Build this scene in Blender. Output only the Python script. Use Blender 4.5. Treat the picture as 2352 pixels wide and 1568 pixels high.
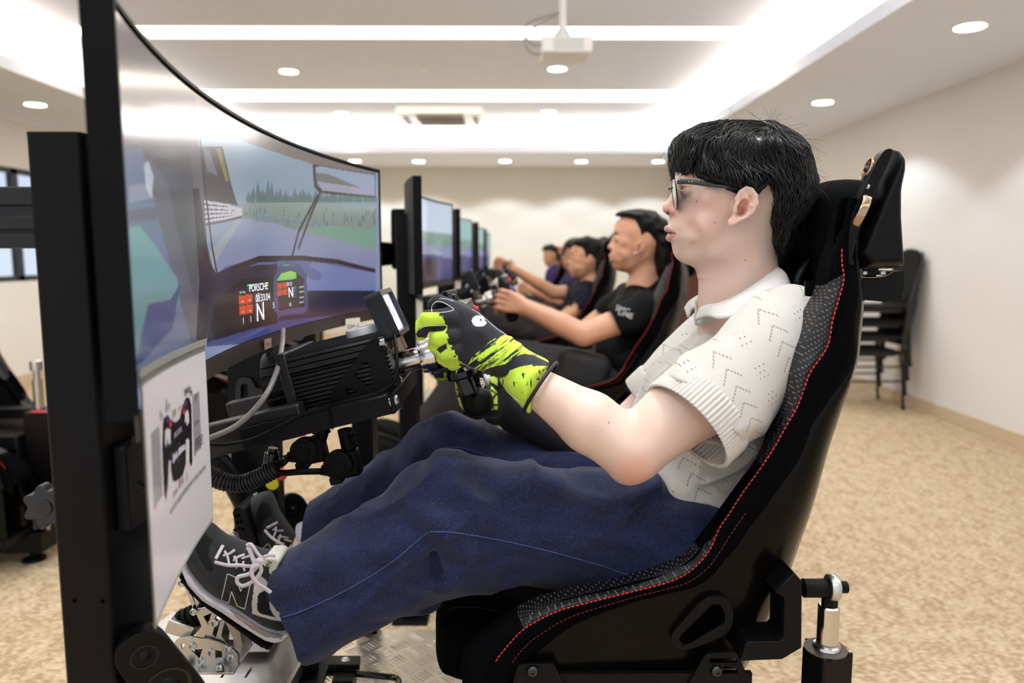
import bpy, math, random
import numpy as np
from mathutils import Vector, Matrix
from mathutils.geometry import tessellate_polygon
for _o in list(bpy.data.objects): bpy.data.objects.remove(_o)
SC = bpy.context.scene; COL = SC.collection
random.seed(4); RNG = np.random.default_rng(4)

# ---------------------------------------------------------------- camera
F = 1720.0; H = 1.2
TH = math.atan((784-583)/F); YAW = math.atan(10/F*math.cos(TH))
FW = np.array([math.sin(YAW)*math.cos(TH), math.cos(YAW)*math.cos(TH), -math.sin(TH)])
RT = np.array([math.cos(YAW), -math.sin(YAW), 0.0]); UP = np.cross(RT, FW)
CP = np.array([0, 0, H])
def ray(x, y): return FW+(x-1176)/F*RT-(y-784)/F*UP
def P(x, y, Y): d = ray(x, y); return CP+d*Y/d[1]
def PX(x, y, X): d = ray(x, y); return CP+d*X/d[0]
def PZ(x, y, Z): d = ray(x, y); return CP+d*(Z-H)/d[2]
cam = bpy.data.cameras.new('camera'); camo = bpy.data.objects.new('camera', cam); COL.objects.link(camo)
cam.sensor_width = 36; cam.lens = F*36/2352; cam.clip_start = 0.02
camo.location = CP
camo.rotation_euler = (math.pi/2-TH, 0, -YAW)
cam.dof.use_dof = True; cam.dof.focus_distance = 1.08; cam.dof.aperture_fstop = 3.3
SC.camera = camo
SC.view_settings.view_transform = 'Standard'; SC.view_settings.look = 'None'
SC.view_settings.gamma = 1; SC.view_settings.use_curve_mapping = False
SC.view_settings.exposure = 0.27
SC.cycles.max_bounces = 12; SC.cycles.diffuse_bounces = 9; SC.cycles.glossy_bounces = 3; SC.cycles.caustics_reflective = False; SC.cycles.caustics_refractive = False
w = bpy.data.worlds.new('world'); SC.world = w; w.use_nodes = True
w.node_tree.nodes['Background'].inputs[0].default_value = (0.90, 0.95, 1.0, 1)
w.node_tree.nodes['Background'].inputs[1].default_value = 0.85

# the photographer's flash, bounced off the ceiling above the camera
_fl = bpy.data.lights.new('bounce_flash', 'SPOT'); _fl.energy = 200; _fl.spot_size = math.radians(84); _fl.spot_blend = .6; _fl.shadow_soft_size = .05; _fl.color = (.93, .96, 1.0)
_fo = bpy.data.objects.new('bounce_flash', _fl); COL.objects.link(_fo); _fo.location = (.3, -.5, 1.55); _fo.rotation_euler = (math.radians(132), 0, 0)

# ---------------------------------------------------------------- materials
def lin(c):
    c = [v/255 for v in c]
    return [v/12.92 if v <= .04045 else ((v+.055)/1.055)**2.4 for v in c]+[1]
MATS = {}
def mat(name, rgb=(128,128,128), rough=.5, metal=0, bump=0, scale=60, var=0, emit=0, coat=0, sheen=0, trans=0, attr=False, bdist=.002, stretch=(1,1,1), spec=.5, sss=0):
    if name in MATS: return MATS[name]
    m = bpy.data.materials.new(name); m.use_nodes = True; nt = m.node_tree; N = nt.nodes; L = nt.links
    b = N['Principled BSDF']; I = b.inputs
    I['Base Color'].default_value = lin(rgb); I['Roughness'].default_value = rough; I['Metallic'].default_value = metal
    I['Specular IOR Level'].default_value = spec
    I['Coat Weight'].default_value = coat; I['Coat Roughness'].default_value = .08
    I['Sheen Weight'].default_value = sheen; I['Transmission Weight'].default_value = trans
    if sss: I['Subsurface Weight'].default_value = sss; I['Subsurface Radius'].default_value = (.012,.005,.003); I['Subsurface Scale'].default_value = 1
    m.diffuse_color = lin(rgb)
    src = None
    if attr:
        a = N.new('ShaderNodeAttribute'); a.attribute_name = 'Col'; src = a.outputs['Color']; L.new(src, I['Base Color'])
    tc = N.new('ShaderNodeTexCoord'); mp = N.new('ShaderNodeMapping'); mp.inputs['Scale'].default_value = stretch
    L.new(tc.outputs['Object'], mp.inputs['Vector'])
    nz = N.new('ShaderNodeTexNoise'); nz.inputs['Scale'].default_value = scale; nz.inputs['Detail'].default_value = 4
    L.new(mp.outputs['Vector'], nz.inputs['Vector'])
    if var:
        mx = N.new('ShaderNodeMix'); mx.data_type = 'RGBA'; mx.blend_type = 'MULTIPLY'
        rmp = N.new('ShaderNodeMapRange'); rmp.inputs['To Min'].default_value = 1-var; rmp.inputs['To Max'].default_value = 1+var
        rmp.inputs['From Min'].default_value = .3; rmp.inputs['From Max'].default_value = .7
        L.new(nz.outputs['Fac'], rmp.inputs['Value'])
        cmb = N.new('ShaderNodeCombineColor')
        for k in range(3): L.new(rmp.outputs['Result'], cmb.inputs[k])
        mx.inputs['Factor'].default_value = 1
        if src: L.new(src, mx.inputs['A'])
        else: mx.inputs['A'].default_value = lin(rgb)
        L.new(cmb.outputs[0], mx.inputs['B']); L.new(mx.outputs['Result'], I['Base Color'])
    if bump:
        bp = N.new('ShaderNodeBump'); bp.inputs['Strength'].default_value = bump; bp.inputs['Distance'].default_value = bdist
        L.new(nz.outputs['Fac'], bp.inputs['Height']); L.new(bp.outputs['Normal'], I['Normal'])
    if emit:
        if src: L.new(src, I['Emission Color'])
        else: I['Emission Color'].default_value = lin(rgb)
        I['Emission Strength'].default_value = emit
    MATS[name] = m
    return m
class NG:
    "tiny helper to write node expressions on a Principled material"
    def __init__(s, m): s.m = m; s.nt = m.node_tree; s.N = s.nt.nodes; s.L = s.nt.links; s.b = s.N['Principled BSDF']
    def put(s, v, sock):
        if isinstance(v, (int, float)): sock.default_value = v
        else: s.L.new(v, sock)
    def math(s, op, a, b=0, c=0):
        n = s.N.new('ShaderNodeMath'); n.operation = op; s.put(a, n.inputs[0]); s.put(b, n.inputs[1]); s.put(c, n.inputs[2]); return n.outputs[0]
    def coord(s, kind='Object'):
        t = s.N.new('ShaderNodeTexCoord'); x = s.N.new('ShaderNodeSeparateXYZ'); s.L.new(t.outputs[kind], x.inputs[0]); return t.outputs[kind], x.outputs
    def noise(s, scale, vec=None, detail=3):
        n = s.N.new('ShaderNodeTexNoise'); n.inputs['Scale'].default_value = scale; n.inputs['Detail'].default_value = detail
        if vec is not None: s.L.new(vec, n.inputs['Vector'])
        return n.outputs['Fac']
    def vec(s, x, y, z):
        n = s.N.new('ShaderNodeCombineXYZ'); s.put(x, n.inputs[0]); s.put(y, n.inputs[1]); s.put(z, n.inputs[2]); return n.outputs[0]
    def mix(s, f, a, b):
        n = s.N.new('ShaderNodeMix'); n.data_type = 'RGBA'; s.put(f, n.inputs['Factor'])
        for v, k in ((a, 'A'), (b, 'B')):
            if isinstance(v, (tuple, list)): n.inputs[k].default_value = lin(v[:3])
            else: s.L.new(v, n.inputs[k])
        return n.outputs['Result']
    def bump(s, h, strength, dist=.002):
        n = s.N.new('ShaderNodeBump'); n.inputs['Strength'].default_value = strength; n.inputs['Distance'].default_value = dist
        s.put(h, n.inputs['Height']); s.L.new(n.outputs[0], s.b.inputs['Normal'])
    def color(s, c): s.L.new(c, s.b.inputs['Base Color'])

# ---------------------------------------------------------------- objects
def props(o, label=None, cat=None, group=None, kind=None):
    if label: o['label'] = label
    if cat: o['category'] = cat
    if group: o['group'] = group
    if kind: o['kind'] = kind
    return o
def thing(name, label, cat, loc=(0,0,0), group=None):
    o = bpy.data.objects.new(name, None); COL.objects.link(o); o.location = Vector(loc); o.empty_display_size = .05
    return props(o, label, cat, group)
def rootloc(p):
    v = Vector((0,0,0))
    while p is not None: v += p.location; p = p.parent
    return v
def mkobj(name, V, Fc, m, parent=None, smooth=False, angle=None, cols=None, bevel=0, bseg=2, mods=None, loc=None, smap=None):
    V = np.asarray(V, float).reshape(-1, 3)
    base = np.array(rootloc(parent)) if parent else (np.array(loc) if loc is not None else np.zeros(3))
    me = bpy.data.meshes.new(name)
    if isinstance(Fc, np.ndarray) and Fc.ndim == 2:
        k = Fc.shape[1]; n = len(Fc)
        me.vertices.add(len(V)); me.vertices.foreach_set('co', (V-base).ravel())
        me.loops.add(n*k); me.loops.foreach_set('vertex_index', Fc.ravel().astype(np.int32))
        me.polygons.add(n); me.polygons.foreach_set('loop_start', np.arange(0, n*k, k, dtype=np.int32))
        me.update(calc_edges=True); me.validate()
    else:
        me.from_pydata((V-base).tolist(), [], [list(map(int, f)) for f in Fc]); me.update()
    ms = m if isinstance(m, (list, tuple)) else [m]
    for x in ms: me.materials.append(x)
    if smap is not None: me.polygons.foreach_set('material_index', np.asarray(smap, dtype=np.int32))
    if cols is not None:
        ca = me.color_attributes.new('Col', 'FLOAT_COLOR', 'POINT')
        cc = np.ones((len(V), 4), np.float32); cc[:, :3] = cols; ca.data.foreach_set('color', cc.ravel())
    if smooth or angle:
        me.polygons.foreach_set('use_smooth', [True]*len(me.polygons))
        if angle: me.set_sharp_from_angle(angle=math.radians(angle))
    o = bpy.data.objects.new(name, me); COL.objects.link(o)
    if parent: o.parent = parent
    elif loc is not None: o.location = Vector(loc)
    if bevel:
        b = o.modifiers.new('bevel', 'BEVEL'); b.width = bevel; b.segments = bseg; b.limit_method = 'ANGLE'; b.angle_limit = math.radians(35)
        b.harden_normals = False
        me.polygons.foreach_set('use_smooth', [True]*len(me.polygons)); me.set_sharp_from_angle(angle=math.radians(50))
    return o
def rotm(rx=0, ry=0, rz=0): return np.array((Matrix.Rotation(rz,3,'Z') @ Matrix.Rotation(ry,3,'Y') @ Matrix.Rotation(rx,3,'X')))
def unit(v): v = np.asarray(v, float); return v/(np.linalg.norm(v)+1e-12)
def frame(d):
    d = unit(d); a = np.array([0,0,1.]) if abs(d[2]) < .9 else np.array([1.,0,0]); u = unit(np.cross(a, d)); return u, np.cross(d, u), d
class MB:
    def __init__(s): s.V = []; s.F = []; s.n = 0
    def add(s, V, Fc):
        V = [tuple(map(float, v)) for v in V]; s.V += V; s.F += [tuple(int(i)+s.n for i in f) for f in Fc]; s.n += len(V); return s
    def box(s, c, size, R=None):
        c = np.asarray(c, float); h = np.asarray(size, float)/2; R = np.eye(3) if R is None else R
        V = [c+R@(h*np.array([x,y,z])) for x in (-1,1) for y in (-1,1) for z in (-1,1)]
        return s.add(V, [(0,1,3,2),(4,6,7,5),(0,4,5,1),(2,3,7,6),(0,2,6,4),(1,5,7,3)])
    def bb(s, x0, x1, y0, y1, z0, z1): return s.box(((x0+x1)/2,(y0+y1)/2,(z0+z1)/2), (abs(x1-x0),abs(y1-y0),abs(z1-z0)))
    def beam(s, a, b, w_, h_, up=(0,0,1)):
        a = np.asarray(a, float); b = np.asarray(b, float); d = unit(b-a); u = unit(np.cross(up, d)); v = np.cross(d, u)
        R = np.stack([d, u, v], 1); return s.box((a+b)/2, (np.linalg.norm(b-a), w_, h_), R)
    def tube(s, pts, rad, n=12, caps=True, ell=None, up=None):
        pts = np.asarray(pts, float); k = len(pts); rad = np.broadcast_to(np.asarray(rad, float), (k,)) if np.ndim(rad) < 2 else np.asarray(rad)
        T = np.gradient(pts, axis=0); T /= np.linalg.norm(T, axis=1)[:, None]+1e-12
        u = frame(T[0])[0] if up is None else unit(np.cross(np.cross(T[0], up), T[0])); V = []
        for i in range(k):
            u = unit(u-T[i]*(u@T[i])); v = np.cross(T[i], u)
            for j in range(n):
                a = 2*math.pi*j/n
                ru, rv = (rad[i] if np.ndim(rad[i]) == 0 else rad[i][0]), (rad[i] if np.ndim(rad[i]) == 0 else rad[i][1])
                V.append(pts[i]+u*math.cos(a)*ru+v*math.sin(a)*rv)
        Fc = [(i*n+j, i*n+(j+1) % n, (i+1)*n+(j+1) % n, (i+1)*n+j) for i in range(k-1) for j in range(n)]
        if caps: Fc += [tuple(range(n-1, -1, -1)), tuple((k-1)*n+j for j in range(n))]
        return s.add(V, Fc)
    def cyl(s, a, b, r, r2=None, n=20): return s.tube([a, b], [r, r if r2 is None else r2], n)
    def lathe(s, a, d, prof, n=24):
        "prof: list of (along, radius) from a along d"
        a = np.asarray(a, float); u, v, d = frame(d); V = []
        for t, r in prof:
            for j in range(n):
                g = 2*math.pi*j/n; V.append(a+d*t+(u*math.cos(g)+v*math.sin(g))*max(r, 1e-5))
        k = len(prof)
        Fc = [(i*n+j, i*n+(j+1) % n, (i+1)*n+(j+1) % n, (i+1)*n+j) for i in range(k-1) for j in range(n)]
        Fc += [tuple(range(n-1, -1, -1)), tuple((k-1)*n+j for j in range(n))]
        return s.add(V, Fc)
    def sphere(s, c, r, n=12, R=None):
        r = np.broadcast_to(np.asarray(r, float), (3,)); c = np.asarray(c, float); R = np.eye(3) if R is None else R; V = []
        for i in range(n+1):
            p = math.pi*i/n
            for j in range(n*2):
                a = math.pi*j/n; V.append(c+R@(r*np.array([max(math.sin(p),1e-4)*math.cos(a), max(math.sin(p),1e-4)*math.sin(a), math.cos(p)])))
        m_ = 2*n
        return s.add(V, [(i*m_+j, (i+1)*m_+j, (i+1)*m_+(j+1) % m_, i*m_+(j+1) % m_) for i in range(n) for j in range(m_)])
    def prism(s, poly, depth, holes=(), mapf=None, taper=None):
        """poly: list of 3D points (planar loop) extruded by the vector depth; holes likewise"""
        loops = [np.asarray(poly, float)]+[np.asarray(h, float) for h in holes]; depth = np.asarray(depth, float)
        nrm = unit(depth); u, v, _ = frame(nrm)
        flat = [[Vector((float(p@u), float(p@v), 0)) for p in lp] for lp in loops]
        tris = tessellate_polygon(flat); A = np.concatenate(loops); n = len(A)
        V = list(A)+list(A+depth); Fc = [tuple(t) for t in tris]+[tuple(i+n for i in reversed(t)) for t in tris]
        o = 0
        for lp in loops:
            k = len(lp); Fc += [(o+i, o+(i+1) % k, n+o+(i+1) % k, n+o+i) for i in range(k)]; o += k
        return s.add(V, Fc)
    def grid(s, G, closeu=False):
        G = np.asarray(G, float); a, b = G.shape[:2]
        Fc = [(i*b+j, i*b+(j+1) % b, ((i+1) % a)*b+(j+1) % b, ((i+1) % a)*b+j) for i in range(a if closeu else a-1) for j in range(b-1)]
        return s.add(G.reshape(-1, 3), Fc)
    def build(s, name, m, parent=None, **k):
        fix = k.pop('fix', True); o = mkobj(name, s.V, s.F, m, parent, **k)
        if fix:
            import bmesh
            b = bmesh.new(); b.from_mesh(o.data); bmesh.ops.recalc_face_normals(b, faces=b.faces); b.to_mesh(o.data); b.free()
        return o
def rrect(w_, h_, r, n=5):
    "2D rounded rectangle centred on 0"
    out = []
    for cx, cy, a0 in ((w_/2-r, h_/2-r, 0), (-w_/2+r, h_/2-r, 90), (-w_/2+r, -h_/2+r, 180), (w_/2-r, -h_/2+r, 270)):
        for i in range(n+1):
            a = math.radians(a0+90*i/n); out.append((cx+r*math.cos(a), cy+r*math.sin(a)))
    return out
def roundpoly(pts, r, n=4):
    "round the corners of a 2D polygon"
    pts = [np.asarray(p, float) for p in pts]; out = []; k = len(pts)
    for i in range(k):
        a, b, c = pts[i-1], pts[i], pts[(i+1) % k]; d1 = a-b; d2 = c-b; l = min(np.linalg.norm(d1), np.linalg.norm(d2))*.45
        q = min(r, l); s_ = b+unit(d1)*q; e = b+unit(d2)*q
        for t in np.linspace(0, 1, n): out.append((1-t)**2*s_+2*t*(1-t)*b+t*t*e)
    return out
def pp(pts, Y): return [P(x, y, Y) for x, y in pts]
def spline(pts, n=40, closed=False):
    "Catmull-Rom through points (any dimension)"
    p = np.asarray(pts, float); k = len(p)
    if not closed: q = np.concatenate([[2*p[0]-p[1]], p, [2*p[-1]-p[-2]]]); segs = k-1
    else: q = np.concatenate([[p[-1]], p, p[:2]]); segs = k
    ts = np.linspace(0, segs, n, endpoint=not closed); out = []
    for t in ts:
        i = min(int(t), segs-1); u = t-i; a, b, c, d = q[i:i+4]
        out.append(.5*((2*b)+(-a+c)*u+(2*a-5*b+4*c-d)*u*u+(-a+3*b-3*c+d)*u**3))
    return np.array(out)
def textobj(s, size, m, parent, O, ex, ey, name='lettering', align='LEFT', depth=.0002, bend=None, xs=1.0, bold=0):
    "text mesh laid at O with axes ex, ey"
    cu = bpy.data.curves.new('t', 'FONT'); cu.body = s; cu.size = size; cu.align_x = align; cu.align_y = 'CENTER'; cu.offset = bold
    to = bpy.data.objects.new('t', cu); COL.objects.link(to)
    dg = bpy.context.evaluated_depsgraph_get(); me = bpy.data.meshes.new_from_object(to.evaluated_get(dg))
    V = np.array([v.co[:] for v in me.vertices]); Fc = [tuple(p.vertices) for p in me.polygons]
    bpy.data.objects.remove(to); bpy.data.curves.remove(cu); bpy.data.meshes.remove(me)
    if not len(V): return None
    ex = np.asarray(ex, float); ey = np.asarray(ey, float); ez = np.cross(ex, ey)
    W = np.asarray(O)+V[:, :1]*xs*ex+V[:, 1:2]*ey+ez*depth if bend is None else bend(V[:, 0]*xs, V[:, 1])
    return mkobj(name, W, Fc, m, parent)
def copytree(o, parent=None):
    c = o.copy(); COL.objects.link(c); c.parent = parent
    for ch in list(o.children): copytree(ch, c)
    return c

# ---------------------------------------------------------------- signed distance fields -> mesh (sparse surface nets)
def sm(a, b, k):
    h = np.clip(.5+.5*(b-a)/k, 0, 1); return b+(a-b)*h-k*h*(1-h)
def smax(a, b, k): return -sm(-a, -b, k)
def cone(p, a, b, r1, r2):
    a = np.asarray(a, float); b = np.asarray(b, float); ba = b-a; pa = p-a
    h = np.clip(pa@ba/(ba@ba), 0, 1); return np.linalg.norm(pa-h[:, None]*ba, axis=1)-(r1+(r2-r1)*h)
def ell(p, c, r, R=None):
    q = p-np.asarray(c, float)
    if R is not None: q = q@R
    r = np.asarray(r, float); k = np.linalg.norm(q/r, axis=1); k2 = np.linalg.norm(q/(r*r), axis=1)+1e-9
    return k*(k-1)/k2
def rbox(p, c, h, r, R=None):
    q = p-np.asarray(c, float)
    if R is not None: q = q@R
    q = np.abs(q)-(np.asarray(h, float)-r)
    return np.linalg.norm(np.maximum(q, 0), axis=1)+np.minimum(q.max(1), 0)-r
def poly2(p, poly):
    "signed distance in the XZ plane to a closed polygon (N,2)"
    x = p[:, 0]; z = p[:, 2]; poly = np.asarray(poly, float); d = np.full(len(p), 1e9); s_ = np.ones(len(p)); n = len(poly)
    for i in range(n):
        a = poly[i]; b = poly[i-1]; e = b-a; wx = x-a[0]; wz = z-a[1]
        t = np.clip((wx*e[0]+wz*e[1])/(e@e+1e-12), 0, 1); d = np.minimum(d, (wx-e[0]*t)**2+(wz-e[1]*t)**2)
        c1 = z >= a[1]; c2 = z < b[1]; c3 = e[0]*wz > e[1]*wx
        fl = (c1 & c2 & c3) | (~c1 & ~c2 & ~c3); s_ = np.where(fl, -s_, s_)
    return s_*np.sqrt(d)
def idw(p, pts, vals, pw=3):
    "interpolate values over XZ control points"
    num = 0; den = 0
    for q, v in zip(pts, vals):
        wgt = 1/(((p[:, 0]-q[0])**2+(p[:, 2]-q[1])**2)**(pw/2)+1e-7); num = num+wgt*v; den = den+wgt
    return num/den
def inflate(p, poly, Yc, W, R):
    "solid from a side outline: half thickness W, edge rounding R (arrays or floats)"
    a = -poly2(p, poly); t = np.minimum(a/R, 1); q = np.sqrt(((p[:, 1]-Yc)/W)**2+(1-t)**2)-1
    return q*np.minimum(W, R)
def hashn(q):
    h = (q[:, 0]*73856093 ^ q[:, 1]*19349663 ^ q[:, 2]*83492791) & 0xffff
    h = (h*1103515245+12345) & 0x7fffffff; h = (h ^ (h >> 13))*1274126177 & 0x7fffffff
    return (h & 0xffff)/65535.0
def vnoise(p, s_):
    q = p*s_; i = np.floor(q).astype(np.int64); f = q-i; f = f*f*(3-2*f); out = 0
    for dx in (0, 1):
        for dy in (0, 1):
            for dz in (0, 1):
                out = out+hashn(i+[dx, dy, dz])*np.abs(1-dx-f[:, 0])*np.abs(1-dy-f[:, 1])*np.abs(1-dz-f[:, 2])
    return out-.5
def chunked(f, p, n=400000):
    return np.concatenate([f(p[i:i+n]) for i in range(0, len(p), n)]) if len(p) else np.zeros(0)
def surfnet(f, lo, hi, h, lev=3, slack=1.9):
    lo = np.asarray(lo, float); hi = np.asarray(hi, float); S = 2**lev
    n = np.ceil((hi-lo)/(h*S)).astype(int)
    c = np.stack(np.meshgrid(*[np.arange(k) for k in n], indexing='ij'), -1).reshape(-1, 3)
    for l in range(lev, -1, -1):
        s_ = h*2**l; v = chunked(f, lo+(c+.5)*s_); c = c[np.abs(v) < s_*.87*slack+1e-4]
        if l: c = (c[:, None]*2+np.array([[x, y, z] for x in (0, 1) for y in (0, 1) for z in (0, 1)])).reshape(-1, 3)
    B = 1 << 20; key = lambda q: (q[:, 0]*B+q[:, 1])*B+q[:, 2]
    off = np.array([[x, y, z] for x in (0, 1) for y in (0, 1) for z in (0, 1)])
    c = c[np.argsort(key(c))]; ck = key(c)
    co = (c[:, None]+off).reshape(-1, 3); uk, inv = np.unique(key(co), return_inverse=True)
    up = np.stack([uk//(B*B), (uk//B) % B, uk % B], 1); uv = chunked(f, lo+up*h); uv = np.where(uv == 0, 1e-9, uv)
    val = uv[inv].reshape(-1, 8); neg = val < 0; act = neg.any(1) & ~neg.all(1)
    c = c[act]; ck = ck[act]; val = val[act]
    E = [(a, b) for a in range(8) for b in range(a+1, 8) if bin(a ^ b).count('1') == 1]
    acc = np.zeros((len(c), 3)); cnt = np.zeros(len(c))
    for a, b in E:
        va, vb = val[:, a], val[:, b]; x = (va < 0) != (vb < 0); t = np.where(x, va/np.where(x, va-vb, 1), 0)
        acc += np.where(x[:, None], off[a]+t[:, None]*(off[b]-off[a]), 0); cnt += x
    V = lo+(c+acc/np.maximum(cnt, 1)[:, None])*h; Q = []
    for ax in range(3):
        d = np.zeros(3, int); d[ax] = 1; u = np.zeros(3, int); u[(ax+1) % 3] = 1; v_ = np.zeros(3, int); v_[(ax+2) % 3] = 1
        ia = 0; ib = int(d@[4, 2, 1]); va, vb = val[:, ia], val[:, ib]; x = np.nonzero((va < 0) != (vb < 0))[0]
        base = c[x]; ids = []; ok = np.ones(len(x), bool)
        for o_ in (0*u, -u, -u-v_, -v_):
            k = key(base+o_); j = np.searchsorted(ck, k); j = np.minimum(j, len(ck)-1); ok &= ck[j] == k; ids.append(j)
        q = np.stack(ids, 1); fl = va[x] < 0; q[~fl] = q[~fl][:, ::-1]; Q.append(q[ok])
    return V, np.concatenate(Q)
def sdfobj(name, f, lo, hi, h, m, parent=None, cols=None, **k):
    V, Q = surfnet(f, lo, hi, h, **{a: k.pop(a) for a in ('lev', 'slack') if a in k})
    if cols is not None: cols = cols(V)
    return mkobj(name, V, Q, m, parent, smooth=True, cols=cols, **k)
# ================================================================ ROOM
M_wall = mat('painted_wall', (229,227,226), .8, bump=.05, scale=300, var=.015)
M_wallb = mat('painted_wall_back', (212,208,199), .8, var=.015, scale=3)
M_ceil = mat('ceiling_paint', (228,236,250), .85, var=.01, scale=4)
M_trim = mat('baseboard_paint', (205,186,160), .6)
M_black = mat('matt_black_metal', (12,12,14), .4, bump=.05, scale=900, spec=.14)
M_dark = mat('dark_plastic', (10,10,12), .38, spec=.15)
M_white = mat('white_plastic', (235,235,232), .4)
M_led = mat('led_strip_warm', (255,244,222), 1, emit=5)
M_cove = mat('led_cove_warm', (255,230,200), 1, emit=18)
M_lamp = mat('downlight_lens', (255,250,244), 1, emit=9)
M_brown = mat('reddish_brown_wood', (96,52,40), .5, var=.1, scale=20, stretch=(1,1,8))
m = mat('loop_carpet', (214,186,148), .95); g = NG(m)
_, X = g.coord()
wob = g.noise(3.0); a = g.math('ADD', g.math('MULTIPLY', X[1], 75), g.math('MULTIPLY', wob, 12))
vec = g.vec(g.math('MULTIPLY', X[0], 45), a, 0)
n1 = g.noise(1.0, vec, 2); n2 = g.noise(140, None, 2); n3 = g.noise(1.3, None, 3)
t = g.math('ADD', g.math('MULTIPLY', g.math('SUBTRACT', n1, .5), 3.2), g.math('MULTIPLY', g.math('SUBTRACT', n2, .5), 1.6))
t = g.math('ADD', t, g.math('MULTIPLY', g.math('SUBTRACT', n3, .5), 1.0))
g.color(g.mix(g.math('ADD', t, .5), (166,141,108), (212,193,163))); g.bump(g.math('ADD', n1, g.math('MULTIPLY', n2, .6)), .6, .004)
M_carpet = m
RX, LX, BY, FY, ZC, ZT = 3.205, -4.5, 10.6, -2.6, 2.4, 2.76
sr = PZ(2095, 0, ZC)[0]; sl = PZ(0, 153, ZC)[0]; sb = PZ(1200, 350, ZC)[1]; sf = -1.6
def struct(name, mb, m, **k): o = mb.build(name, m, **k); o['kind'] = 'structure'; return o
struct('floor', MB().bb(LX, RX, FY, BY, -.05, 0), M_carpet)
struct('wall_right', MB().bb(RX, RX+.1, FY, BY, 0, ZT+.1), M_wall)
# left wall with a window band
wy0, wy1, wz0, wz1 = 4.6, 9.4, .95, 1.98
struct('wall_left', MB().bb(LX-.1, LX, FY, wy0, 0, ZT+.1).bb(LX-.1, LX, wy1, BY, 0, ZT+.1).bb(LX-.1, LX, wy0, wy1, 0, wz0).bb(LX-.1, LX, wy0, wy1, wz1, ZT+.1), M_wall)
wf = thing('window_1', None, None); wf['kind'] = 'structure'
fr = mat('window_frame_metal', (30,44,56), .4)
mb = MB()
for y in np.linspace(wy0, wy1, 5): mb.bb(LX-.06, LX-.01, y-.05, y+.05, wz0, wz1)
mb.bb(LX-.06, LX-.01, wy0, wy1, wz1-.05, wz1); mb.bb(LX-.06, LX-.01, wy0, wy1, wz0, wz0+.05); mb.build('window_frame', fr, wf)
MB().bb(LX-.04, LX-.034, wy0, wy1, wz0, wz1).build('window_pane', mat('window_glass', (230,240,255), .02, trans=1), wf)
# back wall with a door opening right
dx0, dx1 = P(1543, 500, BY)[0], P(1612, 500, BY)[0]
struct('wall_back', MB().bb(LX, RX, BY, BY+.1, 0, ZT+.1), M_wallb)
dd = thing('door_1', None, None); dd['kind'] = 'structure'
zt = P(1545, 392, BY)[2]
MB().bb(dx0, dx0+.07, BY-.05, BY, 0, zt).bb(dx1-.07, dx1, BY-.05, BY, 0, zt).bb(dx0, dx1, BY-.05, BY, zt-.07, zt).build('door_frame', M_brown, dd)
MB().bb(dx0+.07, dx1-.07, BY-.03, BY, 0, zt-.07).build('door_leaf', M_brown, dd)
MB().cyl((dx1-.12, BY-.09, 1.0), (dx1-.12, BY-.03, 1.0), .012).build('door_handle', mat('steel', (190,190,190), .25, 1), dd)
struct('baseboard_right', MB().bb(RX-.014, RX, FY, BY, 0, .085), M_trim)
struct('baseboard_back', MB().bb(LX, RX, BY-.014, BY, 0, .085), M_trim)
struct('baseboard_left', MB().bb(LX, LX+.014, FY, BY, 0, .085), M_trim)
# ceiling: a low soffit border with a lip, a raised tray above it
lh = .085; pk = .55
c = MB()
c.bb(LX, sl, FY, BY, ZC, ZC+.02).bb(sr, RX, FY, BY, ZC, ZC+.02).bb(sl, sr, sb, BY, ZC, ZC+.02).bb(sl, sr, FY, sf, ZC, ZC+.02)
zq = ZC+.0202
c.bb(sl-.02, sl, sf, sb, zq, ZC+lh).bb(sr, sr+.02, sf, sb, zq, ZC+lh).bb(sl-.02, sr+.02, sb, sb+.02, zq, ZC+lh).bb(sl-.02, sr+.02, sf-.02, sf, zq, ZC+lh)
struct('ceiling', c, M_ceil)
# raised tray: panels between light slots
x0, x1, y0, y1 = sl-pk, sr+pk, sf-pk, sb+pk
slots = []
for (ya, yb) in ((66, 93), (212, 236)):
    slots.append((PZ(900, yb-4, ZT)[1], PZ(900, ya-4, ZT)[1]))
pitch = slots[1][0]-slots[0][0]
S = [(slots[0][0]-pitch*k, slots[0][1]-pitch*k) for k in (3, 2, 1)]+slots
S = [s for s in S if s[0] > sf+.2]
S = [(min(a, b), max(a, b)) for a, b in S]
t = MB(); y = y0; slx0, slx1 = sl-.1, PZ(1790, 75, ZT)[0]
for a, b in S: t.bb(x0, x1, y, a, ZT, ZT+.03); y = b
fy = PZ(1200, 285, ZT)[1]
t.bb(x0, x1, y, y1, ZT, ZT+.03)
for a, b in S: t.bb(x0, slx0, a, b, ZT, ZT+.03).bb(slx1, x1, a, b, ZT, ZT+.03).bb(x0, x1, a-.02, b+.02, ZT+.08, ZT+.1)
zl = ZC+.021
t.bb(x0, x0+.03, y0, y1, zl, ZT).bb(x1-.03, x1, y0, y1, zl, ZT).bb(x0, x1, y1-.03, y1, zl, ZT).bb(x0, x1, y0, y0+.03, zl, ZT)
struct('ceiling_tray', t, M_ceil)
for i, (a, b) in enumerate(S):
    names = {len(S)-1: 'recessed warm light strip crossing the ceiling farther from the projector, before the air conditioner', len(S)-2: 'recessed warm light strip crossing the ceiling behind the projector'}
    o = MB().bb(slx0, slx1, a, b, ZT+.02, ZT+.026).build('ceiling_light_strip', M_led)
    props(o, names.get(i, 'recessed warm light strip in the ceiling behind the camera'), 'ceiling light', 'light strips across the ceiling')
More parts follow.
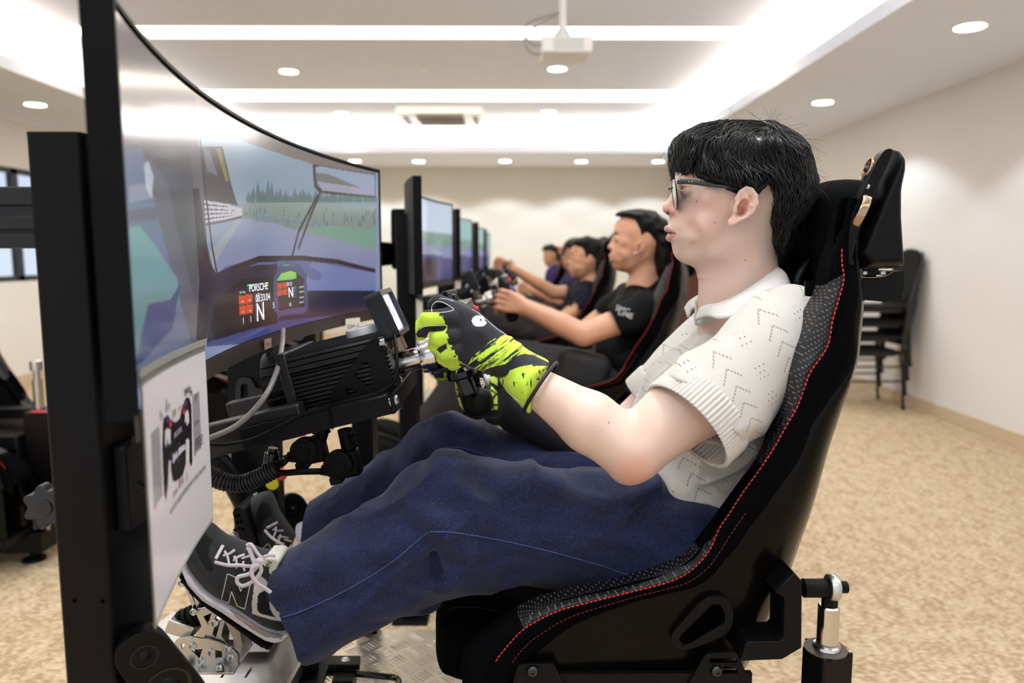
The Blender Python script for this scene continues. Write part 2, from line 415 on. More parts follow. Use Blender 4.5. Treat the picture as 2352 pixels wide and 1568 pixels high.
# wide lit slot at the far end
o = MB().bb(slx0, sr+.4, fy, y1-.06, ZT-.012, ZT-.004).build('ceiling_light_panel', M_led)
props(o, 'wide glowing light band at the far end of the raised ceiling', 'ceiling light')
for k, (bx, lab) in enumerate((((sr+.08, sr+.12, sf, sb), 'hidden warm LED cove light along the right soffit lip'), ((sl-.12, sl-.08, sf, sb), 'hidden warm LED cove light along the left soffit lip'),)):
    o = MB().bb(bx[0], bx[1], bx[2], bx[3], ZC+.03, ZC+.05).build('cove_light', M_cove); props(o, lab, 'cove light')
o = MB().bb(sl, sr, sb+.08, sb+.12, ZC+.03, ZC+.05).build('cove_light', M_cove); props(o, 'hidden warm LED cove light along the far soffit lip', 'cove light')
# downlights
def downlight(px, py, z, r, lab):
    c = PZ(px, py, z); d = thing('downlight', lab, 'downlight', (c[0], c[1], z), 'round ceiling downlights')
    MB().lathe((c[0], c[1], z-.006), (0,0,1), [(0, r*1.12), (.002, r*1.22), (.008, r*1.2)]).build('trim_ring', M_white, d, angle=40)
    MB().cyl((c[0], c[1], z-.008), (c[0], c[1], z-.004), r).build('lens', M_lamp, d, angle=40)
    ld = bpy.data.lights.new('downlight_beam', 'SPOT'); ld.energy = 43; ld.spot_size = math.radians(124); ld.spot_blend = .25; ld.shadow_soft_size = .06; ld.color = (.80, .91, 1.0)
    lo_ = bpy.data.objects.new('downlight_beam', ld); COL.objects.link(lo_); lo_.parent = d; lo_.location = (0, 0, -.02)
for px, py, z, lab in ((2228,60,ZC,'round downlight in the right soffit, nearest the camera'), (1890,234,ZC,'round downlight in the right soffit above the young man in glasses'),
    (663,163,ZT,'round downlight in the raised ceiling left of the projector'), (1280,157,ZT,'round downlight in the raised ceiling just below the projector'),
    (784,260,ZT,'round downlight in the raised ceiling left of the air conditioner'), (1260,257,ZT,'round downlight in the raised ceiling right of the air conditioner'),
    (81,239,ZC,'round downlight in the left soffit, beyond the black monitor post'),
    (815,369,ZC,'round downlight in the far soffit, leftmost beside the curved monitor'), (962,370,ZC,'round downlight in the far soffit, second from the curved monitor'),
    (1160,369,ZC,'round downlight in the far soffit, third from the curved monitor'), (1335,370,ZC,'round downlight in the far soffit, above the seated drivers'),
    (1512,370,ZC,'round downlight in the far soffit, beside the young man\'s fringe')):
    downlight(px, py, z, .075, lab)
for x, y, z, lab in ((2.55, .9, ZC, 'added unseen downlight in the right soffit beside the camera'), (2.55, -1.2, ZC, 'added unseen downlight in the right soffit behind the camera'), (.35, 1.0, ZT, 'added unseen downlight in the raised ceiling over the camera'),  # extra downlights out of view, added to light the room
    (-1.6, 1.0, ZT, 'added unseen downlight in the raised ceiling over the near monitor'), (-1.6, 2.9, ZT, 'added unseen downlight in the raised ceiling before the first light strip, left'), (.35, 2.9, ZT, 'added unseen downlight in the raised ceiling before the first light strip, right'),
    (-.6, -.9, ZT, 'added unseen downlight in the raised ceiling behind the camera'), (-3.9, 2.6, ZC, 'added unseen downlight in the left soffit left of the near monitor')):
    px, py = 1176+F*((np.array([x, y, z])-CP)@RT)/((np.array([x, y, z])-CP)@FW), 784-F*((np.array([x, y, z])-CP)@UP)/((np.array([x, y, z])-CP)@FW)
    d_ = (np.array([x, y, z])-CP)@FW
    _PZ = PZ; PZ = lambda a, b, c, q=np.array([x, y, z]): q
    downlight(0, 0, z, .075, lab); PZ = _PZ
# projector on a pole
pc = P(1303, 100, 4.35); pr = thing('projector', 'white ceiling projector hanging on a white pole', 'projector', (pc[0], pc[1], pc[2]))
W2 = (1358-1246)/F*4.35/2; hz = .075
bx = MB().bb(pc[0]-W2, pc[0]+W2, pc[1], pc[1]+.26, pc[2]-.045, pc[2]+.045).build('body', M_white, pr, bevel=.012)
MB().bb(pc[0]-W2*.55, pc[0]+W2*.65, pc[1]-.004, pc[1]+.002, pc[2]-.03, pc[2]+.03).build('vent_panel', mat('grey_vent', (205,208,205), .6), pr)
MB().cyl((pc[0]-.02, pc[1]+.1, pc[2]+.05), (pc[0]-.02, pc[1]+.1, ZT), .022).lathe((pc[0]-.02, pc[1]+.1, pc[2]+.04), (0,0,1), [(0,.06),(.03,.05),(.07,.024)]).build('mounting_pole', M_white, pr, angle=40)
for k in range(2):
    z = pc[2]+.02-k*.05
    MB().tube(spline([(pc[0]-W2, pc[1]+.1, z), (pc[0]-W2-.05, pc[1]+.1, z), (pc[0]-W2-.09, pc[1]+.1, z+.05), (pc[0]-W2-.07, pc[1]+.1, z+.12), (pc[0]-.03, pc[1]+.1, pc[2]+.2)], 16), .006, 6).build('cable', mat('grey_cable', (150,150,150), .5), pr, smooth=True)
for k in range(3): MB().cyl((pc[0]+W2*(.1+.3*k), pc[1]+.05+.03*k, pc[2]-.047), (pc[0]+W2*(.1+.3*k), pc[1]+.05+.03*k, pc[2]-.044), .008).build('foot_pad', M_ceil, pr)
# cassette air conditioner
yA = PZ(1000, 238, ZT)[1]; zc = ZT-.1; yB = PZ(1000, 291, zc)[1]; a0, a1 = P(908, 250, yA)[0], P(1106, 250, yA)[0]
ac = thing('air_conditioner', 'square white cassette air conditioner set in the raised ceiling', 'air conditioner', ((a0+a1)/2, yA, zc))
MB().bb(a0, a1, yA, yB, zc, ZT).build('casing', M_white, ac, bevel=.01)
gx0, gx1, gy0, gy1 = a0+.2, a1-.2, yA+.18, yB-.14
mb = MB(); [mb.bb(gx0, gx1, y, y+.012, zc-.012, zc-.004) for y in np.arange(gy0, gy1, .03)]
mb.build('grille', mat('grille_grey', (120,108,98), .6), ac)
for (u0, u1, v0, v1) in ((a0+.05, a0+.1, gy0, gy1), (a1-.1, a1-.05, gy0, gy1), (gx0, gx1, yA+.05, yA+.1), (gx0, gx1, yB-.1, yB-.05)):
    MB().bb(u0, u1, v0, v1, zc-.006, zc+.004).build('air_outlet', mat('outlet_dark', (110,100,92), .6), ac)
c = PZ(970, 158, ZT); sd = MB().lathe((c[0], c[1], ZT-.02), (0,0,1), [(0,.02),(.006,.035),(.02,.04)]).build('smoke_detector', M_white, angle=40)
props(sd, 'small round ceiling sensor with a red light above the middle of the room', 'sensor')
# ================================================================ FOREGROUND RIG
Y0 = 1.21                                     # the driver's middle plane
M_alu = mat('brushed_aluminium', (198,197,195), .32, 1, bump=.1, scale=200, var=.06, stretch=(1,12,1))
M_steel = mat('polished_steel', (215,213,210), .15, 1)
M_bolt = mat('bolt_zinc', (175,182,188), .25, 1)
M_rub = mat('black_rubber', (9,9,10), .5, spec=.12)
M_gloss = mat('gloss_black', (8,8,9), .12, coat=.25, spec=.3)
M_chrome = mat('chrome_ring', (225,225,228), .08, 1)
M_alub = mat('black_anodised', (28,28,31), .32, .2, bump=.05, scale=1200, spec=.4)

# ---- curved monitor --------------------------------------------------------
MX, MYa, MYb, MZ0, MZ1, MSAG = -.305, .612, 1.842, 1.066, 1.398, .088
def arc_pt(t, off=0):
    "t in 0..1 from the near edge to the far edge, off = towards the driver (+X)"
    hw_ = (MYb-MYa)/2; R = (hw_*hw_+MSAG*MSAG)/(2*MSAG); a = math.asin(hw_/R)*(2*t-1)
    cx = MX-.005+R-MSAG; return np.array([cx-(R-off)*math.cos(a), (MYa+MYb)/2+(R-off)*math.sin(a)])
def raster(W_, H_, bg): return np.ones((H_, W_, 3), np.float32)*np.array(bg, np.float32)
def fillpoly(img, pts, col, a=1.0, grad=None):
    "pts in 0..1 (u right, v up)"
    Hh, Ww = img.shape[:2]; u = (np.arange(Ww)+.5)/Ww; v = (np.arange(Hh)+.5)/Hh; U, Vv = np.meshgrid(u, v)
    pts = np.asarray(pts, float); n = len(pts); ins = np.zeros(U.shape, bool); j = n-1
    for i in range(n):
        xi, yi = pts[i]; xj, yj = pts[j]
        c_ = ((yi > Vv) != (yj > Vv)) & (U < (xj-xi)*(Vv-yi)/((yj-yi) if yj != yi else 1e-9)+xi); ins ^= c_; j = i
    c = np.array(col, np.float32) if grad is None else np.array(col, np.float32)+(np.array(grad, np.float32)-np.array(col, np.float32))*((Vv-pts[:, 1].min())/max(np.ptp(pts[:, 1]), 1e-6))[..., None]
    m_ = (ins*a)[..., None]; img[:] = img*(1-m_)+c*m_
def strokeline(img, pts, w_, col, a=1.0, asp=3.6):
    pts = [np.array(p, float) for p in pts]
    for p, q in zip(pts[:-1], pts[1:]):
        d = (q-p)*[asp, 1]; n_ = unit([-d[1], d[0]])*w_/2/np.array([asp, 1]); fillpoly(img, [p+n_, q+n_, q-n_, p-n_], col, a)
# photograph pixel -> screen (u, v): the ray meets the panel's arc
def sc_uv(px, py):
    best = None
    for t in np.linspace(.001, .999, 700):
        x, y = arc_pt(t, .004); q = P(px, py, y); e = abs(q[0]-x)
        if best is None or e < best[0]: best = (e, t, (q[2]-MZ0)/(MZ1-MZ0))
    return best[1], best[2]
def scp(pts): return [sc_uv(*p) for p in pts]
def make_screen():
    W_, H_ = 900, 250
    img = raster(W_, H_, (150,163,188))
    U = np.linspace(0, 1, W_)[None, :, None]; Vv = np.linspace(0, 1, H_)[:, None, None]
    img[:] = np.array([136,152,185.])+(np.array([148,172,190.])-np.array([136,152,185.]))*Vv
    F_ = lambda pts, col, a=1.0, grad=None: fillpoly(img, scp(pts), col, a, grad)
    L_ = lambda pts, w_, col, a=1.0: strokeline(img, scp(pts), w_, col, a)
    # sky / grass bands / verge / track
    F_([(560,470),(580,462),(640,458),(868,470),(868,560),(760,535),(640,515),(560,500)], (112,132,128), grad=(160,178,175))
    for k in range(46):
        x = 575+k*6.5+random.uniform(-2,2); h_ = random.uniform(10, 26)*(1.5 if k < 9 else 1)
        F_([(x-4,462),(x-5,462-h_*.6),(x,462-h_*1.5),(x+5,462-h_*.6),(x+4,462)], (88,120,118), .8)
    for k in range(150):
        x = random.uniform(565, 868); y = random.uniform(478, 525)
        F_([(x-1.5,y+6),(x-1,y-6),(x+1.5,y-6),(x+1.5,y+6)], random.choice([(96,116,112),(140,152,150),(84,100,104),(120,140,120)]), .6)
    F_([(560,492),(640,507),(750,520),(868,540),(868,600),(640,560),(560,510)], (132,152,158), .4)
    for k in range(20):
        x = 575+k*14.5; y = 487+(x-560)*.145
        F_([(x,y),(x+8,y+1),(x+8,y+6),(x,y+5)], (92,140,190), .9)
    F_([(705,525),(760,515),(868,522),(868,572),(800,553)], (118,168,150))
    F_([(474,560),(560,498),(640,512),(868,575),(868,640),(474,640)], (128,140,182), 1, (150,160,190))
    F_([(478,590),(548,502),(562,500),(505,592),(490,630)], (168,176,182), .8)
    # grandstand and armco at the left of the windscreen
    F_([(462,330),(515,330),(535,420),(550,468),(470,455)], (72,66,78))
    F_([(500,335),(510,335),(530,410),(522,412)], (200,200,60), .5)
    F_([(470,330),(485,340),(505,400),(480,390)], (140,150,170), .6)
    for k in range(5):
        L_([(470,460+k*12),(520,468+k*8),(560,480+k*3)], .014, (208,206,216)); L_([(470,466+k*12),(520,473+k*8),(560,483+k*3)], .012, (96,86,110))
    # mirror
    F_([(722,372),(736,368),(868,392),(868,452),(738,440),(726,425)], (66,62,70))
    F_([(729,380),(740,377),(866,398),(866,446),(745,434),(732,420)], (158,172,200))
    F_([(729,392),(760,396),(840,430),(866,434),(866,448),(745,434),(732,420)], (120,122,120))
    F_([(732,412),(866,432),(866,446),(745,434)], (165,165,190))
    L_([(740,440),(715,500),(690,570)], .022, (70,62,78)); L_([(735,445),(690,530),(672,600),(668,615)], .02, (56,48,62))
    # roof line
    F_([(300,0),(340,60),(460,200),(600,298),(730,352),(868,392),(868,396),(722,372),(640,345),(560,318),(470,290),(460,260),(455,240)], (132,122,116))
    # cabin pillar, door, headrest at the left
    F_([(262,0),(345,60),(400,120),(452,210),(462,330),(470,420),(480,560),(500,640),(560,600),(480,780),(300,905),(262,905)], (98,96,106))
    F_([(275,230),(455,250),(458,300),(275,300)], (176,156,124), .35)
    F_([(290,340),(330,330),(345,400),(420,700),(445,800),(300,860)], (108,118,150), .9)
    F_([(300,420),(350,415),(358,450),(300,460)], (170,168,185), .7); F_([(300,480),(362,470),(366,500),(300,505)], (90,86,100), .7)
    F_([(335,370),(345,362),(357,400),(352,450),(340,430)], (210,215,220), .8)
    F_([(292,520),(325,515),(360,560),(412,640),(418,700),(345,820),(292,840)], (96,134,140), 1, (118,168,160))
    F_([(345,700),(395,690),(420,650),(400,760),(330,840),(310,850)], (60,64,120), .8)
    F_([(355,360),(440,345),(452,460),(462,620),(455,700),(410,520),(390,420)], (84,84,92))
    F_([(446,430),(460,428),(485,600),(520,660),(480,780),(455,785),(462,640)], (28,26,44))
    L_([(462,300),(474,420),(490,560),(503,630)], .02, (40,34,58))
    # dashboard
    F_([(500,640),(520,612),(600,592),(720,590),(868,622),(868,745),(600,790),(478,800),(486,700)], (52,58,122), 1, (96,110,168))
    F_([(720,600),(868,625),(868,672),(700,668)], (120,134,186)); F_([(700,668),(868,668),(868,720),(640,740)], (30,30,62))
    L_([(503,635),(600,594),(700,592),(780,600),(868,622)], .03, (26,22,40))
    F_([(486,700),(500,640),(560,612),(640,605),(650,640),(640,745),(480,790)], (40,36,62))
    F_([(500,690),(560,640),(640,632),(640,742),(500,785),(488,760)], (26,22,34))
    # instrument cluster
    F_([(632,640),(645,610),(665,600),(690,605),(708,630),(712,712),(700,722),(645,728),(634,715)], (76,78,128))
    F_([(640,648),(652,628),(680,622),(702,640),(704,705),(645,715)], (20,18,30))
    F_([(640,645),(650,628),(672,622),(685,626),(685,640)], (120,220,120), 1, (190,225,90))
    F_([(705,612),(725,615),(745,630),(738,645),(715,640)], (100,106,160))
    def tile(x, y, w_, h_): F_([(x,y),(x+w_,y-h_*.06),(x+w_,y+h_*.94),(x,y+h_)], (226,84,36))
    for x, y in ((553,680),(569,677),(554,704),(570,701)): tile(x, y, 15, 21)
    for x, y in ((641,651),(653,649),(641,667),(653,665)): tile(x, y, 11, 13)
    for k in range(6): F_([(571+k*3.2,653),(573+k*3.2,653),(573+k*3.2,658),(571+k*3.2,658)], (90,210,150)); F_([(603+k*3.2,650),(605+k*3.2,650),(605+k*3.2,655),(603+k*3.2,655)], (150,210,110))
    for k in range(8): F_([(654+k*4,605),(656+k*4,605),(656+k*4,611),(654+k*4,611)], (70,220,110) if k < 4 else (110,110,140))
    for k in range(4):
        L_([(692,660+k*12),(702,658.5+k*12)], .009, (190,195,215)); L_([(675,662+k*7),(684,661+k*7)], .006, (170,175,200), .7)
    return np.clip(img/255, 0, 1)
SIMG = make_screen()
def to_lin(a): return np.where(a <= .04045, a/12.92, ((a+.055)/1.055)**2.4)
M_screen = mat('lit_screen', (20,20,22), .16, attr=True, emit=.6, coat=.08, spec=.4)
_n = M_screen.node_tree; _b = _n.nodes['Principled BSDF']
for l in list(_b.inputs['Base Color'].links): _n.links.remove(l)
_b.inputs['Base Color'].default_value = (.012, .012, .014, 1)
M_bezel = mat('bezel_black', (10,10,12), .45, spec=.1)
M_bezel2 = mat('bezel_lip_brown', (62,57,54), .35, .5, bump=.2, scale=300, stretch=(1,1,10))
def arcslab(o0, o1, z0, z1, t0=0, t1=1, n=48):
    mb = MB(); G = []
    for t in np.linspace(t0, t1, n):
        a = arc_pt(t, o0); b = arc_pt(t, o1); G.append([(a[0],a[1],z0),(b[0],b[1],z0),(b[0],b[1],z1),(a[0],a[1],z1),(a[0],a[1],z0)])
    mb.grid(G); mb.F += [(0,1,2,3), tuple(len(G)*5-5+i for i in (0,1,2,3))]; return mb
def make_monitor(img, label, name='curved_monitor', text=True):
    t = thing(name, label, 'monitor', (MX, (MYa+MYb)/2, MZ0), 'curved simulator monitors')
    arcslab(-.022, 0, MZ0-.004, MZ1+.003).build('housing', M_bezel, t, angle=30)
    Hh, Ww = img.shape[:2]; us = np.linspace(.006, .994, Ww); vs = np.linspace(.008, .985, Hh); G = np.zeros((Hh, Ww, 3))
    A = np.array([arc_pt(u, .0012) for u in us]); G[..., 0] = A[:, 0]; G[..., 1] = A[:, 1]; G[..., 2] = (MZ0+vs*(MZ1-MZ0))[:, None]
    ii = np.arange(Hh*Ww).reshape(Hh, Ww); Q = np.stack([ii[:-1,:-1], ii[:-1,1:], ii[1:,1:], ii[1:,:-1]], -1).reshape(-1, 4)
    mkobj('screen', G.reshape(-1, 3), Q, M_screen, t, smooth=True, cols=to_lin(img.reshape(-1, 3)))
    arcslab(0, .003, MZ0-.022, MZ0+.001).build('lower_bezel', M_bezel2, t, angle=30)
    arcslab(0, .003, MZ1-.001, MZ1+.003).build('upper_bezel', M_bezel, t, angle=30)
    for a, b in ((0,.0045),(.9955,1)): arcslab(0, .003, MZ0, MZ1, a, b, 3).build('side_bezel', M_bezel, t)
    c = arc_pt(.5, -.03)
    MB().bb(c[0]-.045, c[0]+.01, c[1]-.13, c[1]+.13, MZ0+.06, MZ1-.06).build('rear_cover', M_bezel, t, bevel=.01)
    return t
mon = make_monitor(SIMG, 'large curved monitor showing a car cockpit on a race track, nearest the camera')
def on_screen(px, py, s, size, col, emit=1.2, xs=1.35, name='lettering'):
    u0, v0 = sc_uv(px, py); L0 = 1.26
    def bend(X, Yy):
        out = []
        for x, y in zip(X, Yy):
            a = arc_pt(min(max(u0+x/L0, .001), .999), .0022); out.append((a[0], a[1], MZ0+v0*(MZ1-MZ0)+y))
        return np.array(out)
    return textobj(s, size, mat('glyph_'+name+str(col[0]), col, .5, emit=emit*.6), mon, None, (1,0,0), (0,1,0), 'screen_'+name, bend=bend, xs=xs)
for a in ((575,663,'PORSCHE',.0165,(225,228,240)), (590,687,'00:33.04',.016,(225,228,240)), (591,720,'N',.042,(230,232,245)), (664,673,'N',.026,(230,232,245)),
          (661,653,'00:33',.009,(200,205,225)), (560,738,'1',.014,(220,222,240)), (577,734,'1',.014,(220,222,240)), (629,702,'5',.014,(200,205,225)), (559,692,'–',.01,(255,255,255)), (575,689,'–',.01,(255,255,255)),
          (560,716,'–',.01,(255,255,255)), (576,713,'–',.01,(255,255,255)), (666,700,'10',.009,(200,205,225)), (553,672,'Tire Temp',.005,(200,205,225)), (590,676,'Lap Time',.005,(200,205,225))):
    on_screen(*a)
# maker's badge under the bezel and the SIM 6 tag
u, v = sc_uv(608, 748); a = arc_pt(u, .008)
textobj('Prism', .008, mat('badge_text', (70,66,64), .5), mon, (a[0]+.002, a[1]-.013, MZ0-.012), (0,1,0), (0,0,1), 'badge_lettering', bend=lambda X, Yy: np.array([(a[0]+.0008, a[1]-.012+x, MZ0-.011+y) for x, y in zip(X, Yy)]))
MB().bb(a[0]-.001, a[0]+.0005, a[1]-.016, a[1]+.016, MZ0-.019, MZ0-.003).build('badge', mat('badge_copper', (165,140,132), .4), mon)
u, v = sc_uv(800, 716); a = arc_pt(u, .009); tg = thing('name_tag', 'small white tag reading SIM 6 under the big curved monitor', 'sign', (a[0], a[1], MZ0-.02))
tw, th_ = .047, .036
tw_ = unit(np.array([.5, .86, 0])); tn_ = np.array([tw_[1], -tw_[0], 0]); t0_ = a+np.array([0, 0])
T3 = lambda u, v, o=0: np.array([a[0]+.004, a[1], MZ0-.027])+tw_*u+np.array([0,0,1])*v+tn_*o
MB().prism([T3(u, v) for u, v in rrect(tw, .040, .002)], tn_*.0012).build('card', mat('laminate_white', (232,228,216), .35), tg)
textobj('SIM 6', .0175, mat('ink_grey', (70,72,74), .6), tg, T3(-.0195, 0, .0015), tw_, (0,0,1), 'tag_lettering', depth=.0)

# ---- monitor post at the left ----------------------------------------------
def post(px0, px1, Ya, Yb, ztop, X0, X1, label, name='monitor_post', zb=0.0, cat='post'):
    t = thing(name, label, cat, ((X0+X1)/2, (Ya+Yb)/2, zb))
    sec = rrect(X1-X0, Yb-Ya, .006, 4)
    MB().prism([(x+(X0+X1)/2, y+(Ya+Yb)/2, zb+.012) for x, y in sec], (0,0,ztop-zb-.016)).build('column', M_black, t, angle=30)
    MB().prism([(x*1.005+(X0+X1)/2, y*1.005+(Ya+Yb)/2, ztop-.004) for x, y in sec], (0,0,.004)).build('end_cap', M_dark, t, angle=30)
    MB().bb(X0-.03, X1+.03, Ya-.03, Yb+.03, zb, zb+.012).build('foot_plate', M_black, t, bevel=.002)
    return t
A = P(55, 302, .78); B = P(183, 302, .78)
pst = post(0, 0, .78, .885, A[2], A[0], B[0], 'thick black steel monitor post at the left, in front of the camera')
for x, y in ((171,1380),(235,1381)):
    q = P(x, y, .7795); MB().cyl(q, q+[0,.002,0], .0022, n=12).build('screw_hole', mat('hole_black', (3,3,3), .95, spec=0), pst)
# slotted extrusion to the left
q0 = P(40, 432, .82); q1 = P(40, 570, .82)
ex = thing('extrusion_rail', 'black slotted aluminium rail running left from the monitor post', 'rail', (A[0]-.3, .82, q1[2]))
mb = MB(); zt, zb_ = q0[2], q1[2]; hh = (zt-zb_)
for z0, z1, dy in ((zt-hh*.30, zt, 0), (zb_+hh*.30, zt-hh*.46, 0), (zb_, zb_+hh*.24, 0)): mb.bb(A[0]-.7, A[0]-.001, .80, .86, z0, z1)
mb.bb(A[0]-.7, A[0]-.002, .808, .852, zb_+.002, zt-.002); mb.build('profile', M_alub, ex, bevel=.0012)
# VESA arm and bracket from the post to the monitor
br = thing('monitor_bracket', 'black steel bracket joining the near post to the monitor frame', 'bracket', (B[0], .83, 1.0))
q = P(268, 1010, .83); q2 = P(330, 1200, .83)
MB().bb(B[0]+.001, q2[0], .80, .86, q2[2], q[2]).build('clamp_block', M_black, br, bevel=.003)
MB().bb(-.50, -.476, .89, 1.6, 1.16, 1.24).build('cross_bar', M_black, br, bevel=.002)
q = P(316, 1065, .79)
MB().prism([(x+q[0], .79, z+q[2]) for x, z in rrect(.011, .062, .004)], (0,.006,0)).build('lever', M_dark, br, bevel=.001)
MB().lathe(P(318, 1122, .789), (0,-1,0), [(-.001,.0062),(.002,.006),(.003,.004)], 16).build('lever_screw', M_dark, br, angle=40)
# star knob behind the post
kq = P(103, 1166, .84); kn = MB(); L = []
for j in range(64):
    a = 2*math.pi*j/64; r = .0235+.0035*math.cos(7*a); L.append((kq[0]+r*math.cos(a), kq[1], kq[2]+r*math.sin(a)))
kb = thing('star_knob', 'grey seven-lobed star knob clamped on the left of the near post', 'knob', kq)
kn.prism(L, (0,.016,0)).build('grip', mat('knob_grey', (34,37,43), .42), kb, bevel=.003)
MB().cyl(kq+[0,-.002,0], kq+[0,.001,0], .009).build('cap', mat('knob_cap', (28,31,36), .45), kb, bevel=.0008)
MB().cyl(kq+[0,.016,0], kq+[.05,.016,0], .006).cyl(kq+[.03,.0,.012], kq+[.03,.018,.012], .014).build('stud', M_dark, kb, angle=40)

# ---- laminated instruction sheet hanging from the monitor -----------------
def onarc(px, py, off):
    A = [arc_pt(t, off) for t in np.linspace(0.01, 1, 600)]; R_ = ray(px, py); k = int(np.argmin([abs(R_[0]/R_[1]*a[1]-a[0]) for a in A])); return (CP+R_*A[k][1]/R_[1])
TL, TR = onarc(312, 858, .0045), onarc(470, 786, .0045)
sh = thing('instruction_sheet', 'laminated white instruction sheet with a wheel diagram hanging under the big monitor', 'sheet', TL)
BLc = P(338, 1358, .70); BRc = P(484, 1140, 1.005)
def _t(q): return (q[1]-MYa)/(MYb-MYa)
_tA, _tB = [min(np.linspace(0, 1, 800), key=lambda t: abs(arc_pt(t, .0045)[1]-q[1])) for q in (TL, TR)]
def shp(u, v, off=0):
    "u 0..1 near->far, v 0..1 top->bottom; hangs straight down from the bezel's curve"
    x, y = arc_pt(_tA+(_tB-_tA)*u, .0045+off); z = (TL[2]*(1-u)+TR[2]*u)*(1-v)+(BLc[2]*(1-u)+BRc[2]*u)*v
    return np.array([x, y, z])
Wn, Hn = 240, 160; im = raster(Wn, Hn, (226,222,228)); FS = lambda pts, col, a=1: fillpoly(im, [(x, 1-y) for x, y in pts], col, a)
def sp(x, y):  # sheet crop px (784x1568 view of 300..500 x 780..1180) -> u,v
    px = 300+x/3.92; py = 780+y/3.92; us = np.linspace(0, 1, 300); A = np.array([shp(u, .5) for u in us]); R_ = ray(px, py)
    k = int(np.argmin(np.abs(R_[0]/R_[1]*A[:, 1]-A[:, 0]))); u = us[k]; z = (CP+R_*A[k, 1]/R_[1])[2]
    zt_ = shp(u, 0)[2]; zb2 = shp(u, 1)[2]; return u, (zt_-z)/(zt_-zb2)
SPm = lambda pts: [sp(*p) for p in pts]
bk = (26,24,32)
FS(SPm([(290,760),(300,700),(335,680),(360,720),(405,745),(440,715),(480,560),(500,522),(530,525),(548,600),(555,1100),(545,1145),(530,1100),(528,900),(515,890),(498,900),(498,1110),(470,1220),(410,1275),(380,1270),(365,1180),(360,1090),(345,1085),(335,1330),(318,1450),(300,1380),(286,1000)]), bk)
FS(SPm([(312,820),(335,800),(360,810),(360,930),(345,950),(332,890),(320,970),(310,930)]), (226,222,228))
FS(SPm([(490,660),(510,632),(524,660),(526,750),(505,775),(500,720),(488,760)]), (226,222,228))
FS(SPm([(184,850),(262,780),(290,1400),(212,1530)]), (158,156,164)); FS(SPm([(552,510),(616,462),(637,970),(570,1050)]), (158,156,164))
FS(SPm([(370,640),(406,615),(408,690),(372,720)]), (176,206,176))
for c_, pts in (((112,70,150),[(325,715),(342,705),(345,745),(327,755)]), ((225,60,90),[(350,745),(370,735),(372,775),(352,790)]), ((112,70,150),[(490,560),(505,550),(506,590),(490,600)]), ((225,60,90),[(472,635),(487,628),(488,665),(474,672)]),
                ((216,216,232),[(380,1040),(424,1005),(424,1055),(382,1110)]), ((216,216,232),[(430,985),(494,930),(494,985),(430,1045)]), ((128,90,170),[(365,1080),(378,1075),(378,1110),(366,1112)]), ((128,90,170),[(487,930),(496,926),(496,960),(488,965)])): FS(SPm(pts), c_)
for k in range(60):
    x = random.uniform(330, 520); y = random.uniform(800, 1180)
    if not (345 < x < 495): continue
    FS(SPm([(x,y),(x+9,y-6),(x+9,y-1),(x,y+5)]), random.choice([(150,150,165),(110,112,130),(120,170,150),(200,150,110)]), .8)
G = np.array([[shp(i/(Wn-1), 1-j/(Hn-1)) for i in range(Wn)] for j in range(Hn)])
# border of clear laminate
ii = np.arange(Hn*Wn).reshape(Hn, Wn); Q = np.stack([ii[:-1,:-1], ii[:-1,1:], ii[1:,1:], ii[1:,:-1]], -1).reshape(-1, 4)
im[:, :4] = (150,152,150); im[:, -2:] = (170,172,170); im[-8:, :] = (128,128,122); im[:3, :] = (170,172,170)
cols = to_lin(np.clip(im.reshape(-1, 3)/255, 0, 1))
mkobj('printed_page', G.reshape(-1, 3), Q, mat('laminated_print', (255,255,255), .35, attr=True, coat=.3), sh, smooth=True, cols=cols)
Gb = np.array([[shp(i/20, j/14, -.0012) for i in range(21)] for j in range(15)]); MB().grid(Gb).build('backing', mat('laminate_white', (232,228,216), .35), sh, smooth=True, fix=False)
Gs = [[shp(u, -.022, .002), shp(u, .012, .002)] for u in np.linspace(-.04, 1, 24)]
MB().grid(Gs).build('tape_strip', mat('tape_grey', (150,152,145), .3, spec=.8), sh, smooth=True)
def sheet_text(cx, cy, s, size, col=(30,28,36)):
    u0, v0 = sp(cx, cy)
    def bend(X, Yy): return np.array([shp(min(max(u0+x/.345, 0), 1), v0-y/.205, .0006) for x, y in zip(X, Yy)])
    textobj(s, size, mat('ink%d' % col[0], col, .6), sh, None, (1,0,0), (0,1,0), 'print_lettering', bend=bend, xs=1)
for a in ((475,470,'LAUNCH',.0085),(478,492,'CONTROL',.0085),(530,490,'DRS',.008),(310,580,'PIT',.008),(305,635,'LIMITER',.008),(255,680,'PIT',.008),(262,712,'CON',.007),(575,930,'TRACTION',.009),(580,975,'CONTROL',.009),
          (425,640,'PIT LIMITER',.0075,(150,60,90)),(372,680,'START',.0075,(170,80,70)),(573,520,'SHIFT',.0065),(575,545,'UP',.0065),(575,760,'DOWN',.0065),(425,1290,'PADDLE',.0075,(150,60,90)),(425,1330,'SHIFTERS',.0075,(150,60,90)),
          (495,1210,'+',.009),(497,1255,'UP',.007),(380,1405,'DOWN',.007),(385,870,'SHIFT LIGHTS',.007,(200,200,215)),(350,1560,'HOLD BOTH PADDLE SHIFTERS DOWN TO WAKE UP BUTTONS',.0072)):
    sheet_text(*a)
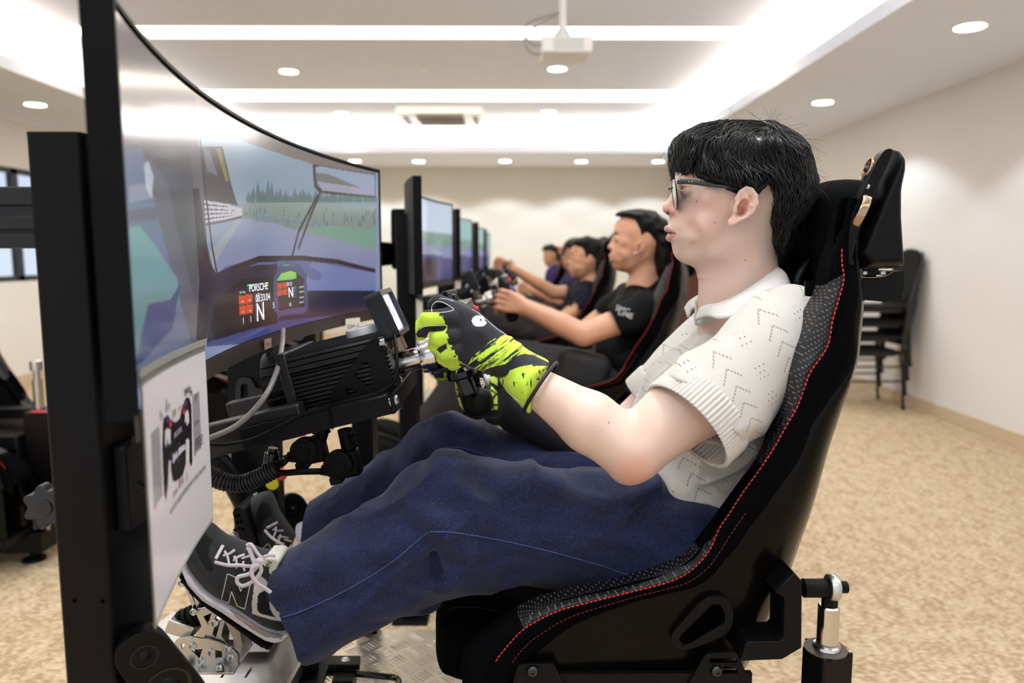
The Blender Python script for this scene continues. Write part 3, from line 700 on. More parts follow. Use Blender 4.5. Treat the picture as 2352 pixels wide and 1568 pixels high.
# ---- wheel base on its arms ------------------------------------------------
YM = 1.215
def L3(pts, Y): return [P(x, y, Y) for x, y in pts]
ang = math.radians(13.6); AX = np.array([math.cos(ang), 0, math.sin(ang)]); UZ = np.array([-math.sin(ang), 0, math.cos(ang)]); YD = np.array([0,1.,0])
RB = np.stack([AX, YD, UZ], 1)
wb = thing('steering_motor', 'black finned direct drive motor that carries the steering wheel, on tilted arms', 'motor', P(790, 870, YM))
nY = 1.135                                   # near face of the motor
def q(px, py, Y=nY): return P(px, py, Y)
f0 = q(668, 880); f1 = q(893, 828); Lm = np.linalg.norm(f1-f0)
top = (q(711,802)-q(720, 945)); Hm = abs((q(720,812)-q(742, 945)) @ UZ)
cen = (f0+f1)/2; cen[1] = YM; Wd = 2*(YM-nY)
core = MB().box(cen, (Lm, Wd-.016, Hm-.014), RB)
core.build('motor_core', M_dark, wb, bevel=.004)
fin = MB(); nf = 13
for k in range(nf):
    if k in (9,): continue
    z = -Hm/2+.006+(Hm-.012)*k/(nf-1)
    for sgn in (-1, 1):
        if k >= 9: continue
        fin.box(cen+UZ*z+YD*sgn*(Wd/2-.005), (Lm, .011, .0032), RB)
for k in range(10):
    y = -Wd/2+.012+(Wd-.024)*k/9
    for sgn in (-1, 1): fin.box(cen+YD*y+UZ*sgn*(Hm/2-.004), (Lm, .0032, .009), RB)
o = fin.build('cooling_fins', M_alub, wb); o['kind'] = 'stuff'
zt = Hm/2-.024
MB().box(cen+UZ*(Hm/2-.02)+YD*0, (Lm+.004, Wd+.006, .026), RB).build('top_rail', M_alub, wb, bevel=.003)
for k in range(3): MB().box(cen+UZ*(Hm/2-.012-k*.009)+YD*(-Wd/2-.003), (Lm, .002, .0015), RB).build('rail_groove', mat('hole_black', (3,3,3), .95, spec=0), wb)
bp = cen-AX*(Lm/2+.004)
MB().box(bp, (.016, Wd+.012, Hm+.006), RB).build('rear_flange', M_alub, wb, bevel=.002)
rc = MB().lathe(cen-AX*(Lm/2+.058)-UZ*.006, AX, [(0,.046),(.004,.056),(.008,.058),(.055,.058)], 40); rc.build('rear_housing', M_dark, wb, angle=35)
for k in range(7):
    z = -.04+k*.013; MB().box(cen-AX*(Lm/2+.03)-UZ*(.006-z)+YD*(-math.sqrt(max(.0585**2-z*z, 0))), (.042, .004, .003), RB).build('vent_rib', M_alub, wb, bevel=.0006)
MB().lathe(q(675, 929, 1.15), AX, [(0,.004),(.003,.0045),(.008,.003)], 14).build('rear_screw', M_bolt, wb, angle=40)
# perforated side plate
out = [(866,774),(852,779),(832,803),(811,834),(758,902),(760,926),(790,921),(800,920),(905,906),(903,880),(885,834),(878,790)]
h1 = [(836,834),(845,831),(850,845),(857,885),(851,893),(843,889),(814,863),(817,856)]
h2 = [(793,891),(799,886),(806,889),(832,911),(799,918)]
for Yp, d in ((nY-.007, .005), (2*YM-nY+.002, .005)):
    MB().prism(L3(roundpoly(out, 5), Yp), (0,d,0), [L3(roundpoly(h1, 5), Yp), L3(roundpoly(h2, 4), Yp)]).build('side_plate', M_black, wb, bevel=.0008, bseg=1)
# front flange, shaft, quick release
fc = P(889, 838, YM)
MB().lathe(P(885, 842, YM), AX, [(0,.072),(.006,.074),(.010,.072),(.010,.05),(.018,.046)], 48).build('front_flange', M_steel, wb, angle=35)
MB().lathe(P(905, 836, YM), AX, [(0,.018),(.046,.018),(.046,.026),(.052,.027),(.060,.027),(.060,.0295),(.071,.0295)], 40).build('shaft', M_steel, wb, angle=30)
MB().lathe(P(905, 836, YM)+AX*.071, AX, [(0,.0265),(.058,.0265),(.062,.024)], 40).build('quick_release', M_gloss, wb, angle=30)
for px, py, yy in ((884,786,nY), (905,918,nY-.02), (925,878,1.2), (925,790,1.27)):
    a = P(px, py, yy); MB().lathe(a-AX*.008, AX, [(0,.0065),(.0005,.0075),(.009,.0075),(.0095,.006)], 18).build('cap_screw', M_bolt, wb, angle=35)
MB().prism([P(a, b, 1.17) for a, b in ((893,800),(902,802),(897,826),(888,824))], (0,.02,0)).build('toggle', mat('bronze', (150,130,110), .3, 1), wb, bevel=.001)
MB().tube(spline([P(912,850,1.2), P(926,880,1.2), P(925,902,1.2), P(912,900,1.2), P(905,890,1.2)], 20), .0018, 8).build('wire_loop', M_steel, wb, smooth=True)
# silver disc on top
a = P(838, 764, YM-.035); dk = MB().lathe(a-UZ*.009, UZ, [(0,.027),(.001,.0285),(.018,.0285),(.0195,.027)], 48)
o = dk.build('cap_disc', mat('satin_silver', (206,210,218), .4, .15), angle=35); props(o, 'round silver cap resting on top of the steering motor', 'cap')
# dashboard display
c0 = np.array([P(889, 722, 1.20)[k] for k in range(3)]); tl = math.radians(24)
ux = np.array([math.cos(tl), 0, math.sin(tl)]); uz = np.array([-math.sin(tl), 0, math.cos(tl)]); RD = np.stack([ux, YD, uz], 1)
ds = thing('dash_display', 'small black dash display with lit screen standing on the steering motor', 'display', c0)
dw, dh, dt = .112, .078, .026
loc2 = lambda x, y, z: c0+ux*x+YD*y+uz*z
fr_o = [loc2(0, y, z) for y, z in rrect(dw, dh, .009)]; fr_i = [loc2(0, y, z) for y, z in rrect(dw-.016, dh-.016, .004)]
MB().prism([p-ux*dt/2 for p in fr_o], ux*(dt-.007)).build('housing', mat('blue_black_case', (24,27,36), .35, .3), ds, bevel=.002)
MB().prism([p+ux*(dt/2-.007) for p in fr_o], ux*.009, [[p+ux*(dt/2-.007) for p in fr_i]]).build('hood', mat('blue_black_case', (24,27,36), .35, .3), ds, bevel=.001)
MB().prism([loc2(dt/2-.0065, y, z) for y, z in rrect(dw-.018, dh-.018, .003)], ux*.001).build('lit_panel', mat('display_white', (226,226,255), .3, emit=1.3), ds)
for s_, y, z, sz in (('N', -.012, 0, .036), ('000', .018, .02, .014), ('6', .03, -.012, .02)):
    textobj(s_, sz, mat('display_ink', (70,60,110), .4), ds, loc2(dt/2-.0050, y, z), YD, uz, 'screen_lettering')
MB().box(loc2(.0, 0, -.047), (.012, .03, .03), RD).build('stand', mat('bronze', (150,130,110), .3, 1), ds, bevel=.001)

# ---- arms carrying the base -----------------------------------------------
arms = thing('motor_mount', 'black tilted steel arms and side brackets under the steering motor', 'mount', P(720, 990, YM))
for Yp in (1.085, 1.325):
    o2 = [(547,988),(600,972),(680,955),(893,908),(903,950),(560,1032)]
    base = [P(x, y, 1.085) for x, y in o2]; base = [np.array([b[0], Yp, b[2]]) for b in base]
    MB().prism(base, (0,.006,0)).build('arm_bracket', M_black, arms, bevel=.001)
    a, b = P(380, 1042, 1.085), P(690, 967, 1.085)
    a = np.array([a[0], Yp+.026, a[2]]); b = np.array([b[0], Yp+.026, b[2]])
    MB().beam(a, b, .03, .05).build('arm_tube', M_alub, arms, bevel=.004)
    a, b = P(690, 967, 1.085), P(885, 918, 1.085)
    MB().beam(np.array([a[0], Yp+.022, a[2]]), np.array([b[0], Yp+.022, b[2]]), .03, .012).build('arm_rail', M_alub, arms, bevel=.002)
a = P(625, 975, 1.09); b = P(672, 940, 1.3)
MB().beam(a, (a[0]+.09, 1.33, a[2]+.03), .03, .004).build('cross_brace', mat('dark_steel', (92,86,82), .35, .8), arms)
q1 = P(900, 905, 1.085)
MB().prism([P(x, y, 1.08) for x, y in ((893,908),(903,903),(910,948),(902,952))], (0,.26,0)).build('front_plate', M_black, arms, bevel=.001)
a = P(914, 919, 1.09)-AX*.012; MB().lathe(a, AX, [(0,.0085),(.011,.0085),(.013,.007)], 20).build('front_bolt', M_bolt, arms, angle=35)
# cables
def cable(name, lab, pts, r, m_, n=60, cat='cable', group=None):
    o = MB().tube(spline(pts, n), r, 10).build(name, m_, smooth=True); return props(o, lab, cat, group)
cable('cable', 'grey cable hanging down from the big monitor to the arms', [P(650,757,1.27), P(648,790,1.2), P(638,845,1.13), P(612,905,1.08), P(570,955,1.065), P(530,985,1.06), P(470,1010,1.06)], .0042, mat('grey_cable2', (112,110,108), .35))
cable('cable', 'thin black cable looping from the dash display along the side of the arms', [P(905,770,1.13), P(911,810,1.09), P(910,860,1.07), P(898,885,1.066), P(860,905,1.064), P(790,922,1.066), P(755,935,1.071), P(700,950,1.071), P(640,980,1.071), P(580,1008,1.071), P(520,1020,1.071), P(470,1020,1.071)], .0027, M_rub, 120)
MB_ = MB()
zt1 = thing('cable_tie', 'black cable tie around the near arm under the steering motor', 'cable tie', P(758, 960, 1.08))
MB().tube([P(754,931,1.074), P(757,950,1.082), P(764,986,1.082)], .0013, 6).box(P(754,932,1.068), (.006,.006,.006), RB).build('strap', M_rub, zt1)
# corrugated hose
hp = spline([P(425,1060,1.15), P(475,1086,1.14), P(508,1104,1.13), P(545,1111,1.13), P(580,1103,1.13), P(612,1088,1.13), P(634,1076,1.13)], 150)
seg = np.concatenate([[0], np.cumsum(np.linalg.norm(np.diff(hp, axis=0), axis=1))]); ph = seg/.0052*2*math.pi
hose = thing('corrugated_hose', 'thick black corrugated cable hose under the arms', 'hose', hp[-1])
hp2 = np.array([[np.interp(t, seg, hp[:, k]) for k in range(3)] for t in np.linspace(0, seg[-1], 420)]); sl_ = np.linspace(0, seg[-1], 420)
MB().tube(hp2, .0125+.0019*np.tanh(2.2*np.sin(sl_/.0052*2*math.pi)), 18).build('ribbed_tube', mat('hose_black', (26,26,27), .4), hose, smooth=True)
MB().tube(spline([P(630,1078,1.13), P(645,1086,1.13), P(690,1083,1.13), P(738,1082,1.14)], 20), .005, 10).build('inner_cable', M_rub, hose, smooth=True)
# knob and connectors hanging under the arm
kb2 = thing('clamp_knob', 'black knob with a wing handle hanging below the near arm', 'knob', P(625, 1040, 1.14))
MB().cyl(P(627,1028,1.14), P(622,1062,1.14), .0075).lathe(P(624,1036,1.14), P(622,1060,1.14)-P(624,1036,1.14), [(0,.009),(.002,.011),(.018,.012)], 12).build('barrel', M_gloss, kb2, angle=35)
MB().prism(L3([(598,1070),(606,1064),(640,1056),(655,1051),(661,1056),(655,1070),(630,1082),(602,1084)], 1.125), (0,.03,0)).build('wing', M_gloss, kb2, bevel=.003)
for (cx, cy, r, up, lab) in ((701, 1033, .021, (745, 975), 'round capped black connector hanging under the arm, nearer the hose'), (779, 1064, .0225, (790, 985), 'round capped black connector hanging lowest under the arm, near the knees')):
    cc = thing('connector', lab, 'connector', P(cx, cy, 1.15), 'black connectors under the arm')
    c = P(cx, cy, 1.15)
    MB().lathe(c+[0,-.014,0], (0,1,0), [(0,r*.8),(.0015,r),(.005,r),(.006,r*1.0),(.02,r*.98)], 32).lathe(c+[0,-.0155,0], (0,1,0), [(0,r*.55),(.002,r*.6)], 24).build('round_cap', M_rub, cc, angle=35)
    a = P(cx+22, cy-10, 1.16); MB().box(c+[.012,.012,-.002], (r*1.7,.032,r*1.9), rotm(0, -.2)).build('socket_body', M_rub, cc, bevel=.005)
    MB().box(c+[-.004,.0,-r-.003], (.02,.02,.012), rotm(0, -.25)).build('latch', M_dark, cc, bevel=.002)
    u_ = P(up[0], up[1], 1.16); 
    nn = 5
    MB().cyl(c+[.016,.012,.0], u_, .0105, n=14).build('gland_core', M_rub, cc, angle=30)
    for k in range(nn):
        p0 = c+[.016,.012,.012]+(u_-c-[.016,.0,.012])*(k/nn); p1 = c+[.016,.012,.012]+(u_-c-[.016,.0,.012])*((k+.8)/nn)
        MB().cyl(p0, p1, .011+.002*(k % 2), n=14).build('gland', M_rub, cc, bevel=.001)
    MB().cyl(c+[-.016,-.002,-.012], c+[-.028,-.002,-.010], .008, n=12).build('cable_gland', M_dark, cc, angle=30)

# ---- steering wheel --------------------------------------------------------
hub = P(905, 836, YM)+AX*.118
sw = thing('steering_yoke', 'black formula style steering wheel with two grips, held by the gloves', 'steering wheel', hub)
def wl(x, y, z): return hub+AX*x+YD*y+UZ*z            # x out to driver, y across, z up
body = roundpoly([(-.115,.050),(-.10,.072),(.10,.072),(.115,.050),(.105,-.02),(.085,-.066),(.045,-.082),(-.045,-.082),(-.085,-.066),(-.105,-.02)], .015)
MB().prism([wl(-.002, y, z) for y, z in body], AX*.028).build('faceplate', mat('carbon_black', (16,16,18), .3, coat=.4), sw, bevel=.004)
for sgn in (-1, 1):
    pts = [wl(.0, sgn*y, z) for y, z in ((.085,.06),(.112,.062),(.127,.04),(.13,.0),(.124,-.04),(.112,-.075),(.10,-.088))]
    rr = [(.010,.010),(.012,.012),(.013,.013),(.0125,.0125),(.013,.013),(.014,.014),(.009,.009)]
    MB().tube(spline(pts, 30), [tuple(x) for x in spline(rr, 30)], 18).build('grip', M_rub, sw, smooth=True)
    MB().prism([wl(-.02, sgn*y, z) for y, z in ((.05,.035),(.125,.045),(.135,.02),(.13,-.02),(.05,-.01))], -AX*.004).build('paddle', M_gloss, sw, bevel=.001)
    for y, z, cc_ in ((.085,.05,(200,40,40)),(.085,.02,(60,90,200)),(.08,-.015,(220,180,40)),(.065,-.05,(230,230,230))):
        MB().lathe(wl(.025, sgn*y, z), AX, [(0,.0085),(.004,.0085),(.005,.006),(.009,.0055)], 16).build('button', mat('button%d' % cc_[0], cc_, .4), sw, angle=35)
MB().prism([wl(.0262, y, z) for y, z in rrect(.09, .05, .004)], AX*.003).build('wheel_screen', mat('screen_off', (8,9,14), .1), sw)
a = P(1030, 690, 1.165)
MB().box(a, (.03,.022,.016), rotm(0, -.35)).build('rotary_block', mat('dark_chrome', (70,66,64), .2, 1), sw, bevel=.003)
MB().lathe(P(1033, 680, 1.165), (-.25,0,1), [(-.004,.012),(.006,.012),(.009,.010)], 18).build('rotary_knob', mat('dark_chrome', (70,66,64), .2, 1), sw, angle=35)
# lower grip tail seen under the glove
gt = [P(1058,848,1.085), P(1067,870,1.085), P(1078,902,1.085), P(1092,925,1.09)]
MB().lathe(P(1056,842,1.085), P(1062,862,1.085)-P(1056,842,1.085), [(0,.008),(.001,.017),(.006,.022),(.014,.022),(.017,.019)], 24).build('grip_collar', M_gloss, sw, angle=30)
MB().beam(P(1060,858,1.09), P(1083,908,1.09), .03, .024).build('grip_stem', M_gloss, sw, bevel=.006)
MB().sphere(P(1100, 922, 1.10), (.022,.02,.022), 14).build('grip_end', M_rub, sw, smooth=True)
MB().lathe(P(1093, 882, 1.12), (1,-.2,.3), [(0,.009),(.01,.010),(.013,.006)], 16).build('encoder', M_chrome, sw, angle=30)

# ---- uprights, base deck, pedals --------------------------------------------
ZD = .35
M_tread = mat('tread_plate', (196,186,172), .33, .9, bump=.15, scale=30, var=.05)
def tread(x0, x1, y0, y1, label):
    t = thing('deck_plate', label, 'deck plate', ((x0+x1)/2, (y0+y1)/2, ZD-.004))
    MB().bb(x0, x1, y0, y1, ZD-.004, ZD).build('sheet', M_tread, t)
    mb = MB(); s_ = .062; i = 0; y = y0+.03
    while y < y1-.02:
        x = x0+.03+(s_/2 if i % 2 else 0); j = 0
        while x < x1-.02:
            R = rotm(0, 0, math.radians(42 if i % 2 else -42))
            for k in range(5):
                c = np.array([x, y, ZD])+R@np.array([0, (k-2)*.0085, 0]); mb.sphere(c, (.016,.0021,.0014), 4, R)
            x += s_
        y += s_/2; i += 1
    o = mb.build('raised_treads', M_tread, t, smooth=True, fix=False); o['kind'] = 'stuff'
    return t
deck = thing('rig_chassis', 'black steel base frame and uprights of the nearest racing rig', 'frame', (0, Y0, 0))
def fr_(x0, x1, y0, y1, z0, z1, nm='beam', bv=.003): return MB().bb(x0, x1, y0, y1, z0, z1).build(nm, M_black, deck, bevel=bv)
fr_(-.70, .45, .95, 1.03, ZD-.1, ZD-.006); fr_(-.70, .30, 1.53, 1.61, ZD-.1, ZD-.006)
for x in (-.67, -.2, .1, .27): fr_(x-.03, x+.03, 1.03, 1.56, ZD-.09, ZD-.02)
fr_(-.70, -.64, .95, 1.03, .02, ZD-.1, 'leg'); fr_(-.70, -.64, 1.55, 1.61, .02, ZD-.1, 'leg'); fr_(.24, .30, .95, 1.03, .02, ZD-.1, 'leg'); fr_(.24, .30, 1.55, 1.61, .02, ZD-.1, 'leg')
for x in (-.67, .27):
    for y in (.99, 1.58): MB().lathe((x, y, 0), (0,0,1), [(0,.03),(.008,.03),(.014,.012),(.03,.01)], 20).build('levelling_foot', M_rub, deck, angle=35)
tread(-.70, .30, .965, 1.62, 'silver checker plate deck under the nearest rig')
# uprights of the wheel deck (far side one seen between arm and knee)
a, b = P(812, 1000, 1.62), P(860, 1000, 1.62)
fr_(a[0], b[0], 1.60, 1.66, ZD-.01, 1.02, 'upright')
a, b = P(523, 900, 1.50), P(640, 900, 1.50)
fr_(a[0], b[0]-.01, 1.50, 1.55, ZD-.01, 1.11, 'upright')
# pressed slotted bracket on that upright
s1 = [(540,935),(541,885),(548,868),(575,868),(582,880),(588,893),(640,894),(640,935)]
MB().prism(L3(roundpoly(s1, 6), 1.49), (0,.006,0), [L3(roundpoly([(553,925),(553,885),(561,880),(569,885),(569,925)], 4), 1.49)]).build('slotted_bracket', M_alub, deck, bevel=.001)
MB().tube(spline([P(470,1035,1.45), P(520,1080,1.45), P(560,1150,1.46), P(585,1200,1.47)], 20), .022, 16).build('diagonal_tube', M_black, deck, smooth=True)
a = P(527, 1000, 1.6)
fr_(P(535,1100,1.55)[0], P(606,1100,1.55)[0], 1.551, 1.60, ZD-.01, .95, 'upright')
# red and yellow tags on the upright
for (px, py, c_, lab) in ((645,1088,(222,52,44),'red round stop tag on the rig upright under the hose'), (626,1110,(232,214,40),'yellow round warning tag hanging on the rig upright below the red one')):
    c = P(px, py, 1.5); t_ = MB().lathe(c, (0,-1,0), [(0,.013),(.002,.014),(.004,.012)], 20).build('round_tag', mat('tag%d' % c_[1], c_, .5), angle=35); props(t_, lab, 'tag')
# pedal plate
zp = .465
c4 = [P(330, 1420, 1.02), P(700, 1462, 1.30), P(640, 1568, 1.0), P(330,1568,.95)]
pl = thing('pedal_plate', 'brushed aluminium pedal plate under the shoes', 'plate', PZ(520, 1530, zp))
cs = [PZ(395,1405,zp), PZ(560,1395,zp), PZ(716,1465,zp), PZ(640,1600,zp), PZ(300,1600,zp), PZ(330,1460,zp)]
slots_ = [[PZ(x, y, zp) for x, y in ((505+d,1556),(522+d,1530),(528+d,1530),(511+d,1556))] for d in (0, 55)]
MB().prism([c-[0,0,.005] for c in cs], (0,0,.005), [[p-[0,0,.005] for p in s_] for s_ in slots_]).build('base_sheet', M_alu, pl)
MB().prism([PZ(716,1465,zp)-[0,0,.03], PZ(640,1600,zp)-[0,0,.03], PZ(640,1600,zp)-[0,0,.0052], PZ(716,1465,zp)-[0,0,.0052]], (.004,0,0)).build('folded_edge', M_alu, pl)
MB().beam(PZ(420,1500,zp-.02)-[0,0,0], PZ(420,1500,zp-.02)+[.25,.05,0], .2, .02).build('support_bar', M_black, pl, bevel=.002)
MB().beam(PZ(520,1500,zp)+[-.02,0,-.006], (PZ(520,1500,zp)[0]-.02, PZ(520,1500,zp)[1], ZD-.03), .05, .06, up=(0,1,0)).build('support_leg', M_black, pl, bevel=.003)
# near pedal: laser cut lattice plates
def pedal(dy, dx, name_lab, mtl, mirror=False):
    t = thing('pedal', name_lab, 'pedal', P(480, 1500, 1.06+dy), 'racing pedals')
    pf = lambda pts: [p+[dx, 0, 0] for p in L3(pts, 1.05)]
    pf2 = lambda pts: [np.array([p[0], p[1]+dy, p[2]]) for p in pf(pts)]
    base = [(400,1478),(403,1470),(425,1472),(450,1474),(500,1482),(545,1500),(547,1535),(440,1540),(412,1510)]
    basep = [(400,1475),(410,1466),(440,1462),(480,1468),(520,1482),(545,1505),(546,1532),(430,1532)]
    hl = [[(438,1492),(465,1490),(458,1512)], [(495,1492),(510,1496),(510,1512),(494,1512)], [(415,1478),(425,1478),(418,1492)]]
    upr = [(443,1405),(455,1402),(500,1390),(520,1405),(545,1450),(552,1490),(545,1530),(520,1528),(500,1490),(478,1475),(462,1450)]
    hu = [[(463,1420),(482,1412),(474,1440)], [(494,1418),(508,1412),(492,1470),(484,1462)], [(512,1430),(532,1470),(536,1500),(512,1478),(504,1465)]]
    for off in (0, .055):
        MB().prism([p+[0,off,0] for p in pf2(roundpoly(basep, 3))], (0,.003,0), [[p+[0,off,0] for p in pf2(h)] for h in hl]).build('base_bracket', mtl, t, bevel=.0004, bseg=1)
        MB().prism([p+[0,off+.006,0] for p in pf2(roundpoly(upr, 3))], (0,.003,0), [[p+[0,off+.006,0] for p in pf2(h)] for h in hu]).build('pedal_arm', mtl, t, bevel=.0004, bseg=1)
        arm = [(412,1330),(420,1330),(452,1400),(446,1408),(441,1400)]
        MB().prism([p+[0,off+.003,0] for p in pf2(arm)], (0,.003,0)).build('link_arm', mtl, t, bevel=.0004, bseg=1)
        MB().prism([p+[0,off+.003,0] for p in pf2([(444,1404),(440,1396),(474,1345),(480,1348)])], (0,.003,0)).build('link_arm', mtl, t, bevel=.0004, bseg=1)
    foot = pf2([(420,1532),(548,1532)]); MB().prism([foot[0]+[0,-.02,0], foot[1]+[0,-.02,0], foot[1]+[0,.075,0], foot[0]+[0,.075,0]], (0,0,.003)).build('foot_flange', mtl, t, bevel=.0005)
    for px, py in ((418,1338),(445,1404),(493,1430),(443,1483),(486,1497),(463,1517),(523,1490),(530,1510),(505,1395)):
        a = pf2([(px,py)])[0]; MB().lathe(a+[0,.003,0], (0,-1,0), [(0,.0055),(.005,.0055),(.006,.004),(.0055,.002)], 14).build('bolt', M_bolt, t, angle=35)
    for px in (432, 513):
        a = pf2([(px,1530)])[0]; MB().lathe(a+[0,-.012,.003], (0,0,1), [(0,.006),(.006,.006),(.008,.004)], 14).build('bolt', M_bolt, t, angle=35)
    a, b = pf2([(462,1418)])[0]+[0,.03,0], pf2([(420,1440)])[0]+[0,.03,0]; d = b-a; mb = MB(); prof = []
    for k in range(5): prof += [(k*.010, .0145), (k*.010+.0015, .0175), (k*.010+.0075, .0175), (k*.010+.009, .0145)]
    mb.lathe(a, d, prof, 24).build('elastomer', M_rub, t, angle=50)
    MB().cyl(b, b+unit(d)*.03, .004).build('rod', M_bolt, t, angle=30)
    c = pf2([(405,1455)])[0]; MB().box(c+[0,.03,0], (.04,.04,.022), rotm(0,.35)).build('load_cell', mtl, t, bevel=.002)
    MB().cyl(pf2([(462,1500)])[0]+[0,.005,0], pf2([(462,1500)])[0]+[0,.05,0], .012).build('pivot', mat('blue_black_case', (24,27,36), .35, .3), t, angle=30)
    # face plate
    f0_, f1_ = pf2([(408,1300)])[0]+[-.002,-.01,.02], pf2([(476,1400)])[0]+[0,-.01,0]
    return t
pedal(0, 0, 'silver lattice throttle pedal under the near shoe', M_alu)
bk_ = thing('pedal', 'black perforated brake pedal face under the far shoe', 'pedal', P(565, 1250, 1.33), 'racing pedals')
fp = [(533,1175),(545,1162),(560,1170),(583,1230),(598,1300),(585,1310),(563,1290)]
hl = []
for (x, y) in ((543,1186),(550,1184),(546,1200),(555,1198),(558,1215),(550,1214)):
    hl.append([(x+3*math.cos(k*1.047), y+4*math.sin(k*1.047)) for k in range(6)])
MB().prism(L3(roundpoly(fp, 6), 1.30), (.0,.07,.0), [L3(h, 1.30) for h in hl]).build('pad', M_black, bk_, bevel=.001, bseg=1)
for off in (0, .05):
    MB().prism([p+[0,off,0] for p in L3([(536,1225),(542,1222),(548,1260),(575,1330),(590,1440),(560,1440),(545,1330),(533,1262)], 1.31)], (0,.003,0)).build('arm', M_alu, bk_, bevel=.0004, bseg=1)
for px, py in ((537,1228),(560,1300),(575,1400)): MB().lathe(P(px,py,1.31), (0,-1,0), [(0,.006),(.005,.006),(.006,.004)], 14).build('bolt', M_bolt, bk_, angle=35)
MB().box(P(585,1440,1.34), (.08,.09,.05)).build('pedal_base', M_alu, bk_, bevel=.002)
# black L bracket and rail at the lower middle
zb3 = .43
lb = thing('seat_rail_bracket', 'black L-shaped rail bracket with a bolt in front of the seat', 'bracket', PZ(760, 1530, zb3))
Lp = [(697,1504),(828,1505),(826,1526),(755,1526),(728,1600),(655,1600)]
MB().prism([PZ(x, y, zb3)-[0,0,.012] for x, y in Lp], (0,0,.012)).build('plate', M_black, lb, bevel=.0015)
MB().lathe(PZ(793,1514,zb3)-[0,0,.001], (0,0,1), [(0,.0085),(.0015,.0085),(.002,.007)], 20).lathe(PZ(793,1514,zb3)+[0,0,.001], (0,0,1), [(0,.003),(.001,.002)], 12).build('bolt', M_bolt, lb, angle=30)
MB().tube(spline([PZ(735,1545,zb3-.02), PZ(800,1546,zb3-.02), PZ(880,1553,zb3-.02), PZ(915,1562,zb3-.02), PZ(905,1600,zb3-.02)], 24), .006, 10).build('release_bar', M_gloss, lb, smooth=True)
MB().bb(PZ(740,1600,zb3)[0], PZ(820,1520,zb3)[0], PZ(740,1535,zb3)[1]-.02, PZ(740,1525,zb3)[1], ZD, zb3-.0125).build('web', M_black, lb)
# floor cables, near-side satellite speaker
def speaker(name_lab, O, R, s_=1.0, twist=0):
    "satellite speaker: front faces local +X? local x right, y depth (away from the front), z up"
    t = thing('satellite_speaker', name_lab, 'speaker', O, 'black satellite speakers'); O = np.asarray(O)
    lw = lambda x, y, z: O+R@(np.array([x, y, z])*s_)
    out2 = roundpoly([(-.036,-.075),(.036,-.075),(.033,.055),(.018,.078),(-.018,.078),(-.033,.055)], .02, 6)
    mb = MB(); rings = []
    for d, sc, up in ((-.001,.93,0),(.0,.98,0),(.006,1,0),(.03,.9,-.004),(.075,.62,-.02),(.08,.55,-.02)): rings.append([lw(x*sc, d, z*(.5+.5*sc)+up) for x, z in out2])
    G = np.array(rings); k = G.shape[1]
    mb.add(G.reshape(-1,3), [(i*k+j, i*k+(j+1)%k, (i+1)*k+(j+1)%k, (i+1)*k+j) for i in range(len(rings)-1) for j in range(k)]+[tuple(range(k)), tuple((len(rings)-1)*k+j for j in range(k))])
    mb.build('cabinet', M_dark, t, angle=35)
    fy = R@np.array([0,-1.,0])
    for z, r in ((.042,.017), (-.018,.029)):
        MB().lathe(lw(0,.001,z), fy, [(0,r*s_),(.003*s_,r*s_),(.003*s_,r*.88*s_),(.0005,r*.8*s_),(-.001,r*.6*s_)], 32).build('driver_ring', M_gloss, t, angle=35)
        MB().lathe(lw(0,.0,z), fy, [(-.001,r*.55*s_),(.001,r*.5*s_),(.0055*s_,r*.3*s_),(.0065*s_,.001)], 24).build('dome', M_dark, t, angle=50)
    for x, z in ((.024,.018),(-.022,.012),(.0,-.062)): MB().lathe(lw(x,.001,z), fy, [(0,.0032*s_),(.0012,.003*s_),(.0008,.0015*s_)], 12).build('screw_cap', M_chrome if x else M_gloss, t, angle=35)
    return t
def eul(rx, ry, rz): return rotm(rx, ry, rz)
speaker('black satellite speaker at the bottom left, in front of the pedals', P(370, 1556, .80), eul(math.radians(8), math.radians(-26), math.radians(28)), .86)
speaker('black satellite speaker behind the far shoe', P(692, 1205, 1.62), eul(0, math.radians(-26), math.radians(30)), 1.02)
# ================================================================ BUCKET SEAT
YS = 1.245; YN = .965                        # seat centre plane, near bolster plane
M_suede = mat('black_suede', (6,7,9), .9, bump=.35, scale=900, spec=.03)
M_shell = mat('seat_shell_gloss', (8,6,5), .28, coat=.07, spec=.1)
M_perf = mat('perforated_leather', (30,30,33), .45, spec=.4); g = NG(M_perf); _, X = g.coord()
# perforation dots in the side plane
u_ = g.math('MULTIPLY', g.math('ADD', X[0], g.math('MULTIPLY', X[1], .2)), 1/.0060); v_ = g.math('MULTIPLY', g.math('SUBTRACT', X[2], g.math('MULTIPLY', X[1], .15)), 1/.0060)
a_ = g.math('ADD', u_, v_); b_ = g.math('SUBTRACT', u_, v_)
fa = g.math('SUBTRACT', g.math('FRACT', a_), .5); fb = g.math('SUBTRACT', g.math('FRACT', b_), .5)
dd_ = g.math('SQRT', g.math('ADD', g.math('MULTIPLY', fa, fa), g.math('MULTIPLY', fb, fb)))
dot = g.math('LESS_THAN', dd_, .19)
g.color(g.mix(dot, (14,14,16), (98,98,104))); g.bump(g.math('ADD', g.noise(500), g.math('MULTIPLY', dot, 1.5)), .3, .001)
M_red = mat('red_thread', (190,38,38), .6); M_red2 = mat('dark_red_thread', (112,30,32), .7)
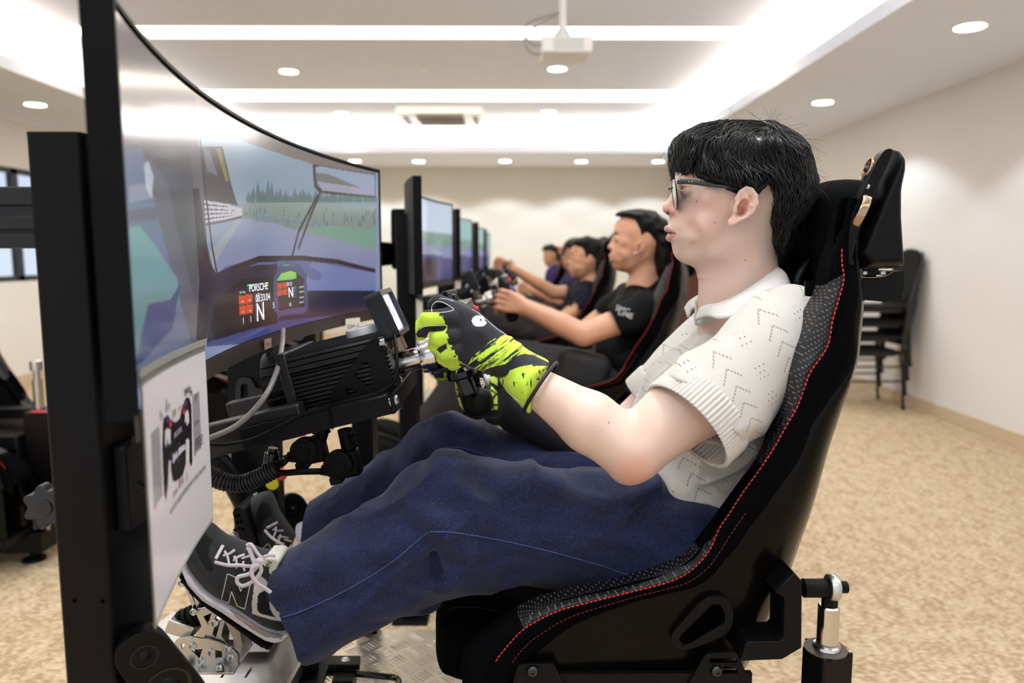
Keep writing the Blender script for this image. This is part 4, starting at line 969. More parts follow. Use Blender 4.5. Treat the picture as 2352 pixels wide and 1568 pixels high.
# bolster stations: inner edge, stitch, outer edge, shell back edge (photo pixels)
ST = [
 # inner        stitch       outer        shell
 ((1935,470), (1950,452), (1972,458), (1985,480)),
 ((1915,550), (1935,530), (1966,545), (1980,575)),
 ((1893,620), (1932,600), (1968,620), (1982,650)),
 ((1886,668), (1937,640), (1972,675), (1984,700)),
 ((1862,715), (1924,690), (1964,735), (1978,770)),
 ((1840,769), (1911,735), (1964,790), (1972,825)),
 ((1816,812), (1899,795), (1962,828), (1960,860)),
 ((1803,856), (1862,851), (1945,862), (1950,895)),
 ((1797,905), (1846,890), (1915,905), (1937,930)),
 ((1789,958), (1829,935), (1870,968), (1922,975)),
 ((1772,1010), (1800,985), (1856,1003), (1904,1030)),
 ((1753,1055), (1778,1025), (1838,1050), (1890,1080)),
 ((1715,1110), (1745,1075), (1808,1095), (1875,1135)),
 ((1677,1162), (1707,1127), (1765,1155), (1858,1190)),
 ((1642,1210), (1676,1175), (1722,1212), (1840,1240)),
 ((1612,1248), (1651,1212), (1692,1255), (1815,1310)),
 ((1595,1274), (1634,1252), (1662,1290), (1790,1370)),
 ((1570,1292), (1612,1284), (1632,1325), (1760,1440)),
 ((1530,1309), (1572,1318), (1590,1350), (1720,1520)),
 ((1490,1324), (1525,1338), (1540,1362), (1640,1640)),
 ((1440,1338), (1470,1352), (1480,1376), (1560,1690)),
 ((1400,1348), (1418,1365), (1430,1392), (1480,1700)),
 ((1340,1360), (1350,1382), (1371,1412), (1400,1700)),
 ((1285,1374), (1290,1398), (1310,1440), (1330,1700)),
 ((1230,1389), (1240,1420), (1262,1475), (1280,1690)),
 ((1185,1412), (1200,1445), (1222,1510), (1235,1680)),
 ((1140,1440), (1165,1482), (1185,1560), (1190,1675)),
 ((1090,1478), (1137,1520), (1155,1620), (1160,1670)),
 ((1060,1520), (1115,1580), (1135,1650), (1140,1668)),
 ((1062,1570), (1100,1620), (1118,1665), (1128,1668)),
]
ST = np.array(ST, float)
def dense(col, n=150): return spline(ST[:, col], n)
def mir(p): p = np.array(p, float); p[..., 1] = 2*YS-p[..., 1]; return p
def make_seat(label):
    t = thing('bucket_seat', label, 'racing seat', (P(1560,1500,YN)[0], YS, ZD), 'black bucket racing seats')
    I, S_, O, B = (dense(k) for k in range(4)); n = len(I)
    def pan(a, y): return np.array([P(x, z, y) for x, z in a])
    i3 = pan(I, YN+.022); s3 = pan(S_, YN-.015); o3 = pan(O, YN+.0)
    w_ = np.linalg.norm(o3-i3, axis=1)
    m1 = pan(I*.62+S_*.38, YN-.002); m2 = pan(S_*.5+O*.5, YN-.012)
    fade = np.ones(n)
    for sgn, f in ((1, lambda p: p), (-1, mir)):
        # inner leather band, outer suede band as one padded roll split along the stitch
        def band(a, b, c, name, m_, lo=0, hi=n, back=.03):
            G = []
            for k in range(lo, hi):
                q0, q1, q2 = a[k], b[k], c[k]; bk = [(q0+q2)/2+np.array([0, back, 0])]
                G.append([q0+np.array([0, back, 0])*.8, q0, .5*(q0+q1)+np.array([0, -.004, 0]), q1, .5*(q1+q2)+np.array([0, -.003, 0]), q2, q2+np.array([0, back, 0])*.8])
            return MB().grid(f(np.array(G))).build(name, m_, t, smooth=True, mods=None)
        k1 = 14; k2 = 128                     # leather from the shoulder to the front of the roll
        ins, outs = 0, n
        def seg_(lo, hi, m_, nm): band(i3, m1, s3, nm, m_, lo, hi)
        seg_(0, k1+1, M_suede, 'bolster_top'); seg_(k1, 62, M_perf, 'shoulder_bolster'); seg_(61, 80, M_suede, 'waist_bolster'); seg_(79, k2+1, M_perf, 'thigh_bolster'); seg_(k2, n, M_suede, 'bolster_nose')
        band(s3, m2, o3, 'outer_bolster', M_suede, 0, n)
        # shell wall
        b3 = pan(B, YN+.10); b2 = pan(B*.94+O*.06, YN+.035); b1 = pan(B*.7+O*.3, YN+.008); bc = pan(B, YN+.10); bc[:, 1] = YS
        dx_ = (bc-b3); 
        G = [[o3[k]+[0,.004,0], .6*o3[k]+.4*b1[k]+[0,-.001,0], b1[k], b2[k], b3[k], np.array([b3[k][0]*.35+bc[k][0]*.65 if False else b3[k][0]+.012, YN+.18, b3[k][2]]), np.array([b3[k][0]+.016, YS, b3[k][2]])] for k in range(n)]
        MB().grid(f(np.array(G))).build('shell', M_shell, t, smooth=True)
        # seams of red thread
        for src, lift, m_, nm, r, lo, hi in ((s3, -.0018, M_red, 'red_seam', .0011, 8, 140), (m2, -.0022, M_red2, 'second_seam', .0007, 70, 135)):
            if sgn < 0 and nm == 'second_seam': continue
            q_ = f(src[lo:hi]+[0, lift, 0]) if sgn > 0 else f(src[lo:hi]+[0, lift, 0])
            s_l = np.concatenate([[0], np.cumsum(np.linalg.norm(np.diff(q_, axis=0), axis=1))]); L_ = s_l[-1]; mb = MB(); d = 0
            while d < L_-.006:
                a = np.array([np.interp(d, s_l, q_[:, k]) for k in range(3)]); b = np.array([np.interp(d+.0046, s_l, q_[:, k]) for k in range(3)])
                mb.tube([a, (a+b)/2+[0, lift*.4*sgn, 0], b], [r*.5, r, r*.5], 5); d += .0062
            o_ = mb.build(nm, m_, t, fix=False); o_['kind'] = 'stuff'
    # inner back and pan
    inn = pan(I, YN+.045)
    G = []
    for k in range(n):
        p0 = inn[k]; ys = np.linspace(p0[1], 2*YS-p0[1], 9); row = []
        bx, bz = b3[k][0]+.012, b3[k][2]; dl = unit(np.array([bx-p0[0], 0, bz-p0[2]]))
        for y in ys:
            s_ = abs(y-YS)/(YS-p0[1]); dep = .10*(1-s_**3); q = p0+dl*min(dep, np.linalg.norm([bx-p0[0], bz-p0[2]])*.6); row.append([q[0], y, q[2]])
        G.append(row)
    MB().grid(np.array(G)).build('liner', M_suede, t, smooth=True)
    # headrest: padded head box with two strap slots
    ho = [(1992,418),(1962,412),(1925,410),(1893,414),(1862,430),(1838,452),(1815,495),(1795,545),(1780,600),(1778,640),(1800,690),(1880,720),(1935,700),(1960,640),(1985,560),(1996,480)]
    h3 = [P(x, y, YS) for x, y in ho]; cx_ = np.mean(h3, axis=0)
    pl_ = np.array([[p[0], p[2]] for p in h3])
    s1_ = [(1808,628),(1842,588),(1850,590),(1852,646),(1812,650)]
    def fh(p):
        yy = np.abs(p[:, 1]-YS); W = .150-.25*np.maximum(p[:, 2]-P(1900,500,YS)[2], 0)
        d = smax(inflate(p, pl_, YS, W, .045), -(rbox(p, P(1840,625,YS)+[0,0,0], (.03,.022,.028), .012, None)+0*yy) if False else inflate(p, pl_, YS, W, .045), .01)
        for s in (-1, 1):
            q = p-np.array([P(1845,620,YS)[0], YS+s*.07, P(1845,620,YS)[2]]); 
            d = smax(d, -(np.maximum(np.abs(q[:, 1])-.03, np.abs(q[:, 2]+.002)-.022)), .012)
        return d+.0015*np.clip(vnoise(p, 25), -.5, .5)
    lo = pl_.min(0)-.02; hi = pl_.max(0)+.02
    sdfobj('headrest', fh, (lo[0], YS-.18, lo[1]), (hi[0], YS+.18, hi[1]), .006, M_suede, t)
    for s in (-1, 1):
        c = P(1832, 620, YS+s*.07 if s < 0 else YS)
        r_ = [P(x, y, YS) for x, y in ((1812,652),(1818,630),(1838,598),(1852,588),(1862,596),(1864,620),(1865,652))]
        r_ = [np.array([p[0]-.004, YS+s*.07-.028*s, p[2]]) for p in r_]
        MB().tube(spline(r_, 20), .006, 8).build('slot_rim', mat('slot_rim_grey', (44,50,58), .45), t, smooth=True)
    # side slot with rim
    zo = [(1541,1468),(1543,1455),(1600,1390),(1625,1370),(1660,1368),(1680,1385),(1686,1415),(1680,1445),(1660,1462),(1590,1490),(1560,1492),(1547,1485)]
    zi = [(1560,1468),(1563,1460),(1612,1412),(1635,1388),(1655,1388),(1664,1405),(1666,1422),(1664,1430),(1580,1480),(1566,1480)]
    for s in (1, -1):
        yy = YN-.007 if s > 0 else 2*YS-YN+.007
        A_ = [np.array([p[0], yy, p[2]]) for p in L3(roundpoly(zo, 10, 4), YN-.007)]; B_ = [np.array([p[0], yy, p[2]]) for p in L3(roundpoly(zi, 6, 4), YN-.007)]
        MB().prism(A_, (0, .022*s, 0), [B_]).build('slot_bezel', mat('slot_bezel_black', (10,10,12), .4, spec=.15), t, bevel=.002)
        MB().prism([p+[0,.004*s,0] for p in B_], (0,.001*s,0)).build('slot_opening', mat('hole_black', (3,3,3), .95, spec=0), t)
    # cushion nose between the thighs
    cu = [(1003,1395),(1010,1362),(1035,1347),(1110,1352),(1240,1392),(1330,1420),(1330,1520),(1180,1530),(1060,1508),(1010,1492),(998,1470)]
    pc_ = np.array([[p[0], p[2]] for p in L3(roundpoly(cu, 14, 4), YS-.03)])
    fc_ = lambda p: inflate(p, pc_, YS, .15, .035)+.0012*np.sin((p[:, 2])*60)
    lo = pc_.min(0)-.02; hi = pc_.max(0)+.02
    sdfobj('cushion', fc_, (lo[0], YS-.17, lo[1]), (hi[0], YS+.17, hi[1]), .005, M_suede, t)
    MB().tube([p+[0,-.0,0] for p in spline([P(1030,1400,1.10), P(1060,1393,1.095), P(1130,1400,1.095), P(1230,1430,1.095)], 20)], .0012, 6).build('cushion_piping', M_rub, t, smooth=True)
    # side mounts
    for s in (1, -1):
        yy = YN-.014 if s > 0 else 2*YS-YN+.008
        pj3 = lambda pts, r: [np.array([p[0], yy, p[2]]) for p in L3(roundpoly(pts, r), YN-.014)]
        sl1 = [(1629,1512),(1694,1510),(1694,1522),(1632,1524)]; sl2 = [(1629,1536),(1694,1534),(1694,1547),(1632,1549)]
        MB().prism(pj3([(1622,1501),(1693,1497),(1755,1640),(1540,1640)], 8), (0,.006,0), [pj3(sl1, 5), pj3(sl2, 5)]).build('side_mount', M_black, t, bevel=.0012)
        MB().prism(pj3([(1190,1526),(1272,1523),(1330,1640),(1160,1640)], 8), (0,.006,0)).build('side_mount', M_black, t, bevel=.0012)
        for px, py in ((1646,1541),(1223,1541)):
            a = L3([(px,py)], YN-.014)[0]; a = np.array([a[0], yy+(.0 if s > 0 else .006), a[2]])
            MB().lathe(a, (0,-s,0), [(0,.0085),(.001,.0085),(.003,.0075),(.005,.0045),(.0045,.0025),(.003,.002)], 20).build('mount_bolt', mat('dark_bolt', (70,72,75), .22, 1), t, angle=50)
    zb = P(1646,1568,YN)[2]
    MB().bb(P(1180,1600,YN)[0], P(1700,1600,YN)[0], YN-.02, 2*YS-YN+.02, ZD+.0, ZD+.03).build('slider_frame', M_black, t, bevel=.003)
    for s in (YN-.01, 2*YS-YN+.004): MB().bb(P(1180,1600,YN)[0], P(1720,1600,YN)[0], s, s+.008, ZD+.02, zb+.02).build('mount_rail', M_black, t)
    return t
seat1 = make_seat('black suede bucket seat with red stitching holding the young man in the cream knit shirt')
# near satellite speaker on the headrest
spk = thing('headrest_speaker', 'black satellite speaker fixed beside the headrest of the nearest seat', 'speaker', P(2000, 610, 1.0))
fr2 = [(2044,341),(2030,347),(2014,372),(1990,425),(1958,490),(1932,555),(1925,583)]
cab = [(2044,341),(2055,345),(2069,368),(2069,395),(2060,440),(2060,500),(2064,560),(2068,616),(1975,620),(1955,600),(1945,585),(1960,545),(1990,470),(2020,400),(2040,352)]
c3 = np.array([[p[0], p[2]] for p in L3(roundpoly(cab, 6, 3), .985)])
fs = lambda p: inflate(p, c3, 1.0, .045, .014)
lo = c3.min(0)-.01; hi = c3.max(0)+.01
sdfobj('cabinet', fs, (lo[0], .94, lo[1]), (hi[0], 1.06, hi[1]), .0022, mat('speaker_satin', (8,8,10), .35, spec=.15), spk)
bf = [(2042,340),(2052,343),(2048,358),(2020,420),(1996,480),(1970,540),(1958,590),(1963,610),(1935,604),(1925,584),(1930,560),(1958,488),(1990,424),(2014,370),(2030,346)]
MB().prism(L3(roundpoly(bf, 6, 4), .953), (0,.016,0)).build('baffle', mat('speaker_satin', (8,8,10), .35, spec=.15), spk, bevel=.003)
MB().prism(L3(roundpoly([(1927,585),(1948,583),(1960,606),(1936,602)], 3), .9555), (0,.01,0)).build('corner_facet', mat('grey_plastic', (90,93,97), .4), spk)
fn = unit(np.array([-.9, -.35, .38]))
for (px, py, r, e) in ((1974,484,.028,0),(2006,386,.014,0)):
    a = P(px, py, .955)
    tt = unit(P(2014,372,.955)-P(1932,555,.955)); nn_ = unit(np.cross(tt, [0,1,0])); nn_ = nn_ if nn_[0] < 0 else -nn_
    nn_ = unit(nn_+np.array([0,.12,0])); a = a+np.array([.003,.018,0])
    MB().lathe(a-nn_*.006, nn_, [(0,r),(.008,r*1.02),(.010,r*.98),(.0095,r*.88),(.004,r*.8)], 36).build('driver_ring', mat('bronze_ring', (176,150,126), .2, 1), spk, angle=35)
    MB().lathe(a-nn_*.001, nn_, [(0,r*.8),(.002,r*.7),(.001,r*.4),(.006,r*.25),(.007,.0005)], 28).build('driver', mat('blue_black_case', (24,27,36), .35, .3), spk, angle=50)
MB().lathe(P(1995,430,.955), nn_, [(0,.004),(.003,.004),(.003,.002)], 12).build('screw_cap', M_bolt, spk, angle=35)
MB().sphere(P(2069, 602, 1.0), .005, 8).build('rear_button', M_rub, spk, smooth=True)
# bracket under it
bq = thing('speaker_bracket', 'black steel plate bracket behind the nearest headrest, under its speaker', 'bracket', P(2010, 655, 1.02))
MB().prism(L3(roundpoly([(1850,645),(1960,648),(1975,641),(2020,636),(2052,622),(2075,622),(2077,640),(2076,665),(2067,692),(2050,690),(2040,688),(2031,693),(1975,688),(1850,680)], 3), 1.02), (0,.004,0)).build('plate', M_black, bq, bevel=.0008)
MB().prism(L3([(1972,625),(2075,622),(2076,630),(1972,632)], 1.0), (0,.06,0)).build('shelf', M_black, bq)
for px in (1984, 2026): MB().lathe(P(px, 623, 1.0), (0,0,-1), [(0,.005),(.004,.005),(.005,.003)], 12).build('bracket_screw', M_bolt, bq, angle=35)
MB().tube(spline([P(1972,636,1.0), P(2010,636,1.0), P(2035,632,1.0), P(2052,622,1.0)], 14), .001, 6).build('wire', mat('bronze_ring', (176,150,126), .2, 1), bq)
MB().bb(P(1850,660,1.3)[0]-.05, P(1960,660,1.02)[0], 1.024, 1.45, P(1900,685,1.2)[2], P(1900,650,1.2)[2]).build('cross_strap', M_black, bq, bevel=.002)
# motion actuator behind the seat
ac2 = thing('motion_actuator', 'black motion actuator with a polished rod behind the nearest seat', 'actuator', (P(1898,1480,.95)[0], .99, 0))
T_ = [(1842,1482),(1888,1464),(1962,1498),(1893,1517)]
zt4 = P(1893, 1517, .93)[2]
ct = [PZ(x, y, zt4) for x, y in T_]
MB().prism(ct, (0,0,-(zt4-.03))).build('housing', M_black, ac2, bevel=.003)
cc4 = np.mean(ct, axis=0)
MB().prism([c*.55+cc4*.45+np.array([0,0,0]) for c in ct][:0] or [cc4+[.028*math.cos(a), .028*math.sin(a), 0] for a in np.linspace(0, 2*math.pi, 28, endpoint=False)], (0,0,.0015)).build('seal_ring', mat('seal_grey', (84,80,74), .4, .5), ac2)
MB().prism([PZ(x, y, zt4)+[0,0,.0003] for x, y in ((1922,1471),(1952,1492),(1944,1499),(1918,1484))], (0,0,.0006)).build('red_label', mat('label_red', (196,60,54), .5), ac2)
textobj('DANGER', .0085, mat('label_white', (240,236,230), .5), ac2, PZ(1921,1477,zt4)+[0,0,.0011], unit(PZ(1948,1496,zt4)-PZ(1921,1477,zt4)), unit(np.cross([0,0,1], PZ(1948,1496,zt4)-PZ(1921,1477,zt4))), 'label_lettering', xs=.8)
for x, y in ((1856,1470),(1905,1512),(1941,1504),(1890,1467)): MB().cyl(PZ(x,y,zt4)+[0,0,.0001], PZ(x,y,zt4)+[0,0,.0006], .0042, n=14).build('bolt_hole', mat('hole_black', (3,3,3), .95, spec=0), ac2)
rb = PZ(1899, 1488, zt4); rt = P(1905, 1392, rb[1])
MB().lathe(rb, (0,0,1), [(0,.0165),(.002,.0185),(.006,.0175),(.007,.0142),(rt[2]-rb[2],.0142),(rt[2]-rb[2]+.002,.012)], 32).build('rod', M_steel, ac2, angle=30)
MB().lathe(rt, (0,0,1), [(0,.0105),(.014,.0105),(.016,.008),(.03,.008)], 6).build('lock_nut', M_rub, ac2, angle=20)
re_ = P(1912, 1348, rb[1])
MB().lathe(re_-[.006,0,0], (1,0,0), [(0,.012),(.0,.0165),(.002,.018),(.010,.018),(.012,.0165),(.012,.012)], 32).build('rod_end', mat('zinc', (205,208,205), .3, .9), ac2, angle=40)
MB().sphere(re_, .0125, 12).build('ball', M_chrome, ac2, smooth=True)
MB().lathe(P(1845,1350,rb[1]), (1,0,0), [(0,.0125),(.0395,.0125),(.041,.0115)], 24).lathe(re_+[.005,0,0], (1,0,0), [(0,.008),(.014,.008),(.015,.007)], 18).build('pivot_shaft', M_black, ac2, angle=35)
arm_ = thing('actuator_arm', 'black boxed steel arm reaching from behind the seat to the actuator pin', 'arm', P(1790, 1450, rb[1]))
ya = rb[1]-.028
oa = [(1825,1315),(1843,1335),(1842,1488),(1798,1514),(1700,1518),(1715,1475),(1792,1473),(1800,1465),(1802,1375),(1780,1360)]
MB().prism(L3(oa, ya), (0,.055,0)).build('arm_body', M_black, arm_, bevel=.002)
# ================================================================ DRIVER IN THE CREAM SHIRT
def pj(V):
    d = np.asarray(V)-CP; z = d@FW; return 1176+F*(d@RT)/z, 784-F*(d@UP)/z
def inpoly(x, y, poly):
    r = np.zeros(x.shape, bool); n = len(poly); j = n-1
    for i in range(n):
        xi, yi = poly[i]; xj, yj = poly[j]
        r ^= ((yi > y) != (yj > y)) & (x < (xj-xi)*(y-yi)/((yj-yi) if yj != yi else 1e-9)+xi); j = i
    return r
def onsurf(f, pts, Ya, Yb, n=90, lift=0.0):
    "first hit of the rays through photo pixels with a solid"
    pts = np.asarray(pts, float); Ys = np.linspace(Ya, Yb, n); out = []
    for x, y in pts:
        q = np.array([P(x, y, t) for t in Ys]); v = f(q); k = np.nonzero(v < 0)[0]
        out.append(q[k[0]]-(FW*lift) if len(k) else None)
    last = next((o for o in out if o is not None), P(pts[0][0], pts[0][1], Yb))
    res = []
    for o in out: last = o if o is not None else last; res.append(last)
    return np.array(res)
def xz(pts, Y): return np.array([[p[0], p[2]] for p in L3(pts, Y)])
drv = thing('person', 'young man in glasses, cream knit polo and blue jeans, gripping the wheel in lime gloves', 'person', P(1500, 1300, YS))
HY_ = 1.20
M_skin = mat('skin_light', (230,190,170), .48, attr=True, bump=.12, scale=420, var=.015, sss=.12, bdist=.001)
M_cyr = None
headp = xz(roundpoly([(1566,345),(1556,375),(1553,399),(1553,411),(1552,425),(1552,440),(1551,455),(1549,470),(1545,485),(1541,499),(1538,510),(1536,522),(1538,535),(1539,548),(1544,560),(1545,571),(1547,582),(1554,595),(1571,605),(1592,611),(1625,616),(1670,604),(1720,585),(1765,560),(1805,520),(1838,460),(1846,400),(1832,345),(1790,312),(1720,298),(1650,300),(1600,316)], 10, 3), HY_)
nosep = xz([(1552,424),(1545,435),(1541,445),(1535,457),(1528,464),(1523,470),(1521,478),(1523,485),(1529,491),(1537,495),(1543,500),(1560,495),(1566,460),(1562,436)], HY_)
WP = [((1562,375),.058),((1560,430),.054),((1600,450),.069),((1700,450),.071),((1720,350),.074),((1830,420),.060),((1552,592),.026),((1580,600),.040),((1640,600),.056),((1562,530),.046),((1690,560),.064),((1558,480),.052),((1600,520),.066),((1640,400),.071),((1780,520),.056),((1610,340),.066)]
RP = [((1562,375),.055),((1556,440),.036),((1552,500),.030),((1556,590),.026),((1620,600),.036),((1700,580),.05),((1720,350),.07),((1830,420),.07),((1550,540),.028),((1780,520),.06)]
WPq = [xz([p], HY_)[0] for p, _ in WP]; WPv = [v for _, v in WP]; RPq = [xz([p], HY_)[0] for p, _ in RP]; RPv = [v for _, v in RP]
pH = lambda x, y, dy=0: P(x, y, HY_)+np.array([0, dy, 0])
EO = -.090
earp = xz([(1676,514),(1675,505),(1683,494),(1688,480),(1691,458),(1700,440),(1714,430),(1727,434),(1736,450),(1737,470),(1731,487),(1719,499),(1703,506),(1690,517),(1682,520)], HY_+EO+.002)
ear_rim = [P(x, y, HY_+EO-.001) for x, y in ((1698,468),(1694,455),(1702,440),(1714,432),(1725,436),(1733,450),(1734,468),(1728,485),(1716,497),(1702,503),(1690,511),(1681,514),(1679,509))]
exc = P(1690, 470, HY_+EO)[0]
def f_ear(p, s):
    q = p.copy()
    if s > 0: q[:, 1] = 2*HY_-q[:, 1]
    q[:, 1] += (q[:, 0]-exc)*.38-.004
    d = inflate(q, earp, HY_+EO+.002, .0042, .006)
    for a, b in zip(ear_rim[:-1], ear_rim[1:]): d = sm(d, cone(q, a, b, .0030, .0030), .0018)
    d = sm(d, cone(q, P(1712,452,HY_+EO-.002), P(1722,472,HY_+EO-.002), .0024, .0026), .002); d = sm(d, cone(q, P(1722,472,HY_+EO-.002), P(1712,492,HY_+EO-.002), .0026, .0026), .002)
    d = smax(d, -ell(q, P(1707,478,HY_+EO-.004), (.0080,.0110,.0135), rotm(0, .3)), .002)
    d = smax(d, -ell(q, P(1724,455,HY_+EO-.005), (.0026,.006,.010), rotm(0, -.35)), .0015)
    d = sm(d, cone(q, P(1700,470,HY_-.062), P(1700,475,HY_+EO), .012, .008), .004); d = smax(d, -ell(q, P(1707,478,HY_+EO-.005), (.0075,.0125,.013), rotm(0, .3)), .002)
    d = sm(d, ell(q, P(1690,484,HY_+EO), (.0035,.006,.006)), .002)
    return d
def f_head(p):
    W = idw(p, WPq, WPv); R = idw(p, RPq, RPv)
    d = inflate(p, headp, HY_, W, R)
    xx = p[:, 2]; zb = P(1545,430,HY_)[2]; zt = P(1530,485,HY_)[2]
    Wn = np.interp(-xx, [-zb, -P(0,460,HY_)[2], -zt, -P(0,500,HY_)[2]], [.0075,.009,.0125,.010])
    d = sm(d, inflate(p, nosep, HY_, Wn, .011), .006)
    for s in (-1, 1):
        d = sm(d, ell(p, pH(1547, 485, s*.0125), (.0068,.0052,.0062)), .0035)
        d = smax(d, -ell(p, pH(1533, 493, s*.0065), (.0045,.0032,.0032)), .0015)
        d = smax(d, -ell(p, pH(1549, 437, s*.034), (.013,.017,.0105)), .009)
        d = sm(d, ell(p, pH(1566, 431, s*.033), (.012,.015,.0045), rotm(0, .1)), .004)
        d = sm(d, ell(p, pH(1568, 442, s*.033), (.012,.015,.005), rotm(0, -.1)), .004)
        d = sm(d, cone(p, pH(1533, 525, 0), pH(1553, 535, s*.024), .0046, .0026), .004)
        d = sm(d, cone(p, pH(1537.5, 546, 0), pH(1553, 538, s*.023), .0052, .0026), .004)
        d = sm(d, f_ear(p, s), .004)
    d = smax(d, -np.maximum(cone(p, pH(1527, 534, 0), pH(1545, 536.5, -.02), .0012, .001), -1), .001)
    d = smax(d, -cone(p, pH(1527, 534, 0), pH(1545, 536.5, .02), .0012, .001), .001)
    return d
# body joints
shN, elN, wrN = P(1775, 775, 1.07), P(1452, 1034, 1.0), P(1175, 850, 1.04)
shF, elF, wrF = P(1655, 790, 1.39), P(1420, 1000, 1.43), P(1165, 925, 1.36)
neckA, neckB = P(1700, 545, HY_), P(1712, 735, HY_+.01)
hipC = P(1600, 1195, YS)
def f_body(p):
    xw = P(1860, 640, HY_)
    d = np.full(len(p), 9.)
    hm = (p[:, 2] > P(1700, 640, HY_)[2]) & (p[:, 2] < P(1700, 280, HY_)[2]+.05) & (np.abs(p[:, 1]-HY_) < .16) & (p[:, 0] > .18)
    if hm.any(): d[hm] = f_head(p[hm])
    nk = cone(p*[1,1,1], neckA, neckB, .052, .060); d = sm(d, nk, .022)
    d = sm(d, cone(p, P(1637,640,HY_), P(1650,760,HY_+.01), .020, .03), .03)
    tor = lambda a, b, r1, r2: cone((p-[0,YS,0])*[1,.62,1]+[0,YS,0], a, b, r1, r2)
    a, b, c = P(1745,800,YS), P(1660,960,YS), P(1590,1170,YS)
    d = sm(d, tor(a, b, .085, .09), .04); d = sm(d, tor(b, c, .09, .085), .03)
    d = sm(d, cone(p, shN, elN+(shN-elN)*.45, .052, .054), .03)
    d = sm(d, cone(p, elN+(shN-elN)*.45, elN, .054, .041), .01)
    d = sm(d, cone(p, elN, elN+(wrN-elN)*.35, .042, .0415), .012)
    d = sm(d, ell(p, P(1440,1082,1.0), (.014,.014,.012)), .02)
    d = sm(d, cone(p, elN+(wrN-elN)*.35, wrN, .0415, .021), .01)
    d = sm(d, cone(p, shF, elF, .05, .040), .03); d = sm(d, cone(p, elF, wrF, .040, .026), .01)
    for hipx, kn in ((1.14, P(1050,1160,1.11)), (1.34, P(1045,1070,1.36))):
        h_ = P(1560,1215,hipx); d = sm(d, cone(p, h_, kn, .07, .05), .03)
    d = sm(d, cone(p, P(1050,1160,1.11), P(665,1375,1.08), .045, .032), .01); d = sm(d, cone(p, P(1045,1070,1.36), P(690,1270,1.36), .045, .032), .01)
    return d
def skincol(V):
    x, y = pj(V); base = np.array([232, 201, 186.]); c = np.tile(base, (len(V), 1))
    head = (V[:, 2] > P(1700, 620, HY_)[2]) & (x > 1500) & (x < 1900)
    n = vnoise(V, 30)[:, None]*10; c += n*[1, .6, .5]
    def blush_shade(cx, cy, r, col, k):
        g_ = (np.exp(-(((x-cx)**2+(y-cy)**2)/r**2))*head*k)[:, None]; c[:] = c*(1-g_)+np.array(col)*g_
    blush_shade(1610, 500, 55, (228, 176, 162), .5); blush_shade(1530, 480, 16, (226, 150, 138), .6); blush_shade(1550, 495, 10, (196, 110, 100), .5)
    blush_shade(1712, 470, 22, (226, 158, 142), .5); blush_shade(1690, 500, 14, (224, 160, 148), .4); blush_shade(1592, 556, 7, (210, 130, 118), .4); blush_shade(1704, 482, 10, (150, 84, 74), .75); blush_shade(1712, 466, 8, (178, 108, 96), .5); blush_shade(1724, 452, 4, (190, 120, 106), .5)  # ear flush, then shade painted into the ear's hollow and groove
    g_ = np.exp(-((x-1455)**2+(y-1090)**2)/45**2)[:, None]*.45; c = c*(1-g_)+np.array([222, 140, 118])*g_
    g_ = np.exp(-((x-1470)**2+(y-980)**2)/25**2)[:, None]*.25; c = c*(1-g_)+np.array([222, 140, 118])*g_
    lips = inpoly(x, y, [(1522,520),(1529,514),(1536,521),(1545,529),(1554,535),(1548,545),(1540,553),(1530,556),(1526,548),(1530,537)]) & head
    c[lips] = [212, 152, 142]
    c[inpoly(x, y, [(1529,488),(1534,485),(1538,489),(1535,493),(1530,492)]) & head] = [110, 52, 44]  # nostril: the shade of its hollow painted into the skin colour
    line = inpoly(x, y, [(1527,533),(1540,532.5),(1552,534.5),(1552,536.5),(1540,536),(1528,537.5)]) & head; c[line] = [120, 60, 58]
    for cx, cy, r in ((1679.5,511,1.6),(1585,464,1.0),(1568,504.5,1.3),(1641,510,1.2),(1600,463,.9),(1711,598,1.4),(1399,969,1.6)):
        m_ = (x-cx)**2+(y-cy)**2 < r*r; c[m_] = [140, 88, 72]
    br = inpoly(x, y, [(1551,402),(1556,394),(1570,391),(1578,396),(1566,398),(1558,402)]) & head; c[br] = [60, 44, 40]
    return to_lin(np.clip(c*.955/255, 0, 1))
lo = np.array([min(P(640,1400,1.0)[0], 0)-.1, .93, P(640,1420,1.08)[2]-.08]); hi = np.array([P(1860,500,1.25)[0]+.05, 1.56, P(1700,280,HY_)[2]+.05])
sdfobj('body', f_body, lo, hi, .0021, M_skin, drv, cols=skincol, lev=4)
# eyes
for s in (-1, 1):
    c = pH(1569.5, 436.5, s*.033)
    e = MB().sphere(c, .0112, 14).build('eye', mat('eye_white', (232,226,222), .15, coat=.6), drv, smooth=True)
    MB().lathe(c-[.0100,0,0], (-1,0,0), [(-.001,.0056),(.0006,.0052),(.0016,.003),(.0018,.0005)], 20).build('iris', mat('iris_brown', (44,26,20), .1, coat=.8), e, smooth=True)
    MB().tube(spline([pH(1556,433,s*.022), pH(1551.5,431.5,s*.033), pH(1557,433,s*.044)], 10), .0009, 6).build('lash_line', mat('hair_black', (9,8,9), .3, spec=.6), e, smooth=True)
